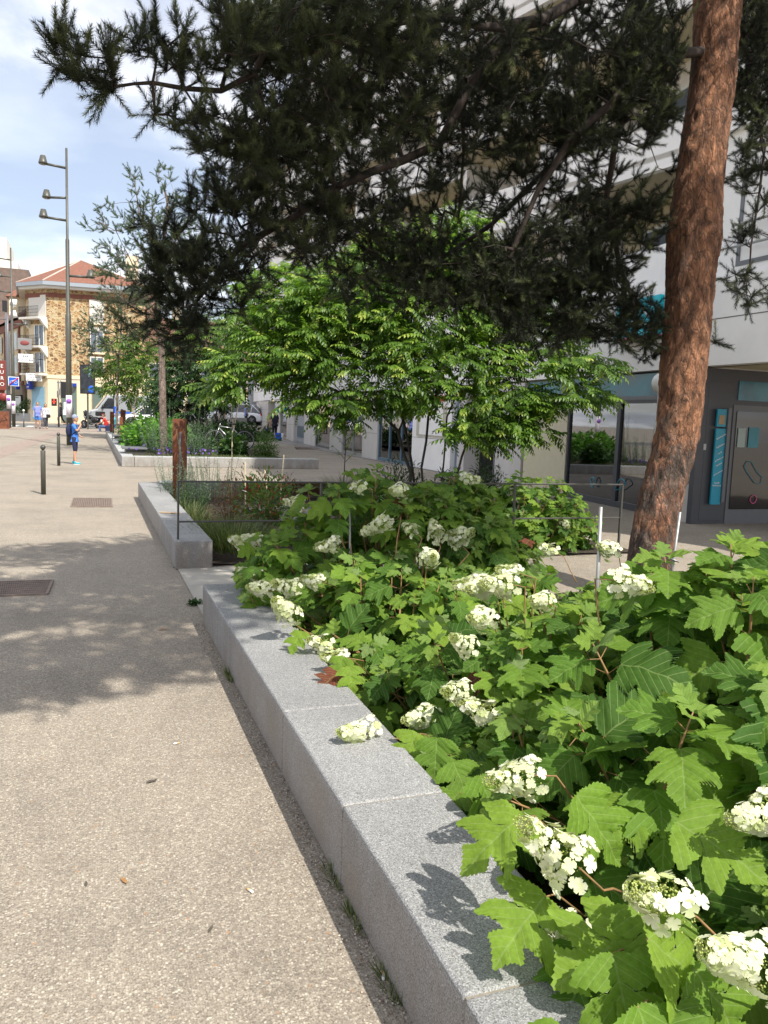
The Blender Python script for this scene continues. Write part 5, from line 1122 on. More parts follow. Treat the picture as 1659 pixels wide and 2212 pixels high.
part(MB().box(9.50, 9.55, 10.58, 10.60, 1.24, 1.34), 'keypad', mat('pale_plate', (.45, .45, .45), .5), ew)
part(MB().box(9.96, 10.02, 10.575, 10.585, 1.36, 1.43), 'red_plate', M_REDD, ew)
# simple outline stickers on the door glass: a car and a ring
st = MB(); pts = [(10.42, 1.0), (10.36, .9), (10.52, .72), (10.7, .66), (10.8, .72)]
st.tube([(x, 10.55, z) for x, z in [(10.36, .98), (10.42, 1.07), (10.52, 1.05), (10.66, .88), (10.78, .80), (10.76, .68), (10.62, .70), (10.44, .88), (10.36, .98)]], .006, 5); part(st, 'car_sticker', M_CYAN, ew)
st = MB(); st.tube([(10.62 + .07 * math.cos(a * .5), 10.55, .42 + .07 * math.sin(a * .5)) for a in range(14)], .008, 5); part(st, 'ring_sticker', M_PINK, ew)
# posters + decals behind the near window
def poster(a, b, z0, z1, lines, nm):
    a = np.array(a); b = np.array(b); o = part(seg(a, b, .01, z0, z1, .30), nm, M_TEAL); m_ = (a + b) / 2; d = (b - a) / np.linalg.norm(b - a); n_ = np.array([d[1], -d[0]])
    part(MB().obox(a, b, .006, z1, z1 + .09, .30), 'header', M_CREAM, o)
    for (s, z, size) in lines:
        p = m_ + n_ * .285; text(s, (p[0] - BO.x, p[1] - BO.y, z), size, M_SIGNW, o, rot=(pi / 2, 0, math.atan2(-d[1], -d[0])), name='poster_text')
    return o
t1 = lambda s: w0 + (w1 - w0) * s
t2 = lambda s: w1 + (w2 - w1) * s
poster(t1(.93), t1(.42), .75, 1.62, [('09', 1.22, .17), ('credit', 1.42, .07)], 'poster'); poster(t2(.98), t2(.45), .6, 1.60, [('2 MOIS', 1.33, .15), ('GRATUITS', 1.19, .115), ('assurance', 1.5, .06)], 'poster')
st = MB(); c = t1(.62); d_ = (w1 - w0) / np.linalg.norm(w1 - w0)
st.tube([(c[0] - .01 + d_[0] * .07 * math.cos(a * .45), c[1] + d_[1] * .07 * math.cos(a * .45), .42 + .10 * math.sin(a * .45)) for a in range(15)], .012, 5); part(st, 'round_sticker', M_CYAN)
st = MB(); c = t2(.22); st.tube([(c[0] - .02 + d_[0] * x, c[1] + d_[1] * x, .44 + z) for x, z in ((-.16, -.10), (-.14, .0), (-.04, .12), (.04, .14), (.14, .10), (.18, .04), (.1, .0), (-.02, -.07), (-.16, -.10))], .01, 5); part(st, 'car_sticker', M_CYAN)
st = MB(); c = t1(.82); st.tube([(c[0] + .25, c[1], .9), (c[0] + .25, c[1] + .05, 1.15), (c[0] + .25, c[1] - .06, 1.3), (c[0] + .25, c[1] + .03, 1.5)], [.05, .09, .04, .08], 8); part(st, 'pink_figure_decoration', M_PINK)
# inside: floor to ceiling dim room
part(MB().obox(w2, fx(1135), .1, 0, 2.55, 3.2), 'shop_back_wall', M_INT2); part(MB().obox(fx(900), fx(600), .1, 0, 2.6, 3.0), 'shop_back_wall', M_INT2)
part(MB().box(9.9, 13.4, 11.2, 68, -.0, .02), 'shop_floor', mat('shop_floor', (.18, .17, .16), .4)); part(MB().obox(w2, (9.72, 14.5), 3.0, 2.57, 2.62, .3), 'shop_ceiling', M_INT2)
# globe lamp on its wall bracket
p = atX(1432, 828, 9.22); gl_ = empty('globe_lamp', p, 'white globe lamp beside the pine trunk above the shop corner', 'lamp'); MB().sphere((0, 0, 0), .19, 24, 16).build('globe', mat('opal_globe', (.72, .71, .68), .35), gl_); MB().tube([(.05, 0, -.1), (.25, 0, -.22), (.30, 0, -.22)], .025, 8).build('bracket', M_GREY, gl_)
# blade sign beside the entrance door
bs = empty('vertical_sign', (9.9, 10.52, 1.2), 'tall narrow blue sign panel beside the entrance door', 'sign')
MB().box(-.235, -.045, -.015, .015, .43, .72).build('upper_plate', M_CYAN, bs); MB().box(-.235, -.035, -.015, .015, -.86, .40).build('lower_plate', M_CYAN, bs)
MB().box(-.20, -.08, -.022, -.016, .47, .62).build('grey_card', M_CARD, bs); MB().box(-.03, .03, -.04, .02, -.82, .74).build('side_tube', M_GREY, bs)
for s, z, sz in (('automobile', .27, .045), ('habitation', .12, .045), ('santé', 0, .04), ('prévoyance', -.1, .04), ('épargne', -.19, .04), ('professionnels', -.33, .035)): text(s, (-.13, -.02, z), sz, M_SIGNW, bs, rot=(pi / 2, -.45, 0))
text('Credit\nAssistance', (-.14, -.02, -.52), .042, M_SIGNW, bs)
# cyan projecting sign on the white band
cs = empty('wall_sign', (9.42, 12.4, 3.5), 'turquoise wall sign with pink lower edge behind the pine needles', 'sign')
MB().box(-.06, .03, -.62, .62, -.28, .40).build('plate', mat('bright_cyan', (.0, .50, .62), .4), cs, bevel=.005); MB().box(-.065, .02, -.62, .62, -.335, -.285).build('pink_edge', M_PINK, cs)
m = MB(); m.tube([(-.07, -.35, .05), (-.07, -.15, .25), (-.07, .1, .18), (-.07, .3, .3)], .03, 6); m.tube([(-.07, -.3, -.1), (-.07, .1, 0), (-.07, .35, -.12)], .025, 6); m.build('white_swirl', M_SIGNW, cs)
# ---- band and upper floors
band = MB()
ext = [(9.42, 3.0), (9.42, 10.6)] + PL[1:]
for a, b in zip(ext[:-1], ext[1:]): band.obox(a, b, .35, 2.6, 3.95, -.06)
part(band, 'band', M_RENDER); j = MB()
for a, b in zip(ext[:-1], ext[1:]): j.obox(a, b, .004, 3.325, 3.34, -.064)
part(j, 'joint', M_JL); part(MB().box(9.6, 13.5, 3, 10.58, 2.6, 2.75), 'soffit', M_YEL)
part(MB().box(9.78, 16, 3, 11.5, 3.9, 20.2), 'wall', M_RENDER)
def window(a, b, z0, z1, off, fr=M_SIGNW, rail=True):
    a = np.array(a, float); b = np.array(b, float); d = (b - a) / np.linalg.norm(b - a); f = MB(); w = .07
    f.obox(a, a + d * w, .06, z0, z1, off); f.obox(b - d * w, b, .06, z0, z1, off); f.obox(a + d * w, b - d * w, .06, z1 - w, z1, off); f.obox(a + d * w, b - d * w, .06, z0, z0 + w, off); c = (a + b) / 2; f.obox(c - d * .05, c + d * .05, .06, z0 + w, z1 - w, off)
    o = part(f, 'window', fr); part(MB().obox(a + d * w, b - d * w, .02, z0 + w, z1 - w, off + .03), 'pane', M_GLASSW, o)
    if rail:
        r = MB(); 
        for zz in (z0 + .28, z0 + .62): r.tube([(a[0] + off - .12, a[1], zz), (b[0] + off - .12, b[1], zz)], .022, 6)
        part(r, 'rail', M_STEEL, o)
for k in range(5):
    z = 3.95 + 2.75 * k
    for (ya, yb) in ((5.2, 6.6), (8.9, 10.5)): window((9.78, ya), (9.78, yb), z + .25, z + 1.75, -.02, fr=M_GREY)
    if k: part(MB().box(9.66, 9.78, 3, 11.5, z - .35, z), 'string_course', M_RENDER)
Y0 = 10.7; ti = 0
while Y0 < 67:
    Ye = min(Y0 + 6.2, 69)
    for k in range(6):
        z = 3.95 + 2.75 * k
        a = (plx(Y0) + (1.1 if k else .5), Y0); b = (plx(Ye) - (.55 if k else .0), Ye - .7); c = (plx(Ye) + 1.1, Ye)
        pz0 = z - .15 if k else z
        o = part(MB().obox(a, b, .16, z - .3, z + (1.0 if k % 2 == ti % 2 or k > 2 else .55), 0), 'balcony_parapet', M_RENDER)
        part(MB().obox(b, c, .16, z - .3, z + 1.0, 0), 'return', M_RENDER, o)
        sl = MB(); sl.prism([a, b, c, (plx(Ye) + 2.6, Ye), (plx(Y0) + 2.6, Y0)], z - .12, z - .02, lambda u, v, t: (u, v, t)); part(sl, 'slab', M_YEL if k else M_RENDER, o)
        wx = (plx(Y0) + 2.2, Y0 + .2); wy = (plx(Ye) + 2.2, Ye - .2)
        part(MB().obox(wx, wy, .2, z, z + 2.75, 0), 'wall', M_YEL if (k + ti) % 3 == 0 else M_RENDER)
        A = np.array(wx); Bv = np.array(wy); window(A + (Bv - A) * .15, A + (Bv - A) * .85, z + .1, z + 2.1, -.09, rail=False)
    part(MB().box(plx(Ye) + .75, plx(Ye) + 2.7, Ye - .12, Ye + .12, 3.9, 20.2), 'party_fin', M_RENDER)
    Y0 = Ye; ti += 1
part(MB().box(13.6, 22, 10.8, 69.2, 3, 20), 'core', M_RENDER); part(MB().box(11.2, 22, 3, 69.4, 20.2, 20.5), 'roof', M_GREY)

# ================================================================ far houses on the left
q = NT('rubble_stone'); v = q.map((1, 1, 1.25)); cw = q.vor(3.1, 'F1', v, 'Color'); sp = q.n('ShaderNodeSeparateColor'); q.l(cw, sp.inputs[0])
cs_ = q.ramp(sp.outputs[0], [(0, (.17, .09, .045)), (.35, (.28, .155, .07)), (.6, (.40, .235, .10)), (.85, (.44, .33, .18)), (1, (.50, .42, .28))])
ed = q.ramp(q.vor(3.1, 'DISTANCE_TO_EDGE', v), [(.04, 1.0), (.10, 0.0)]); c = q.mix(ed, cs_, (.52, .41, .24)); c = q.mix(1.0, c, q.ramp(q.noise(6, 5), [(.3, .75), (.7, 1.15)]), 'MULTIPLY'); q.col(c); q.rough(.9); q.bump(ed, .6, .03); M_RUBBLE = q.m
def tiles(name, c1, c2):
    q = NT(name); w = q.n('ShaderNodeTexWave', wave_type='BANDS', bands_direction='Z', Scale=2.6, Distortion=.6); q.l(q.co.outputs['Object'], w.inputs['Vector'])
    q.col(q.mix(1.0, q.ramp(q.noise(3.5, 6, .7), [(.3, c1), (.7, c2)]), q.ramp(w.outputs['Fac'], [(0, .68), (.5, 1.05)]), 'MULTIPLY')); q.rough(.85); return q.m
M_TILE = tiles('roof_tiles', (.17, .07, .045), (.26, .11, .07)); M_TILE2 = tiles('old_roof_tiles', (.13, .065, .045), (.23, .12, .085))
M_CRM = mat('cream_render', (.68, .58, .40), .8, noise=.06, nscale=.6); M_BEI = mat('beige_render', (.52, .43, .27), .85, noise=.12, nscale=.8); M_ZINC = mat('zinc_gutter', (.30, .34, .38), .5); M_BRK = mat('brick', (.20, .075, .05), .85, noise=.3, nscale=6); M_STUC = mat('white_stucco', (.66, .63, .57), .8, noise=.08)
M_BLUE = mat('bank_blue', (.01, .035, .30), .4); M_LBLUE = mat('pale_blue_print', (.22, .40, .52), .4, noise=.15, nscale=.6); M_GGLASS = mat('grey_green_glass', (.11, .15, .14), .15)
def bld(name, label, origin): return empty(name, origin, label, 'building')
st = bld('stone_house', 'corner house of brown rubble stone with red hipped roof', (0, 84, 0)); SO = Vector((0, 84, 0))
def sp_(m, name, mt, par=None, **k):
    m.v = [tuple(Vector(p) - SO) for p in m.v]; return m.build(name, mt, par or st, **k)
xl, xr = -3.9, 5.0; zc = 4.5; ze = 12.9
pl = [(-6.2, 92), (-5.9, 86.5), (xl, 84), (xr, 83), (xr, 95), (-6.2, 95)]
sp_(MB().prism(pl, zc, ze, lambda u, v, t: (u, v, t)), 'wall', M_RUBBLE); sp_(MB().prism(pl, 0, zc, lambda u, v, t: (u, v, t)), 'ground_floor', M_CRM)
sp_(MB().prism([(u * 1.02, v - .06 if v < 90 else v) for u, v in pl], zc - .25, zc + .1, lambda u, v, t: (u, v, t)), 'string_course', M_CRM)
sp_(MB().prism([(u * 1.01, v - .04 if v < 90 else v) for u, v in pl], 11.9, 12.3, lambda u, v, t: (u, v, t)), 'brick_band', M_BRK)
ev = [(-7.1, 92), (-6.7, 86.0), (-4.2, 83.1), (xr + .6, 82.0), (xr + .6, 96), (-7.1, 96)]
sp_(MB().prism(ev, ze, ze + .35, lambda u, v, t: (u, v, t)), 'eaves', M_ZINC)
sp_(MB().prism([(u * .97, v + .2 if v < 90 else v) for u, v in ev], ze - .25, ze, lambda u, v, t: (u, v, t)), 'eaves_boards', M_STUC)
rf = MB(); ap = [(-.9, 88.5, 16.3), (1.2, 90, 16.0)]; base = [(u, v, ze + .36) for u, v in ev]; rf.add(base + ap, [(0, 1, 6), (1, 2, 6), (2, 3, 6), (3, 7, 6), (3, 4, 7), (4, 5, 7), (5, 0, 6, 7)]); ro = sp_(rf, 'roof', M_TILE)
rl = MB()
for i in (1, 2, 3): rl.tube([base[i], ap[0] if i < 3 else ap[0]], .08, 5)
sp_(rl, 'ridge', mat('ridge_mortar', (.50, .42, .36), .8), ro); sp_(MB().box(3.4, 4.6, 87, 88.2, 13, 17.0), 'chimney', M_CRM, ro)
yf = lambda x: 84 - (x - xl) / (xr - xl) * 1.0
def swin(x0, x1, z0, z1, blind, nm='window'):
    y = yf((x0 + x1) / 2) - .06; o = sp_(MB().box(x0, x1, y - .03, y + .3, z0, z1), nm, M_STUC); sp_(MB().box(x0 + .12, x1 - .12, y - .05, y, z0 + .1, z1 - .1), 'shutter' if blind else 'pane', M_STUC if blind else M_GLASSW, o)
    if not blind:
        sp_(MB().box((x0 + x1) / 2 - .04, (x0 + x1) / 2 + .04, y - .08, y - .05, z0 + .1, z1 - .1), 'mullion', M_STUC, o)
    r = MB()
    for i in range(9): xx = x0 + .05 + (x1 - x0 - .1) * i / 8; r.tube([(xx, y - .14, z0), (xx, y - .14, z0 + .75)], .012, 4)
    for zz in (z0 + .05, z0 + .4, z0 + .75): r.tube([(x0, y - .14, zz), (x1, y - .14, zz)], .016, 4)
    sp_(r, 'railing', M_GREY, o); sp_(MB().box(x0 - .15, x1 + .15, y - .2, y + .1, z0 - .16, z0), 'sill', M_CRM, o); return o
wx0 = atY(193, 640, 83.6)[0]; wx1 = atY(224, 640, 83.6)[0]
swin(wx0, wx1, 9.7, 11.9, True); swin(wx0, wx1, 6.9, 9.0, False); swin(wx0, wx1, 4.75, 6.6, False) if False else swin(wx0, wx1, 4.9, 6.5, False)
sp_(MB().box(wx0 - .2, wx1 + .2, 83.35, 83.7, 9.0, 9.3), 'lintel', M_STUC)
# chamfered corner with three stacked balconies
A = Vector((-5.9, 86.5, 0)); Bc = Vector((xl, 84, 0)); d = (Bc - A).normalized(); n = Vector((d.y, -d.x, 0))
for k, z in enumerate((9.75, 7.25 - .2, 4.65)):
    z = (10.0, 7.3, 4.7)[k]
    P0 = A + d * .5; P1 = Bc - d * .1
    f = sp_(MB().obox(P0 - n * .14, P1 - n * .14, .2, z, z + 2.1), 'french_window', M_STUC if k == 0 else M_CRM)
    if k:
        q0 = P0 + d * 1.0 + n * .09; q1 = P1 - d * .25 + n * .09; sp_(MB().obox(q0, q1, .02, z + .1, z + 1.95), 'pane', M_GLASSW, f)
        for t in (0, .5, 1): c = q0.lerp(q1, t) + n * .04; sp_(MB().obox(c - d * .05, c + d * .05, .03, z + .1, z + 1.95), 'mullion', M_SIGNW, f)
    pl2 = MB(); pts = [P0 - d * .3, P0 - d * .3 + n * .95, P1 + d * .1 + n * .95, P1 + d * .1]; pl2.prism([(p.x, p.y) for p in pts], z - .22, z - .02, lambda u, v, t: (u, v, t)); bo = sp_(pl2, 'balcony', M_STUC)
    for s in (P0 - d * .1, P1 - d * .1):
        cor = MB(); cor.prism([(0, -.22), (.8, -.22), (.5, -.6), (.0, -1.1)], 0, .28, lambda u, v, t, s=s: tuple(s + n * u + d * t + Vector((0, 0, z + v))))
        if k < 2: sp_(cor, 'bracket', M_STUC, bo)
    r = MB(); C0 = P0 - d * .3; C1 = C0 + n * .95; C2 = P1 + d * .1 + n * .95
    for (u, v, m_) in ((C0, C1, 6), (C1, C2, 20)):
        for i in range(m_ + 1): p = u.lerp(v, i / m_); r.tube([p + Vector((0, 0, z)), p + Vector((0, 0, z + .95))], .014, 4)
        for zz in (.05, .35, .65, .95): r.tube([u + Vector((0, 0, z + zz)), v + Vector((0, 0, z + zz))], .018, 4)
    sp_(r, 'railing', M_BLACK, bo)
# ground floor shopfront
def fp(px, y=83.8): return atY(px, 880, y)[0]
sp_(MB().box(fp(134), fp(166), 83.55, 83.9, .2, 3.6), 'bank_window', M_GGLASS); sp_(MB().box(fp(133), fp(166), 83.2, 83.9, 3.55, 3.85), 'blue_awning', M_BLUE); sp_(MB().box(fp(138), fp(146), 83.4, 83.6, 1.0, 2.0), 'white_card', M_SIGNW)
sp_(MB().box(fp(201), fp(222), 83.2, 83.6, .2, 3.6), 'shop_window', M_GGLASS); sp_(MB().box(-4.0, 5.02, 83.0, 84.2, 0, .5), 'plinth', M_BEI) if False else None
u0 = A + d * .85 + n * .05; u1 = Bc - d * .45 + n * .05; f = sp_(MB().obox(u0, u1, .06, .3, 3.4), 'bank_door', M_LBLUE); pr = MB(); mm = u0.lerp(u1, .55) + n * .02; pr.add([tuple(mm + Vector((0, 0, 3.3))), tuple(u1 + n * .02 + Vector((0, 0, 3.3))), tuple(u1 + n * .02 + Vector((0, 0, .4))), tuple(u0.lerp(u1, .3) + n * .02 + Vector((0, 0, .4)))], [(0, 1, 2, 3)]); sp_(pr, 'sand_band', M_BEI, f)
for (P, lab, s) in ((A + d * 1.1 + n * .5, 'blue bank lightbox with white emblem over the corner door', 1.0), (A - d * .7 + n * .7, 'blue bank lightbox with white emblem on the side street', 1.05)):
    e = empty('bank_sign', P + Vector((0, 0, 3.75)), lab, 'sign', 'blue bank signs', math.atan2(d.y, d.x) - .25); MB().box(-.42 * s, .42 * s, -.18, .18, -.62 * s, .62 * s).build('box', M_BLUE, e)
    m = MB(); m.tube([(-.15, -.2, .1), (0, -.2, .4), (.12, -.2, .2), (-.05, -.2, .0), (.14, -.2, -.05)], .06, 6); m.build('emblem', M_SIGNW, e); MB().box(-.3, .3, -.19, -.181, -.42, -.36).build('line_of_lettering', M_SIGNW, e)
# shop terrace of the row house to the left
rh = bld('row_house', 'beige row house with brick trim, dormer and shop signs', (-7.2, 90, 0)); SO = Vector((-7.2, 90, 0)); st = rh
A2 = Vector((-6.25, 87.8, 0)); B2 = Vector((-13.5, 116, 0)); d2 = (A2 - B2).normalized(); n2v = Vector((d2.y, -d2.x, 0))
sp_(MB().obox(B2, A2, 7.0, 3.6, 10.2, -7.0), 'wall', M_BEI); sp_(MB().obox(B2, A2, 7.0, 0, 3.6, -7.0), 'ground_floor', mat('brown_shopfront', (.16, .12, .09), .7, noise=.2))
m = MB(); ea = [B2 + n2v * .5, A2 + n2v * .5]; h0, h1 = 10.2, 13.6; m.add([(ea[0].x, ea[0].y, h0), (ea[1].x, ea[1].y, h0), (ea[1].x - 4 * n2v.x, ea[1].y - 4 * n2v.y, h1), (ea[0].x - 4 * n2v.x, ea[0].y - 4 * n2v.y, h1), (ea[1].x - 8 * n2v.x, ea[1].y - 8 * n2v.y, h0), (ea[0].x - 8 * n2v.x, ea[0].y - 8 * n2v.y, h0)], [(0, 1, 2, 3), (3, 2, 4, 5), (1, 4, 2), (0, 3, 5)]); ro = sp_(m, 'roof', M_TILE2)
L2 = (A2 - B2).length
def on(t, z=0, o=.06): return B2 + d2 * (L2 * t) + n2v * o + Vector((0, 0, z))
m = MB(); m.obox(on(.0), on(1.0), .12, 9.4, 10.1); m.obox(on(0), on(1), .1, 3.6, 4.0)
for t in (.05, .25, .45, .65, .80, .93): m.obox(on(t, o=.05), on(t + .015, o=.05), .12, 4.0, 9.4)
sp_(m, 'brick_trim', M_BRK)
for t in (.12, .34, .55, .73, .87):
    for z in (4.8, 7.2):
        o = sp_(MB().obox(on(t, o=.1), on(t + .05, o=.1), .1, z, z + 1.8), 'window', M_STUC); sp_(MB().obox(on(t + .008, o=.19), on(t + .042, o=.19), .03, z + .15, z + 1.7), 'pane', M_GLASSW, o)
dm = on(.80, 10.6, -.6); o = sp_(MB().box(dm.x - .8, dm.x + .8, dm.y - .9, dm.y + 1, 10.8, 12.7), 'dormer', M_CRM); m = MB(); m.add([(dm.x - 1.1, dm.y - 1.2, 12.7), (dm.x + 1.1, dm.y - 1.2, 12.7), (dm.x + 1.1, dm.y + 1.4, 12.7), (dm.x - 1.1, dm.y + 1.4, 12.7), (dm.x, dm.y, 13.7)], [(0, 1, 4), (1, 2, 4), (2, 3, 4), (3, 0, 4), (0, 3, 2, 1)]); sp_(m, 'dormer_roof', M_TILE, o)
q0, q1 = on(.86, 0, .1), on(.97, 0, .1); sp_(MB().obox(q0, q1, .1, .2, 2.5), 'shop_window', M_GGLASS); sp_(MB().obox(on(.85, 0, .12), on(.865, 0, .12), .1, .2, 2.6), 'blue_frame', mat('sky_blue_frame', (.12, .30, .45), .5))
# domed cream awning, brasserie awning
e = empty('shop_awning', on(.92, 2.6, 0), 'rounded cream awning beside the bank corner', 'awning', None, math.atan2(d2.y, d2.x)); m = MB(); pr = [(0, 1.35), (.5, 1.28), (.95, .95), (1.15, .5), (1.2, 0), (0, 0)]
m.prism(pr, -1.5, 1.5, lambda u, v, t: (t, -u, v)); m.build('canopy', mat('cream_canvas', (.55, .50, .40), .85), e); MB().box(-1.5, 1.5, -1.21, -1.19, -.3, 0).build('valance', mat('valance', (.48, .42, .33), .85), e)
e = empty('brasserie_awning', on(.60, 2.9, 0), 'orange and brown brasserie fascia at the left edge', 'awning', None, math.atan2(d2.y, d2.x)); M_OR = mat('orange_canvas', (.62, .14, .02), .6); MB().box(-3, .3, -1.4, 0, -.1, 1.0).build('orange_fascia', M_OR, e); MB().box(.3, 2.9, -1.4, 0, -.1, 1.0).build('brown_fascia', mat('brown_canvas', (.20, .05, .025), .6), e); text('Brasserie', (1.5, -1.42, .45), .75, M_SIGNW, e, sx=.8); MB().box(-3, 2.9, -1.5, 0, -.35, -.1).build('pale_soffit', M_SIGNW, e)
# projecting signs
def psign(px, py, px1, py1, Y, label, mt, lines, tm, size, round_=False, group='projecting shop signs on the row house'):
    a = atY(px, py, Y); b = atY(px1, py1, Y); c = (a + b) / 2; w = abs(b[0] - a[0]) / 2; h = abs(b[2] - a[2]) / 2; e = empty('shop_sign', c, label, 'sign', group)
    if round_: MB().lathe([(0, -.1), (w, -.1), (w, .1), (0, .1)], 24, Matrix.Rotation(pi / 2, 4, 'X')).build('disc', mt, e)
    else: MB().box(-w, w, -.08, .08, -h, h).build('plate', mt, e, bevel=.03)
    for i, s in enumerate(lines): text(s, (0, -.11, (len(lines) / 2 - .5 - i) * size * 1.15), size, tm, e)
    MB().tube([(w, .0, 0), (w + .9, .6, 0)], .03, 5).build('bracket', M_BLACK, e); return e
M_TXTB = mat('dark_lettering', (.10, .11, .16), .6)
psign(-8, 778, 17, 843, 86, 'dark red vertical sign with white letters at the left edge', mat('dark_red_plate', (.17, .03, .02), .5), list('EURO'), M_SIGNW, .5)
psign(-2, 849, 17, 866, 86, 'round dark red sign below the vertical sign', mat('dark_red_disc', (.22, .03, .03), .5), [], M_SIGNW, .3, True)
psign(38, 730, 69, 756, 84, 'grey sign with a red oval high on the row house', mat('grey_plate', (.22, .22, .22), .5), [], M_SIGNW, .3)
e = C.objects['shop_sign.002']; MB().sphere((0, -.1, .1), (.40, .05, .22), 20, 10).build('red_oval', mat('dull_red', (.22, .05, .05), .6), e)
psign(39, 764, 72, 784, 84, 'pale sign with lines of dark lettering under the grey sign', M_SIGNW, ['BAR', 'LE DUC BAR'], M_TXTB, .3)
psign(56, 806, 91, 824, 84, 'white rounded sign reading parfumerie above the awning', M_SIGNW, ['PARFUMERIE', 'CADEAUX', 'ESTHETIQUE'], M_TXTB, .22)
e = empty('planter_box', at(40, 912) + [0, 5, 0], 'grey planter with a dark green hedge by the awning', 'planter'); MB().box(-3.6, 2.6, -.4, .4, 0, .8).build('trough', M_GREY, e)
N = 2200; T, F, U = leaf_t(.3, .2, .2, 2); v = rng.uniform(-1, 1, (N, 3)) * [3.0, .5, .55] + [-.5, 0, 1.3]; v[:, 2] += .35 * np.sin(v[:, 0] * 3); V, FF = place(T, F, frames(rdir(N) + [0, 0, .8], rdir(N)), v, rng.uniform(.15, .35, N)); nmesh('hedge', V, FF, M_LEAFD, e, rnd=np.repeat(rng.random(N), len(T)))
# further buildings behind
def block(name, label, px0, px1, ptop, Y, dep, mt, zb=0, roof=None, ridge=None, wins=None):
    a = atY(px0, ptop, Y); b = atY(px1, ptop + .036 * (px1 - px0), Y); z1 = float(a[2]); e = bld(name, label, (float(a[0]), Y, 0)); w = float(b[0] - a[0])
    MB().box(0, w, 0, dep, zb, z1).build('wall', mt, e)
    if roof:
        rz = float(atY(px0, ridge, Y + dep / 2)[2]); m = MB(); m.add([(-.4, -.5, z1), (w + .4, -.5, z1), (w + .4, dep + .5, z1), (-.4, dep + .5, z1), (-.4, dep / 2, rz), (w + .4, dep / 2, rz)], [(0, 1, 5, 4), (2, 3, 4, 5), (1, 2, 5), (3, 0, 4), (0, 3, 2, 1)]); r = m.build('roof', roof, e)
        MB().box(w * .25, w * .25 + .9, dep / 2 - .5, dep / 2 + .5, z1, rz + 1.2).build('chimney', M_CRM, r)
    if wins:
        nx_, zs = wins
        for i in range(nx_):
            for z in zs:
                x = w * (i + .5) / nx_; o = MB().box(x - .55, x + .55, -.06, .1, z, z + 1.7).build('window', M_STUC, e); MB().box(x - .45, x + .45, -.09, -.05, z + .1, z + 1.6).build('pane', M_GLASSW, o)
    return e
block('terracotta_roofed_house', 'long cream house with brown tiled roof behind the trees', 318, 560, 770, 92, 10, M_CRM, roof=M_TILE2, ridge=684, wins=(9, (1.8, 5.0)))
block('narrow_house', 'tall narrow beige house with pinkish roof beside the stone house', 285, 330, 690, 96, 9, M_BEI, roof=M_TILE2, ridge=625, wins=(2, (2, 5, 8.3)))
block('orange_house', 'peach coloured house glimpsed left of the white building', 430, 640, 800, 88, 3, mat('peach_render', (.62, .42, .24), .8, noise=.06), wins=(8, (1.6, 4.2)))
block('white_tower_block', 'white stepped apartment tower far behind at the left edge', -60, 14, 506, 165, 15, M_STUC); block('white_tower_block', 'lower white gable far behind beside the tower', -20, 38, 560, 160, 15, M_STUC)
e = block('timber_clad_building', 'grey-brown timber clad block far behind the row house', -60, 62, 572, 132, 14, mat('timber_boards', (.15, .105, .085), .8, noise=.25, nscale=2))
# ================================================================ street lamps, traffic light, signs on posts
def lamp_head(e, z, side, tilt=0.0, L=.75):
    """short arm with a conical lantern; side +1 right / -1 left, tilt turns it in plan"""
    dx = Vector((math.cos(tilt), math.sin(tilt), 0)) * side
    a = MB().tube([dx * .05 + Vector((0, 0, z)), dx * L + Vector((0, 0, z + .02))], .05, 8).build('arm', M_BOLL, e)
    MB().lathe([(.0, .26), (.10, .26), (.16, .02), (.175, -.02), (.15, -.06), (0, -.06)], 18, Matrix.Translation(tuple(dx * (L + .12) + Vector((0, 0, z + .05))))).build('lantern', M_BOLL, a)
    MB().lathe([(0, -.08), (.11, -.08), (.12, -.06), (0, -.06)], 18, Matrix.Translation(tuple(dx * (L + .12) + Vector((0, 0, z + .05))))).build('lens', mat('lamp_lens', (.22, .22, .2), .2), a)
M_STICK = mat('poster_paper', (.75, .72, .76), .7); M_VIOL = mat('violet_print', (.30, .10, .50), .6)
def lamp_post(px, py, top, heads, label, r=.15, paper=None):
    p = at(px, py); Y = p[1]; zt_ = atY(*top, Y)[2]; e = empty('lamp_post', p, label, 'street lamp', 'tall street lamps with several lanterns')
    z1 = zt_ * .12; MB().lathe([(0, 0), (r * 1.06, 0), (r * 1.06, zt_ * .45), (r * .72, zt_ * .455), (r * .72, zt_ * .7), (r * .48, zt_ * .705), (r * .42, zt_), (0, zt_)], 18).build('pole', M_BOLL, e)
    for (hy, side, tl) in heads: lamp_head(e, float(atY(px, hy, Y)[2]), side, tl)
    if paper:
        z = atY(px, paper, Y)[2]; MB().lathe([(r * 1.08, -.45), (r * 1.1, -.45), (r * 1.1, .45), (r * 1.08, .45)], 18, Matrix.Translation((0, 0, z))).build('notice', M_STICK, e)
        for (zz, h) in ((.22, .10),): MB().lathe([(0, -.01), (h, -.01), (h, .01), (0, .01)], 20, Matrix.Translation((.0, -r * 1.12, z + zz)) @ Matrix.Rotation(pi / 2, 4, 'X')).build('round_mark', M_VIOL, e)
    return e
lamp_post(150, 962, (143, 320), [(364, -1, .2), (428, -1, -.5), (477, -1, .1), (596, 1, 0)], 'tall dark lamp post with four lanterns beside the boy', .105, 878)
lamp_post(30, 922, (22, 535), [(562, -1, .1), (598, -1, -.5), (632, -1, .1), (700, 1, .2)], 'second tall lamp post at the left edge before the row house', .115, 880)
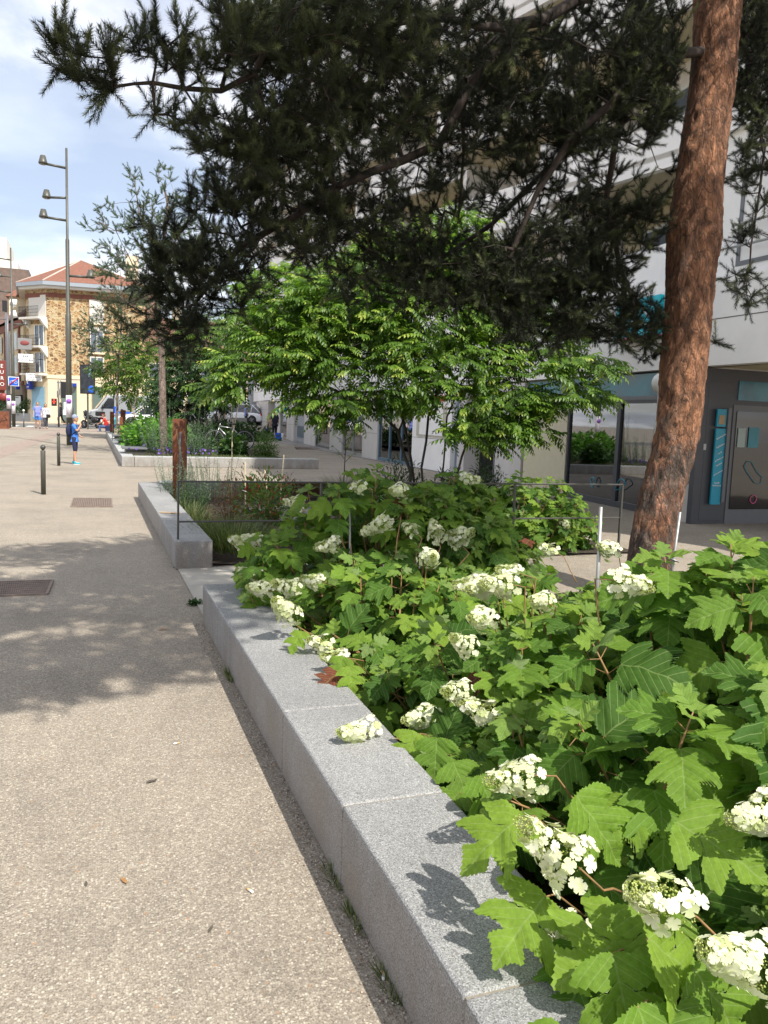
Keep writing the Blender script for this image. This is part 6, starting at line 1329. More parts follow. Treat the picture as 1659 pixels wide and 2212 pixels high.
# grey sign post with end of cycle lane sign
Y = 60.; p = atY(20, 917, Y); p[2] = 0; e = empty('sign_post', p, 'grey post carrying the square blue end of cycle route sign', 'sign post'); zt_ = atY(17, 680, Y)[2]
MB().lathe([(0, 0), (.13, 0), (.12, 6.0), (.09, 6.1), (.08, zt_), (0, zt_)], 14).build('pole', M_GREY, e); MB().tube([(0, 0, zt_ - .3), (-1.4, .1, zt_ - .25)], .04, 6).build('arm', M_GREY, e)
MB().lathe([(.135, 1.3), (.14, 1.3), (.14, 2.2), (.135, 2.2)], 14).build('notice', M_STICK, e); MB().lathe([(0, -.01), (.12, -.01), (.12, .01), (0, .01)], 18, Matrix.Translation((0, -.15, 1.95)) @ Matrix.Rotation(pi / 2, 4, 'X')).build('round_mark', M_VIOL, e)
c = atY(29.5, 824, Y - .3) - e.location; M_SB = mat('sign_blue', (.01, .10, .62), .4); sg = MB().box(c[0] - .33, c[0] + .33, c[1] - .02, c[1], c[2] - .31, c[2] + .31).build('sign_plate', M_SIGNW, e, bevel=.02)
MB().box(c[0] - .29, c[0] + .29, c[1] - .03, c[1] - .02, c[2] - .27, c[2] + .27).build('blue_field', M_SB, sg)
m = MB()
for s in (-.13, .13): m.tube([(c[0] + s + .09 * math.cos(a * .5236), c[1] - .035, c[2] - .05 + .09 * math.sin(a * .5236)) for a in range(13)], .012, 5)
m.tube([(c[0] - .13, c[1] - .035, c[2] - .05), (c[0] - .04, c[1] - .035, c[2] + .08), (c[0] + .08, c[1] - .035, c[2] + .08), (c[0] + .0, c[1] - .035, c[2] - .06), (c[0] - .04, c[1] - .035, c[2] + .08)], .013, 5); m.tube([(c[0] + .13, c[1] - .035, c[2] - .05), (c[0] + .07, c[1] - .035, c[2] + .13)], .013, 5); m.build('bicycle_symbol', M_SIGNW, sg)
m = MB(); m.tube([(c[0] - .29, c[1] - .045, c[2] - .27), (c[0] + .29, c[1] - .045, c[2] + .27)], .04, 4); m.build('red_bar', M_RED, sg)
# floodlight cluster on a roof-height mast at the left edge
e = empty('floodlights', atY(12, 660, 75), 'two white floodlights on a dark bracket at the left edge', 'floodlight')
for (dz, dx, t) in ((.3, .35, .5), (-.75, .35, .1)): MB().lathe([(0, 0), (.28, 0), (.32, .5), (0, .5)], 14, Matrix.Translation((dx, 0, dz)) @ Matrix.Rotation(1.2 + t, 4, 'Y')).build('floodlight', M_SIGNW, e)
MB().box(-.25, .12, -.1, .1, -.5, .4).build('bracket', M_BLACK, e); MB().tube([(0, 0, -8.2), (0, 0, 0)], .07, 8).build('mast', M_GREY, e)
# traffic light
Y = 66.; p = atY(127, 913, Y); p[2] = 0; e = empty('traffic_light', p, 'dark traffic light seen from its side with red pedestrian signal', 'traffic light'); zt_ = atY(124, 822, Y)[2]
MB().lathe([(0, 0), (.07, 0), (.06, zt_), (0, zt_)], 12).build('pole', M_GREY, e)
hz = atY(133, 842, Y)[2]; h = MB().box(.2, .55, -.2, .2, hz - .62, hz + .62).build('signal_head', M_BLACK, e, bevel=.03); MB().box(.14, .2, -.32, .32, hz - .7, hz + .7).build('backing_board', M_GREY, h)
v = MB()
for k in (-.4, 0, .4): v.lathe([(.16, 0), (.16, .28)], 12, Matrix.Translation((.5, 0, hz + k)) @ Matrix.Rotation(1.75, 4, 'Y'))
v.build('visors', M_BLACK, h); pz = atY(119, 869, Y)[2]; pd = MB().box(-.5, -.12, -.12, .12, pz - .28, pz + .28).build('pedestrian_signal', M_BLACK, e, bevel=.02)
m = MB(); m.box(-.37, -.27, -.14, -.125, pz - .12, pz + .12); m.sphere((-.32, -.13, pz + .18), .05, 8, 6); m.box(-.44, -.2, -.14, -.126, pz + .02, pz + .07); m.build('red_man', mat('lit_red', (.9, .05, .03), .4, emit=((1, .04, .02), 1.2)), pd)
MB().box(-.12, .2, -.05, .05, hz + .5, hz + .56).build('bracket', M_GREY, e); MB().box(-.12, -.03, -.1, .1, hz - .6, hz - .1).build('rear_signal', M_GREY, e)
# advertising panel on a post
Y = 62.; p = atY(190, 915, Y); p[2] = 0; e = empty('poster_panel', p, 'dark poster panel on a single post in front of the stone house', 'poster panel'); z0 = atY(190, 851, Y)[2]; z1 = atY(190, 800, Y)[2]
MB().box(-.52, .52, -.06, .06, z0, z1 + .4).build('panel', M_BLACK, e); MB().box(-.45, .45, -.075, -.065, z0 + .08, z1 + .3).build('poster', mat('night_poster', (.025, .03, .04), .3, noise=.8, nscale=3), e); MB().box(-.06, .06, -.04, .04, 0, z0).build('post', M_DARKM, e)
m = MB(); m.sphere((.25, -.08, z0 + .35), (.22, .02, .26), 12, 8); m.build('blue_globe_print', M_SB, e); m = MB(); m.tube([(.1, -.08, z1 - .5), (.18, -.08, z1 + .1)], .07, 6); m.build('white_print', M_LBLUE, e)
# dark post with box beside the lamp (bank side)
p = atY(156, 913, 63); p[2] = 0; e = empty('control_post', p, 'slim dark post with a small box right behind the tall lamp', 'post'); MB().lathe([(0, 0), (.11, 0), (.11, 1.5), (.06, 1.55), (.06, 3.3), (0, 3.3)], 12).build('post', M_DARKM, e); MB().box(-.1, .18, -.1, .1, 2.6, 3.0).build('box', M_DARKM, e)

# ================================================================ people
def grey(c, n, **k): return mat(n, c, .8, **k)
M_SKIN = mat('skin', (.50, .27, .17), .55, noise=.06); M_SKINP = mat('pale_skin', (.58, .36, .26), .55, noise=.05)
def skin_mesh(name, pts, edges, mt, parent, vox=0.0, extra=None, sub=1):
    me = bpy.data.meshes.new(name); me.from_pydata([tuple(p[0]) for p in pts], edges, []); o = link(name, me, mt, parent)
    md = o.modifiers.new('skin', 'SKIN'); md.use_smooth_shade = True
    for i, p in enumerate(pts): r = p[1] if hasattr(p[1], '__len__') else (p[1], p[1]); me.skin_vertices[0].data[i].radius = r
    me.skin_vertices[0].data[0].use_root = True
    if sub: s = o.modifiers.new('sub', 'SUBSURF'); s.levels = sub; s.render_levels = sub
    dg = bpy.context.evaluated_depsgraph_get(); dg.update(); ev_ = o.evaluated_get(dg); m2 = bpy.data.meshes.new_from_object(ev_); o.modifiers.clear(); o.data = m2
    if extra is not None:
        bm = bmesh.new(); bm.from_mesh(m2); off = len(bm.verts); vv = [bm.verts.new(v) for v in extra.v]; bm.verts.ensure_lookup_table()
        for f in extra.f:
            try: bm.faces.new([vv[i] for i in f])
            except ValueError: pass
        bmesh.ops.recalc_face_normals(bm, faces=bm.faces); bm.to_mesh(m2); bm.free()
    if vox:
        md = o.modifiers.new('rm', 'REMESH'); md.mode = 'VOXEL'; md.voxel_size = vox; md.use_smooth_shade = True
        sm = o.modifiers.new('s', 'SMOOTH'); sm.iterations = 2; sm.factor = .5
        dg.update(); m3 = bpy.data.meshes.new_from_object(o.evaluated_get(dg)); o.modifiers.clear(); o.data = m3
    o.data.materials.clear(); o.data.materials.append(mt)
    for p in o.data.polygons: p.use_smooth = True
    return o
def person(label, loc, rz, h, J={}, top=None, bottom=None, shoe=None, hairm=None, skin=None, sleeve=.5, leg=1.0, flare=1.0, hair='short', coat=0.0, wide=1.0, group=None, fingers=False):
    """figure facing local -Y; joints in units of a 1.75 m body"""
    s = h / 1.75; skin = skin or M_SKIN
    K = dict(pel=(0, 0, .95), wai=(0, 0, 1.08), che=(0, .0, 1.30), nb=(0, 0, 1.46), hd=(0, -.015, 1.61), sl=(.185, 0, 1.41), sr=(-.185, 0, 1.41), el=(.24, .02, 1.13), er=(-.24, .02, 1.13), wl=(.26, -.05, .88), wr=(-.26, -.05, .88),
             hl=(.09, 0, .92), hr=(-.09, 0, .92), kl=(.10, -.02, .50), kr=(-.10, -.02, .50), al=(.11, .02, .09), ar=(-.11, .02, .09), hdl=None, hdr=None)
    K.update(J); P = {k: Vector(v) * s for k, v in K.items() if v is not None}
    P['hdl'] = P.get('hdl', P['wl'] + (P['wl'] - P['el']).normalized() * .08 * s) if K['hdl'] is None else P['hdl']; P['hdr'] = P['wr'] + (P['wr'] - P['er']).normalized() * .08 * s if K['hdr'] is None else P['hdr']
    e = empty('person', loc, label, 'person', group, rz); w = wide
    fd = lambda a: Vector((0, -1, 0))
    pts = []; ed = []
    def a_(p, r, par=None):
        pts.append((p, r if hasattr(r, '__len__') else (r, r))); i = len(pts) - 1
        if par is not None: ed.append((par, i))
        return i
    i0 = a_(P['pel'], (.10 * s * w, .08 * s * w)); i1 = a_(P['wai'], (.10 * s * w, .075 * s * w), i0); i2 = a_(P['che'], (.13 * s * w, .095 * s * w), i1); i3 = a_(P['nb'], .058 * s, i2); i4 = a_(P['hd'] - Vector((0, 0, .06 * s)), .05 * s, i3)
    hands = []
    for q_ in 'lr':
        k = a_(P['s' + q_], .058 * s, i2); k = a_(P['e' + q_], .040 * s, k); k = a_(P['w' + q_], .028 * s, k); k = a_((P['w' + q_] + P['hd' + q_]) / 2, (.038 * s, .020 * s), k); hb = k
        dirv = (P['hd' + q_] - P['w' + q_]).normalized(); sidev = dirv.cross(Vector((0, 1, .2))).normalized()
        for f_, (o_, L_) in enumerate(((-.028, .062), (-.010, .075), (.010, .07), (.028, .055))):
            b = a_(P['hd' + q_] + sidev * o_ * s, .0085 * s, hb); c_ = a_(P['hd' + q_] + sidev * o_ * s + (dirv + Vector((0, -.35, 0))).normalized() * L_ * .9 * s, .0075 * s, b)
        a_(P['w' + q_] + (dirv * .045 + sidev * -.045 + Vector((0, -.02, 0))) * s, .010 * s, hb)
        k = a_(P['h' + q_], .066 * s, i0); k = a_(P['k' + q_], .055 * s, k); kc = a_(P['k' + q_] * .65 + P['a' + q_] * .35 + Vector((0, .015 * s, 0)), .055 * s, k); k = a_(P['a' + q_], .036 * s, kc); ft = (P['a' + q_] + Vector((0, -.14 * s, -.045 * s))); a_(ft, .035 * s, k)
    hdm = MB(); c = P['hd']; hdm.sphere(c, (.075 * s, .095 * s, .115 * s), 16, 12); hdm.sphere(c + Vector((0, -.03, -.06)) * s, (.055 * s, .06 * s, .055 * s), 12, 8)
    hdm.add([tuple(c + Vector(v) * s) for v in ((-.014, -.088, -.025), (.014, -.088, -.025), (0, -.118, -.028), (0, -.088, .02))], [(0, 2, 1), (0, 3, 2), (2, 3, 1), (0, 1, 3)])
    for x in (-1, 1): hdm.sphere(c + Vector((x * .078, .005, -.005)) * s, (.012 * s, .02 * s, .03 * s), 8, 6)
    body = skin_mesh('body', pts, ed, skin, e, vox=.0085 * s * (1.0 if fingers else 1.25), extra=hdm)
    fm = MB(); [fm.sphere(c + Vector((x * .03, -.089, .01)) * s, .010 * s, 8, 6) for x in (-1, 1)]; fm.build('eyes', M_BLACK, e)
    MB().box(-.022 * s, .022 * s, -.004 * s, .004 * s, -.003 * s, .003 * s, Matrix.Translation(c + Vector((0, -.093, -.062)) * s)).build('mouth', M_REDD if False else mat('lips', (.35, .12, .10), .6), e)
    g = 1.14
    if top:
        pts = []; ed = []; i0 = a_(P['pel'] + Vector((0, 0, -.02 * s)), (.150 * s * w * flare, .128 * s * w * flare)); 
        if not coat: a_(P['pel'] + Vector((0, 0, -.06 * s)), (.115 * s * w, .09 * s * w), i0)
        if coat: i00 = a_(P['pel'] + Vector((0, .0, -coat * s)), (.17 * s * w * flare, .14 * s * w * flare), i0)
        i1 = a_(P['wai'], (.148 * s * w, .120 * s * w), i0); i2 = a_(P['che'], (.162 * s * w, .118 * s * w), i1); i3 = a_(P['nb'] - Vector((0, 0, .02 * s)), .068 * s, i2)
        for q_ in 'lr':
            k = a_(P['s' + q_], .072 * s, i2); E_ = P['e' + q_]
            if sleeve >= 1: k = a_(E_, .055 * s, k); a_(E_.lerp(P['w' + q_], min(1, sleeve - .05)), .042 * s, k)
            else: a_(P['s' + q_].lerp(E_, sleeve * 1.1), .062 * s, k)
        skin_mesh('top', pts, ed, top, e, vox=.012 * s)
    if bottom:
        pts = []; ed = []; i0 = a_(P['pel'] + Vector((0, 0, .0)), (.142 * s * w, .115 * s * w)); a_(P['pel'].lerp(P['wai'], .75), (.13 * s * w, .105 * s * w), i0)
        for q_ in 'lr':
            k = a_(P['h' + q_] - Vector((0, 0, .04 * s)), .102 * s * w, i0)
            if leg > .5: k = a_(P['k' + q_], .074 * s * flare ** .3, k); a_(P['k' + q_].lerp(P['a' + q_], (leg - .5) * 2 * .97), .056 * s, k)
            else: a_(P['h' + q_].lerp(P['k' + q_], leg * 2), .09 * s, k)
        skin_mesh('trousers' if leg > .6 else 'shorts', pts, ed, bottom, e, vox=.012 * s)
    for q_ in 'lr':
        f = P['a' + q_]; m = MB(); m.sphere(f + Vector((0, -.06, -.045)) * s, (.046 * s, .125 * s, .042 * s), 12, 8); m.sphere(f + Vector((0, .01, -.01)) * s, (.045 * s, .055 * s, .05 * s), 10, 8); so_ = m.build('shoe', shoe or M_BLACK, e)
        MB().box(-.042 * s, .042 * s, -.16 * s, .055 * s, -.090 * s, -.072 * s, Matrix.Translation(f)).build('sole', M_SIGNW if fingers else M_BLACK, so_, bevel=.006)
    if hairm:
        hm = MB(); hm.sphere(c + Vector((0, .018, .022)) * s, (.086 * s, .094 * s, .108 * s), 16, 10)
        if hair == 'bob': hm.sphere(c + Vector((0, .03, -.03)) * s, (.095 * s, .085 * s, .10 * s), 14, 10)
        if hair == 'long': hm.sphere(c + Vector((0, .055, -.10)) * s, (.085 * s, .055 * s, .17 * s), 14, 10)
        hm.v = [v if not (Vector(v) - c).y < -.062 * s else tuple(Vector((v[0], c.y - .062 * s, max(v[2], c.z + .045 * s)))) for v in hm.v]
        hm.build('hair', hairm, e)
    e['_'] = 0; del e['_']; return e, P, s
C1 = lambda n, c, **k: mat(n, c, .85, **k)
# the boy: faces right, right hand to his mouth
bp = at(162, 1003)
M_BTS = C1('blue_tshirt', (.05, .19, .62), noise=.12); M_NAVY = C1('navy_cloth', (.012, .018, .06), noise=.2); M_TURQ = C1('turquoise_shoe', (.04, .42, .52))
boy, P, s = person('boy in blue T-shirt and grey beanie with a dark backpack, hand at his mouth', bp, pi / 2 - .25, 1.36, dict(er=(-.20, -.13, 1.18), wr=(-.09, -.24, 1.40), hdr=(-.03, -.20, 1.49), el=(.22, .05, 1.14), wl=(.20, -.16, .98), hdl=(.19, -.22, .93), kl=(.10, .0, .50), al=(.11, .06, .09), kr=(-.1, -.03, .5), ar=(-.12, -.05, .09), hd=(0, -.03, 1.62)),
    top=M_BTS, bottom=M_NAVY, shoe=M_TURQ, sleeve=.75, leg=.56, skin=M_SKIN, wide=.92, fingers=True, flare=1.08)
c = P['hd']; bm2 = MB(); bm2.sphere(c + Vector((0, .02, .055)) * s, (.094 * s, .106 * s, .10 * s), 18, 12); bm2.v = [v if v[2] > c.z + .005 * s + (v[1] - c.y) * -.25 else (v[0], v[1], c.z + .005 * s + (v[1] - c.y) * -.25) for v in bm2.v]
bm2.build('beanie', C1('grey_blue_knit', (.26, .31, .42), noise=.5, nscale=40), boy)
bk = MB(); bk.sphere(Vector((0, .20, 1.20)) * s, (.15 * s, .10 * s, .24 * s), 16, 12); bo = bk.build('backpack', M_NAVY, boy)
for x in (-1, 1): MB().tube([Vector((x * .10, .12, 1.40)) * s, Vector((x * .11, .02, 1.47)) * s, Vector((x * .12, -.11, 1.36)) * s, Vector((x * .125, -.12, 1.18)) * s, Vector((x * .13, .10, 1.03)) * s], .016 * s, 6).build('strap', M_NAVY, bo)
MB().tube([Vector((0, .20, 1.45)) * s, Vector((0, .29, 1.32)) * s, Vector((0, .305, 1.15)) * s, Vector((0, .27, 1.0)) * s], .006 * s, 5).build('yellow_piping', C1('yellow_trim', (.6, .5, .1)), bo)
GP = 'people at the far end of the square'
H1 = C1('dark_hair', (.035, .022, .015)); H2 = C1('black_hair', (.012, .01, .009)); H3 = C1('grey_hair', (.35, .33, .30)); H4 = C1('brown_hair', (.10, .06, .035))
man, P, s = person('man in lilac-blue polo shirt and bright blue shorts walking', at(82, 926), .15, 1.86, dict(kl=(.10, -.12, .51), al=(.11, -.06, .10), kr=(-.1, .02, .50), ar=(-.11, .16, .12)), top=C1('lilac_polo', (.19, .23, .62), noise=.1), bottom=C1('blue_shorts', (.05, .19, .60)), shoe=M_BLACK, sleeve=.7, leg=.5, hairm=H4, wide=1.1, group=GP)
w_, P, s = person('woman in white blouse and dark trousers walking beside the man', at(98.5, 926), .1, 1.76, dict(kl=(.09, .02, .50), al=(.10, .10, .10), kr=(-.09, -.08, .5), ar=(-.10, -.06, .09), wl=(.32, -.05, .92), el=(.27, .0, 1.14)), top=C1('white_blouse', (.72, .73, .78)), bottom=C1('slate_trousers', (.06, .065, .09)), shoe=C1('beige_shoe', (.5, .4, .3)), sleeve=1.9, leg=1.0, hairm=H2, hair='bob', flare=1.15, group=GP)
bg_ = MB(); bg_.box(-.13, .13, -.06, .06, -.13, .13, Matrix.Translation(Vector((.17, -.12, .88)) * s)); bag = bg_.build('shoulder_bag', M_BLACK, w_, bevel=.03); MB().tube([Vector((.17, -.12, .98)) * s, Vector((.0, -.14, 1.25)) * s, Vector((-.13, -.03, 1.47)) * s], .012, 5).build('strap', M_BLACK, bag)
bw, P, s = person('woman all in black stepping to the left by the traffic light', at(131.5, 919), -pi / 2 - .2, 1.95, dict(kl=(.08, -.18, .52), al=(.09, -.12, .12), kr=(-.08, .08, .5), ar=(-.09, .32, .16)), top=C1('black_dress', (.014, .013, .013)), bottom=C1('black_trousers', (.012, .012, .012)), shoe=C1('tan_shoe', (.35, .22, .15)), sleeve=1.6, hairm=H2, hair='long', coat=.2, group=GP)
o = MB(); o.box(-.05, .05, -.02, .3, -.35, .1, Matrix.Translation(Vector((.3, .25, 1.1)) * s)); o.build('white_bag', M_SIGNW, bw, bevel=.04)
seat = dict(pel=(0, 0, .50), wai=(0, -.04, .63), che=(0, -.10, .86), nb=(0, -.15, 1.02), hd=(0, -.20, 1.17), sl=(.19, -.12, .97), sr=(-.19, -.12, .97), el=(.23, -.28, .76), er=(-.23, -.28, .76), wl=(.12, -.48, .66), wr=(-.12, -.48, .66), hl=(.10, -.03, .48), hr=(-.10, -.03, .48), kl=(.13, -.46, .50), kr=(-.13, -.46, .50), al=(.13, -.42, .09), ar=(-.13, -.42, .09))
sp0 = at(214, 933); ps, P, s = person('seated man in red T-shirt and jeans bending forward on the wall', sp0 + [.5, 0, -.12], -pi / 2 - .1, 1.8, seat, top=C1('red_tshirt', (.55, .03, .03)), bottom=C1('jeans', (.06, .11, .26)), shoe=M_BLACK, sleeve=.8, hairm=H4, wide=1.15, group=GP)
pt, P, s = person('seated man in turquoise shirt behind the man in red', sp0 + [1.1, 3.2, -.1], -pi / 2 + .5, 1.8, {**seat, 'hd': (0, -.12, 1.20)}, top=C1('turquoise_shirt', (.05, .40, .52)), bottom=C1('jeans_dark', (.03, .05, .12)), sleeve=.8, hairm=H3, wide=1.1, group=GP)
e = empty('dark_bag', sp0 + [.55, -.3, 0], 'dark bag on the ground beside the seated man', 'bag'); MB().box(-.16, .2, -.2, .2, 0, .45).build('bag_body', M_NAVY, e, bevel=.06); MB().tube([(-.08, 0, .43), (0, 0, .58), (.1, 0, .43)], .015, 6).build('handle', M_NAVY, e)
def zat(px, py, Y): p = atY(px, py, Y); p[2] = gz(p[0], p[1]); return p
gv, P, s = person('person in grey waistcoat seen from behind near the parked cars', zat(479, 928, 56), pi - .3, 1.62, {}, top=C1('grey_waistcoat', (.17, .17, .15), noise=.3, nscale=30), bottom=C1('dark_skirt', (.02, .02, .022)), sleeve=.3, hairm=H3, wide=1.15, group=GP)
MB().tube([Vector((-.17, -.1, 1.40)) * s, Vector((0, .15, 1.2)) * s, Vector((.18, .1, 1.0)) * s], .02, 5).build('bag_strap', M_BLACK, gv)
wb, P, s = person('woman in blue sleeveless top and black trousers by the round column', zat(531, 934, 61), pi * .6, 1.72, {}, top=C1('blue_top', (.14, .20, .45)), bottom=C1('black_jeans', (.015, .016, .02)), shoe=C1('brown_boot', (.14, .05, .03)), sleeve=.15, hairm=H4, hair='bob', group=GP)
ow, P, s = person('white-haired old person in a long cream coat beside a man in navy', zat(580, 945, 50.5), pi * .75 - 1.5, 1.68, {}, top=C1('cream_coat', (.52, .46, .32)), bottom=C1('dark_trousers', (.03, .03, .035)), sleeve=1.9, coat=.38, flare=1.15, hairm=H3, hair='bob', group=GP)
nm_, P, s = person('man in navy shirt and dark trousers turned away near the shops', zat(593, 945, 49), pi * 1.1, 1.82, {}, top=C1('navy_shirt', (.012, .015, .03)), bottom=C1('navy_trousers', (.012, .013, .022)), sleeve=.85, hairm=H1, wide=1.1, group=GP)
p = zat(560, 945, 49); e = empty('shopping_trolley', p, 'navy shopping trolley tipped on two wheels beside the old person', 'trolley', None, .3)
M_ = Matrix.Rotation(.9, 4, 'Y'); MB().box(-.2, .2, -.16, .16, .1, .85, M_).build('bag', M_NAVY, e, bevel=.06); MB().box(-.205, .205, -.165, .165, .55, .6, M_).build('pale_band', M_SIGNW, e); MB().tube([M_ @ Vector((0, .1, .8)), M_ @ Vector((0, .1, 1.15)), M_ @ Vector((0, -.1, 1.15)), M_ @ Vector((0, -.1, .8))], .014, 6).build('handle', M_GREY, e)
for y in (-.17, .17): MB().lathe([(0, -.02), (.09, -.02), (.09, .02), (0, .02)], 16, Matrix.Translation((-.02, y, .09)) @ Matrix.Rotation(pi / 2, 4, 'X')).build('wheel', M_RUBBER, e)
e = empty('blue_carrier', zat(601, 946, 48.6), 'blue and white carrier bag on the ground by the navy man', 'bag'); MB().box(-.16, .16, -.1, .1, 0, .42).build('bag_body', M_SB, e, bevel=.03); MB().box(.17, .3, -.1, .1, 0, .40).build('white_side', M_SIGNW, e, bevel=.03)

# ================================================================ vehicles
M_CARW = mat('white_car_paint', (.72, .74, .77), .25, spec=.7); M_SILV = mat('silver_paint', (.42, .44, .46), .3, metal=.4, spec=.6); M_CGLASS = mat('car_glass', (.02, .025, .03), .05, spec=1.0); M_TAIL = mat('tail_lamp', (.45, .02, .02), .2); M_HEAD = mat('head_lamp', (.6, .62, .65), .1); M_RIM = mat('alloy', (.45, .45, .46), .35, metal=.7)
def wheel(e, x, y, r, w=.2):
    s = 1 if y > 0 else -1; Mw = Matrix.Translation((x, y, r)) @ Matrix.Rotation(pi / 2, 4, 'X'); k = w / 2
    o = MB().lathe([(r * .62, -k), (r * .94, -k), (r, -k * .6), (r, k * .6), (r * .94, k), (r * .62, k)], 28, Mw).build('wheel', M_RUBBER, e)
    m = MB(); m.lathe([(0, -k * .9), (r * .12, -k * .9), (r * .12, k * .9), (0, k * .9)], 14, Mw); m.lathe([(r * .56, -k * .8), (r * .63, -k * .9), (r * .63, k * .9), (r * .56, k * .8)], 28, Mw)
    for i in range(5): a = i * 2 * pi / 5; m.tube([Mw @ Vector((0, 0, -s * k * .7)), Mw @ Vector((r * .58 * math.cos(a), r * .58 * math.sin(a), -s * k * .8))], r * .07, 5)
    m.build('rim', M_RIM, o)
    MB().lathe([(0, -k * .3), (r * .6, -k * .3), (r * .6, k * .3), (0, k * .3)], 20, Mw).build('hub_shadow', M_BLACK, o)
def loft(e, secs, name, mt, n=7):
    """body from cross-sections: (x, half width at sill, at belt, z sill, z belt, z crown, crown half width)"""
    V = []; F = []
    for (x, ws, wb, zs, zb, zc, wc) in secs:
        r = [(0, zs), (ws * .95, zs), (ws, zs + .08), (wb * 1.01, (zs + zb) * .55), (wb, zb), (wc, (zb * .25 + zc * .75)), (wc * .8, zc), (0, zc)]; V += [(x, a, b) for a, b in r] + [(x, -a, b) for a, b in r[-2:0:-1]]
    k = 14; m = MB()
    for i in range(len(secs) - 1):
        for j in range(k): F.append((i * k + j, i * k + (j + 1) % k, (i + 1) * k + (j + 1) % k, (i + 1) * k + j))
    F.append(tuple(range(k))); F.append(tuple(range((len(secs) - 1) * k, len(secs) * k))); m.add(V, F, True)
    o = m.build(name, mt, e); sd = o.modifiers.new('sub', 'SUBSURF'); sd.levels = 1; sd.render_levels = 2; return o
def car(label, loc, rz, L=4.2, H_=1.5, W=1.76, mt=None, plate='', suv=False):
    mt = mt or M_CARW; e = empty('parked_car', loc, label, 'car', 'cars parked in the side street', rz); h = L / 2; w = W / 2; zb = H_ * .60; zs = .22
    body = loft(e, [(-h, w * .80, w * .82, zs + .12, zb * .72, zb * .80, w * .7), (-h + .12, w * .92, w * .94, zs, zb * .90, zb * .96, w * .82), (-h * .72, w, w, zs, zb * .98, zb * 1.02, w * .9), (-.2, w, w, zs, zb, zb * 1.02, w * .92), (h * .45, w, w, zs, zb * .97, zb * 1.03, w * .9), (h * .8, w * .96, w * .95, zs, zb * .85, zb * .93, w * .8), (h - .05, w * .82, w * .80, zs + .08, zb * .62, zb * .76, w * .6), (h, w * .7, w * .7, zs + .12, zb * .5, zb * .6, w * .5)], 'body', mt)
    xr_ = -h * (.90 if suv else .86); cab = [(xr_, .62), (-h * .60, 1.0), (-h * .1, 1.03), (h * .16, .98), (h * .52, .60)]
    V = []
    for x, k in cab:
        z = zb + (H_ - zb) * (k - .6) / .42 if k > .6 else zb * .98; wt = w * (.9 - .2 * max(0, k - .6) / .4); V += [(x, -w * .90, zb * .96), (x, -wt, z), (x, wt, z), (x, w * .90, zb * .96)]
    g = MB(); n = len(cab); g.add(V, [(i * 4 + j, i * 4 + j + 1, i * 4 + 5 + j, i * 4 + 4 + j) for i in range(n - 1) for j in range(3)], False); g.build('windows', M_CGLASS, e)
    r = MB(); rr = [V[4], V[8], V[12]]; z = H_ + .005
    r.add([(V[i * 4 + 1 + j][0], V[i * 4 + 1 + j][1] * 1.02, V[i * 4 + 1 + j][2] + .012) for i in (1, 2, 3) for j in (0, 1)], [(0, 1, 3, 2), (2, 3, 5, 4)])
    for sd in (1, 2):
        b_ = 0 if sd == 1 else 3
        for (i, t) in ((0, 0), (1, 0), (2, 0), (3, 0)):
            p, q_ = Vector(V[(i) * 4 + sd]), Vector(V[(i + 1) * 4 + sd]); r.tube([p * 1.003, q_ * 1.003], .035, 5)
        for i in (1, 2): r.tube([Vector(V[i * 4 + sd]) * 1.0, Vector((V[i * 4][0] + .05, V[i * 4 + b_][1], zb))], .035, 5)
    r.build('roof', mt, e)
    for x in (-h * .62, h * .63):
        for y in (-1, 1):
            wheel(e, x, y * (w - .09), .32 if not suv else .35)
            MB().lathe([(0, -.02), (.385, -.02), (.385, .02), (0, .02)], 24, Matrix.Translation((x, y * (w - .02), .36)) @ Matrix.Rotation(pi / 2, 4, 'X')).build('wheel_arch', M_BLACK, e)
    for y in (-1, 1):
        MB().sphere((-h + .10, y * w * .72, zb * .86), (.12, .20, .10), 12, 8).build('tail_light', M_TAIL, e); MB().sphere((h - .16, y * w * .66, zb * .70), (.16, .2, .08), 12, 8).build('headlight', M_HEAD, e); MB().sphere((h * .36, y * (w + .07), zb * 1.07), (.08, .1, .07), 10, 6).build('mirror', mt, e)
    MB().box(-h - .02, -h + .06, -.26, .26, zb * .55, zb * .55 + .11).build('number_plate', M_SIGNW, e); MB().box(-h - .01, -h + .2, -w * .7, w * .7, zs - .02, zs + .16).build('bumper', M_BLACK, e, bevel=.03)
    return e
def gp(px, py, Y): p = atY(px, py, Y); p[2] = gz(p[0], p[1]); return p
car('white car with red rear lamps behind the thin tree trunks', gp(452, 912, 66), 2.30, 4.1, 1.5)
car('white car with its rear wheel showing, left of the round column', gp(515, 912, 64.5), 2.45 + .2, 4.4, 1.55, suv=True)
car('white car nose-on past the yellow-green trees', gp(318, 914, 62), pi + .18, 4.3, 1.5)
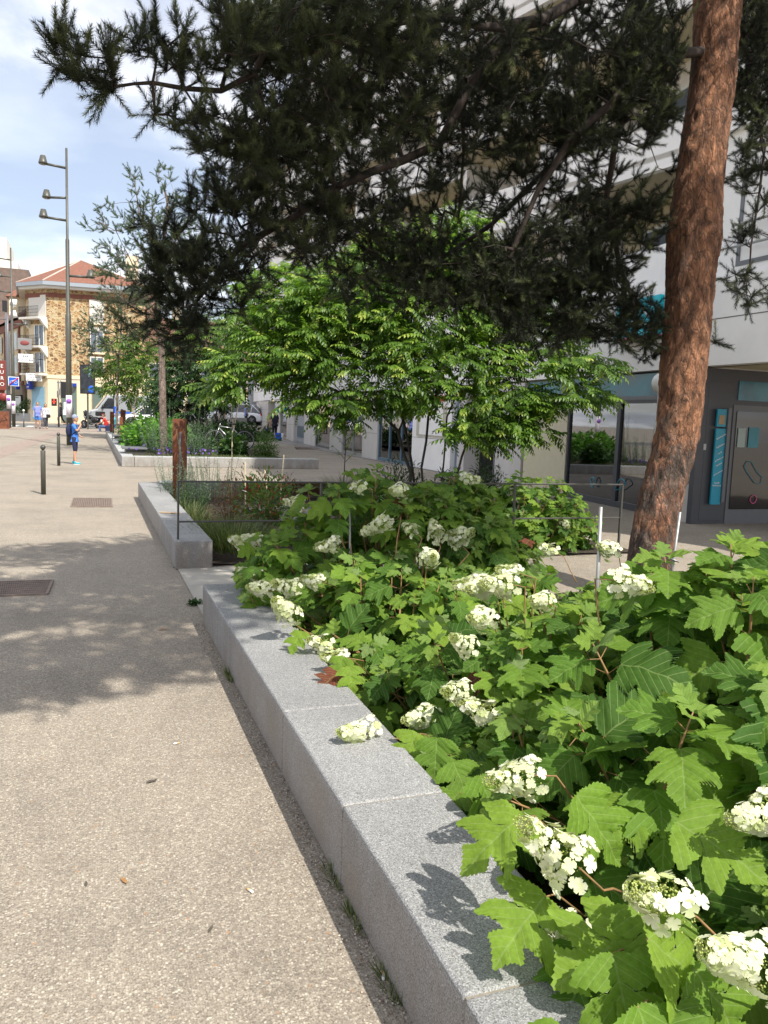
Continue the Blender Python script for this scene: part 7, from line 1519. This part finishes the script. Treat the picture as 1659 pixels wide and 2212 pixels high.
# van
p = gp(262, 908, 71); e = empty('parked_van', p, 'silver-grey panel van behind the parked motorcycle', 'van', None, pi + .08); zs = .3
prof = [(-2.9, .35), (2.75, .35), (2.95, .6), (2.85, 1.05), (2.0, 1.32), (1.25, 2.35), (.9, 2.5), (-2.9, 2.55), (-2.98, 1.4)]
b = MB(); b.prism(prof, -.98, .98, lambda u, v, t: (u, t, v)); b.build('body', M_SILV, e, bevel=.10, seg=3)
for y in (-1, 1):
    MB().prism([(.75, 1.35), (1.75, 1.35), (1.15, 2.2), (.75, 2.2)], y * .975, y * .99, lambda u, v, t: (u, t, v)).build('side_window', M_CGLASS, e); MB().box(-.7, .35, y * .96, y * .995, 1.15, 1.19).build('moulding', M_GREY, e)
    MB().box(-.05, .15, y * .98, y * 1.0, 1.3, 1.35).build('door_handle', M_BLACK, e); MB().sphere((1.55, y * 1.1, 1.5), (.1, .12, .18), 10, 8).build('mirror', M_BLACK, e); MB().sphere((2.75, y * .75, 1.0), (.14, .2, .16), 10, 8).build('headlight', M_HEAD, e)
    for x in (-1.9, 2.0): wheel(e, x, y * .86, .36, .22)
MB().prism([(1.98, 1.37), (1.30, 2.30)], -.85, .85, lambda u, v, t: (u + .03, t, v)) ; m = MB(); m.add([(2.04, -.86, 1.37), (2.04, .86, 1.37), (1.33, .78, 2.28), (1.33, -.78, 2.28)], [(0, 1, 2, 3)]); m.build('windscreen', M_CGLASS, e)
MB().box(-2.6, .3, -1.0, -.985, 1.0, 1.1).build('blue_stripe', M_SB, e) if False else MB().box(-2.6, .3, .985, 1.0, 1.0, 1.12).build('blue_stripe', M_SB, e)
text('TRANSPORT', (-1.2, 1.0, 1.75), .34, M_GREY, e, rot=(pi / 2, 0, pi))
# small blue flag sign before the van
e = empty('blue_sign', at(250, 925) , 'small blue upright sign among the trees before the van', 'sign'); MB().tube([(0, 0, 0), (0, 0, 1.6)], .03, 6).build('post', M_GREY, e); zz = atY(254, 888, e.location[1])[2]; MB().box(-.2, .2, -.02, .02, zz - .4, zz + .35).build('plate', M_SB, e)
# motorcycle seen from its back left, with top case
p = at(198, 926); e = empty('motorcycle', p, 'black motorcycle with a black top case parked at the paving band', 'motorcycle', None, pi * .5 + .75)
wheel(e, -.72, .0001, .33, .17); wheel(e, .78, .0001, .32, .13)
m = MB(); m.tube([(.78, 0, .32), (.55, 0, .85), (.45, 0, 1.08)], .045, 8); m.tube([(-.72, 0, .33), (-.2, 0, .45), (.3, 0, .42)], .06, 8); m.tube([(.3, 0, .42), (.45, 0, .9)], .05, 8); m.build('frame', M_DARKM, e)
m = MB(); m.sphere((.22, 0, .88), (.34, .2, .17), 14, 10); m.build('tank', M_BLACK, e); m = MB(); m.sphere((-.3, 0, .82), (.42, .17, .09), 14, 8); m.build('saddle', M_BLACK, e); m = MB(); m.sphere((.05, 0, .5), (.28, .22, .24), 12, 8); m.build('engine', M_DARKM, e)
m = MB(); m.box(-1.15, -.65, -.28, .28, .98, 1.32); m.build('top_case', M_BLACK, e, bevel=.06); MB().box(-1.16, -1.14, -.12, .12, 1.1, 1.16).build('case_reflector', M_TAIL, e)
for y in (-.33, .33): MB().sphere((-.6, y, .68), (.30, .12, .22), 12, 8).build('pannier', M_BLACK, e)
MB().box(-1.08, -1.06, -.12, .12, .55, .72).build('number_plate', M_SIGNW, e); MB().sphere((-1.0, 0, .86), (.05, .12, .05), 10, 6).build('tail_light', M_TAIL, e)
MB().tube([(.42, -.38, 1.12), (.48, 0, 1.1), (.42, .38, 1.12)], .02, 6).build('handlebar', M_BLACK, e); MB().sphere((.62, 0, 1.15), (.10, .2, .24), 12, 8).build('windscreen', M_CGLASS, e); MB().tube([(-.1, .2, .35), (-.75, .26, .42)], .05, 8).build('exhaust', M_STEEL, e)
for y in (-.36, .36): MB().sphere((.45, y, 1.25), (.03, .07, .05), 8, 6).build('mirror', M_BLACK, e)
# bicycle leaning in the far bed, front wheel toward us on the left
Y = 30.; bpz = atY(457, 973, Y); z0 = max(0.0, 0.0); r = .345; e = empty('bicycle', (bpz[0], at(457, 968)[1] * 0 + 29.0, .0), 'silver bicycle parked behind the far bed, front wheel to the left', 'bicycle', None, -.12)
pb = atY(463, 970, 29.0); e.location = (pb[0], 29.0, pb[2] if pb[2] > 0 else 0.0)
def bw(x, nm):
    m = MB(); m.tube([(x + r * math.cos(a * pi / 18), 0, r + r * math.sin(a * pi / 18)) for a in range(37)], .019, 6, cap=False); o = m.build(nm, M_RUBBER, e); m = MB(); m.tube([(x + r * .93 * math.cos(a * pi / 18), 0, r + r * .93 * math.sin(a * pi / 18)) for a in range(37)], .010, 6, cap=False); m.build('rim', M_RIM, o); m = MB()
    for i in range(18): a = i * pi / 9; m.tube([(x, 0, r), (x + r * .92 * math.cos(a), .0, r + r * .92 * math.sin(a))], .0022, 3)
    m.build('spokes', M_RIM, o)
bw(0, 'wheel'); bw(1.06, 'wheel'); m = MB(); q_ = lambda *a: [Vector(x) for x in a]
for ln, rr in ((((0, 0, .345), (.17, 0, .80)), .014), (((.17, 0, .80), (.20, 0, .92)), .018), (((.19, 0, .82), (.66, 0, .76)), .019), (((.18, 0, .74), (.60, 0, .30)), .022), (((.60, 0, .30), (.68, 0, .86)), .017), (((.60, 0, .30), (1.06, 0, .345)), .011), (((.665, 0, .74), (1.06, 0, .345)), .010)): m.tube(q_(*ln), rr, 8)
m.build('frame', M_RIM, e); m = MB(); m.sphere((.66, 0, .92), (.14, .07, .035), 12, 8); m.build('saddle', M_BLACK, e); MB().tube([(.12, -.30, .98), (.16, -.1, 1.0), (.2, 0, .96), (.16, .1, 1.0), (.12, .30, .98)], .014, 6).build('handlebar', M_BLACK, e)
MB().tube([(.60, -.06, .30), (.70, -.06, .16)], .010, 5).build('crank', M_DARKM, e); m = MB(); m.lathe([(.06, -.004), (.10, -.004), (.10, .004), (.06, .004)], 20, Matrix.Translation((.6, -.03, .3)) @ Matrix.Rotation(pi / 2, 4, 'X')); m.build('chainring', M_DARKM, e); MB().sphere((.20, -.01, .16), (.035, .01, .022), 8, 6).build('orange_reflector', mat('orange_reflector', (.8, .25, .03), .3), e)
# concrete ramp wall beside the cars
p0 = zat(497, 930, 60); p1 = zat(528, 936, 60); e = empty('concrete_ramp', (p0[0], 60, 0), 'low grey concrete wall under the white car near the round column', 'low wall'); MB().box(0, 1.25, 0, 1.6, 0, 1.22).build('block', mat('rough_concrete', (.26, .26, .24), .9, noise=.2, nscale=4), e, bevel=.02)
m = MB(); m.tube([(0, 0, 1.2), (0, 0, 2.3), (1.25, 0, 2.35)], .025, 6); m.tube([(0, 0, 1.5), (.6, 0, 1.8), (1.25, 0, 2.1)], .02, 6); m.build('railing', M_DARKM, e)
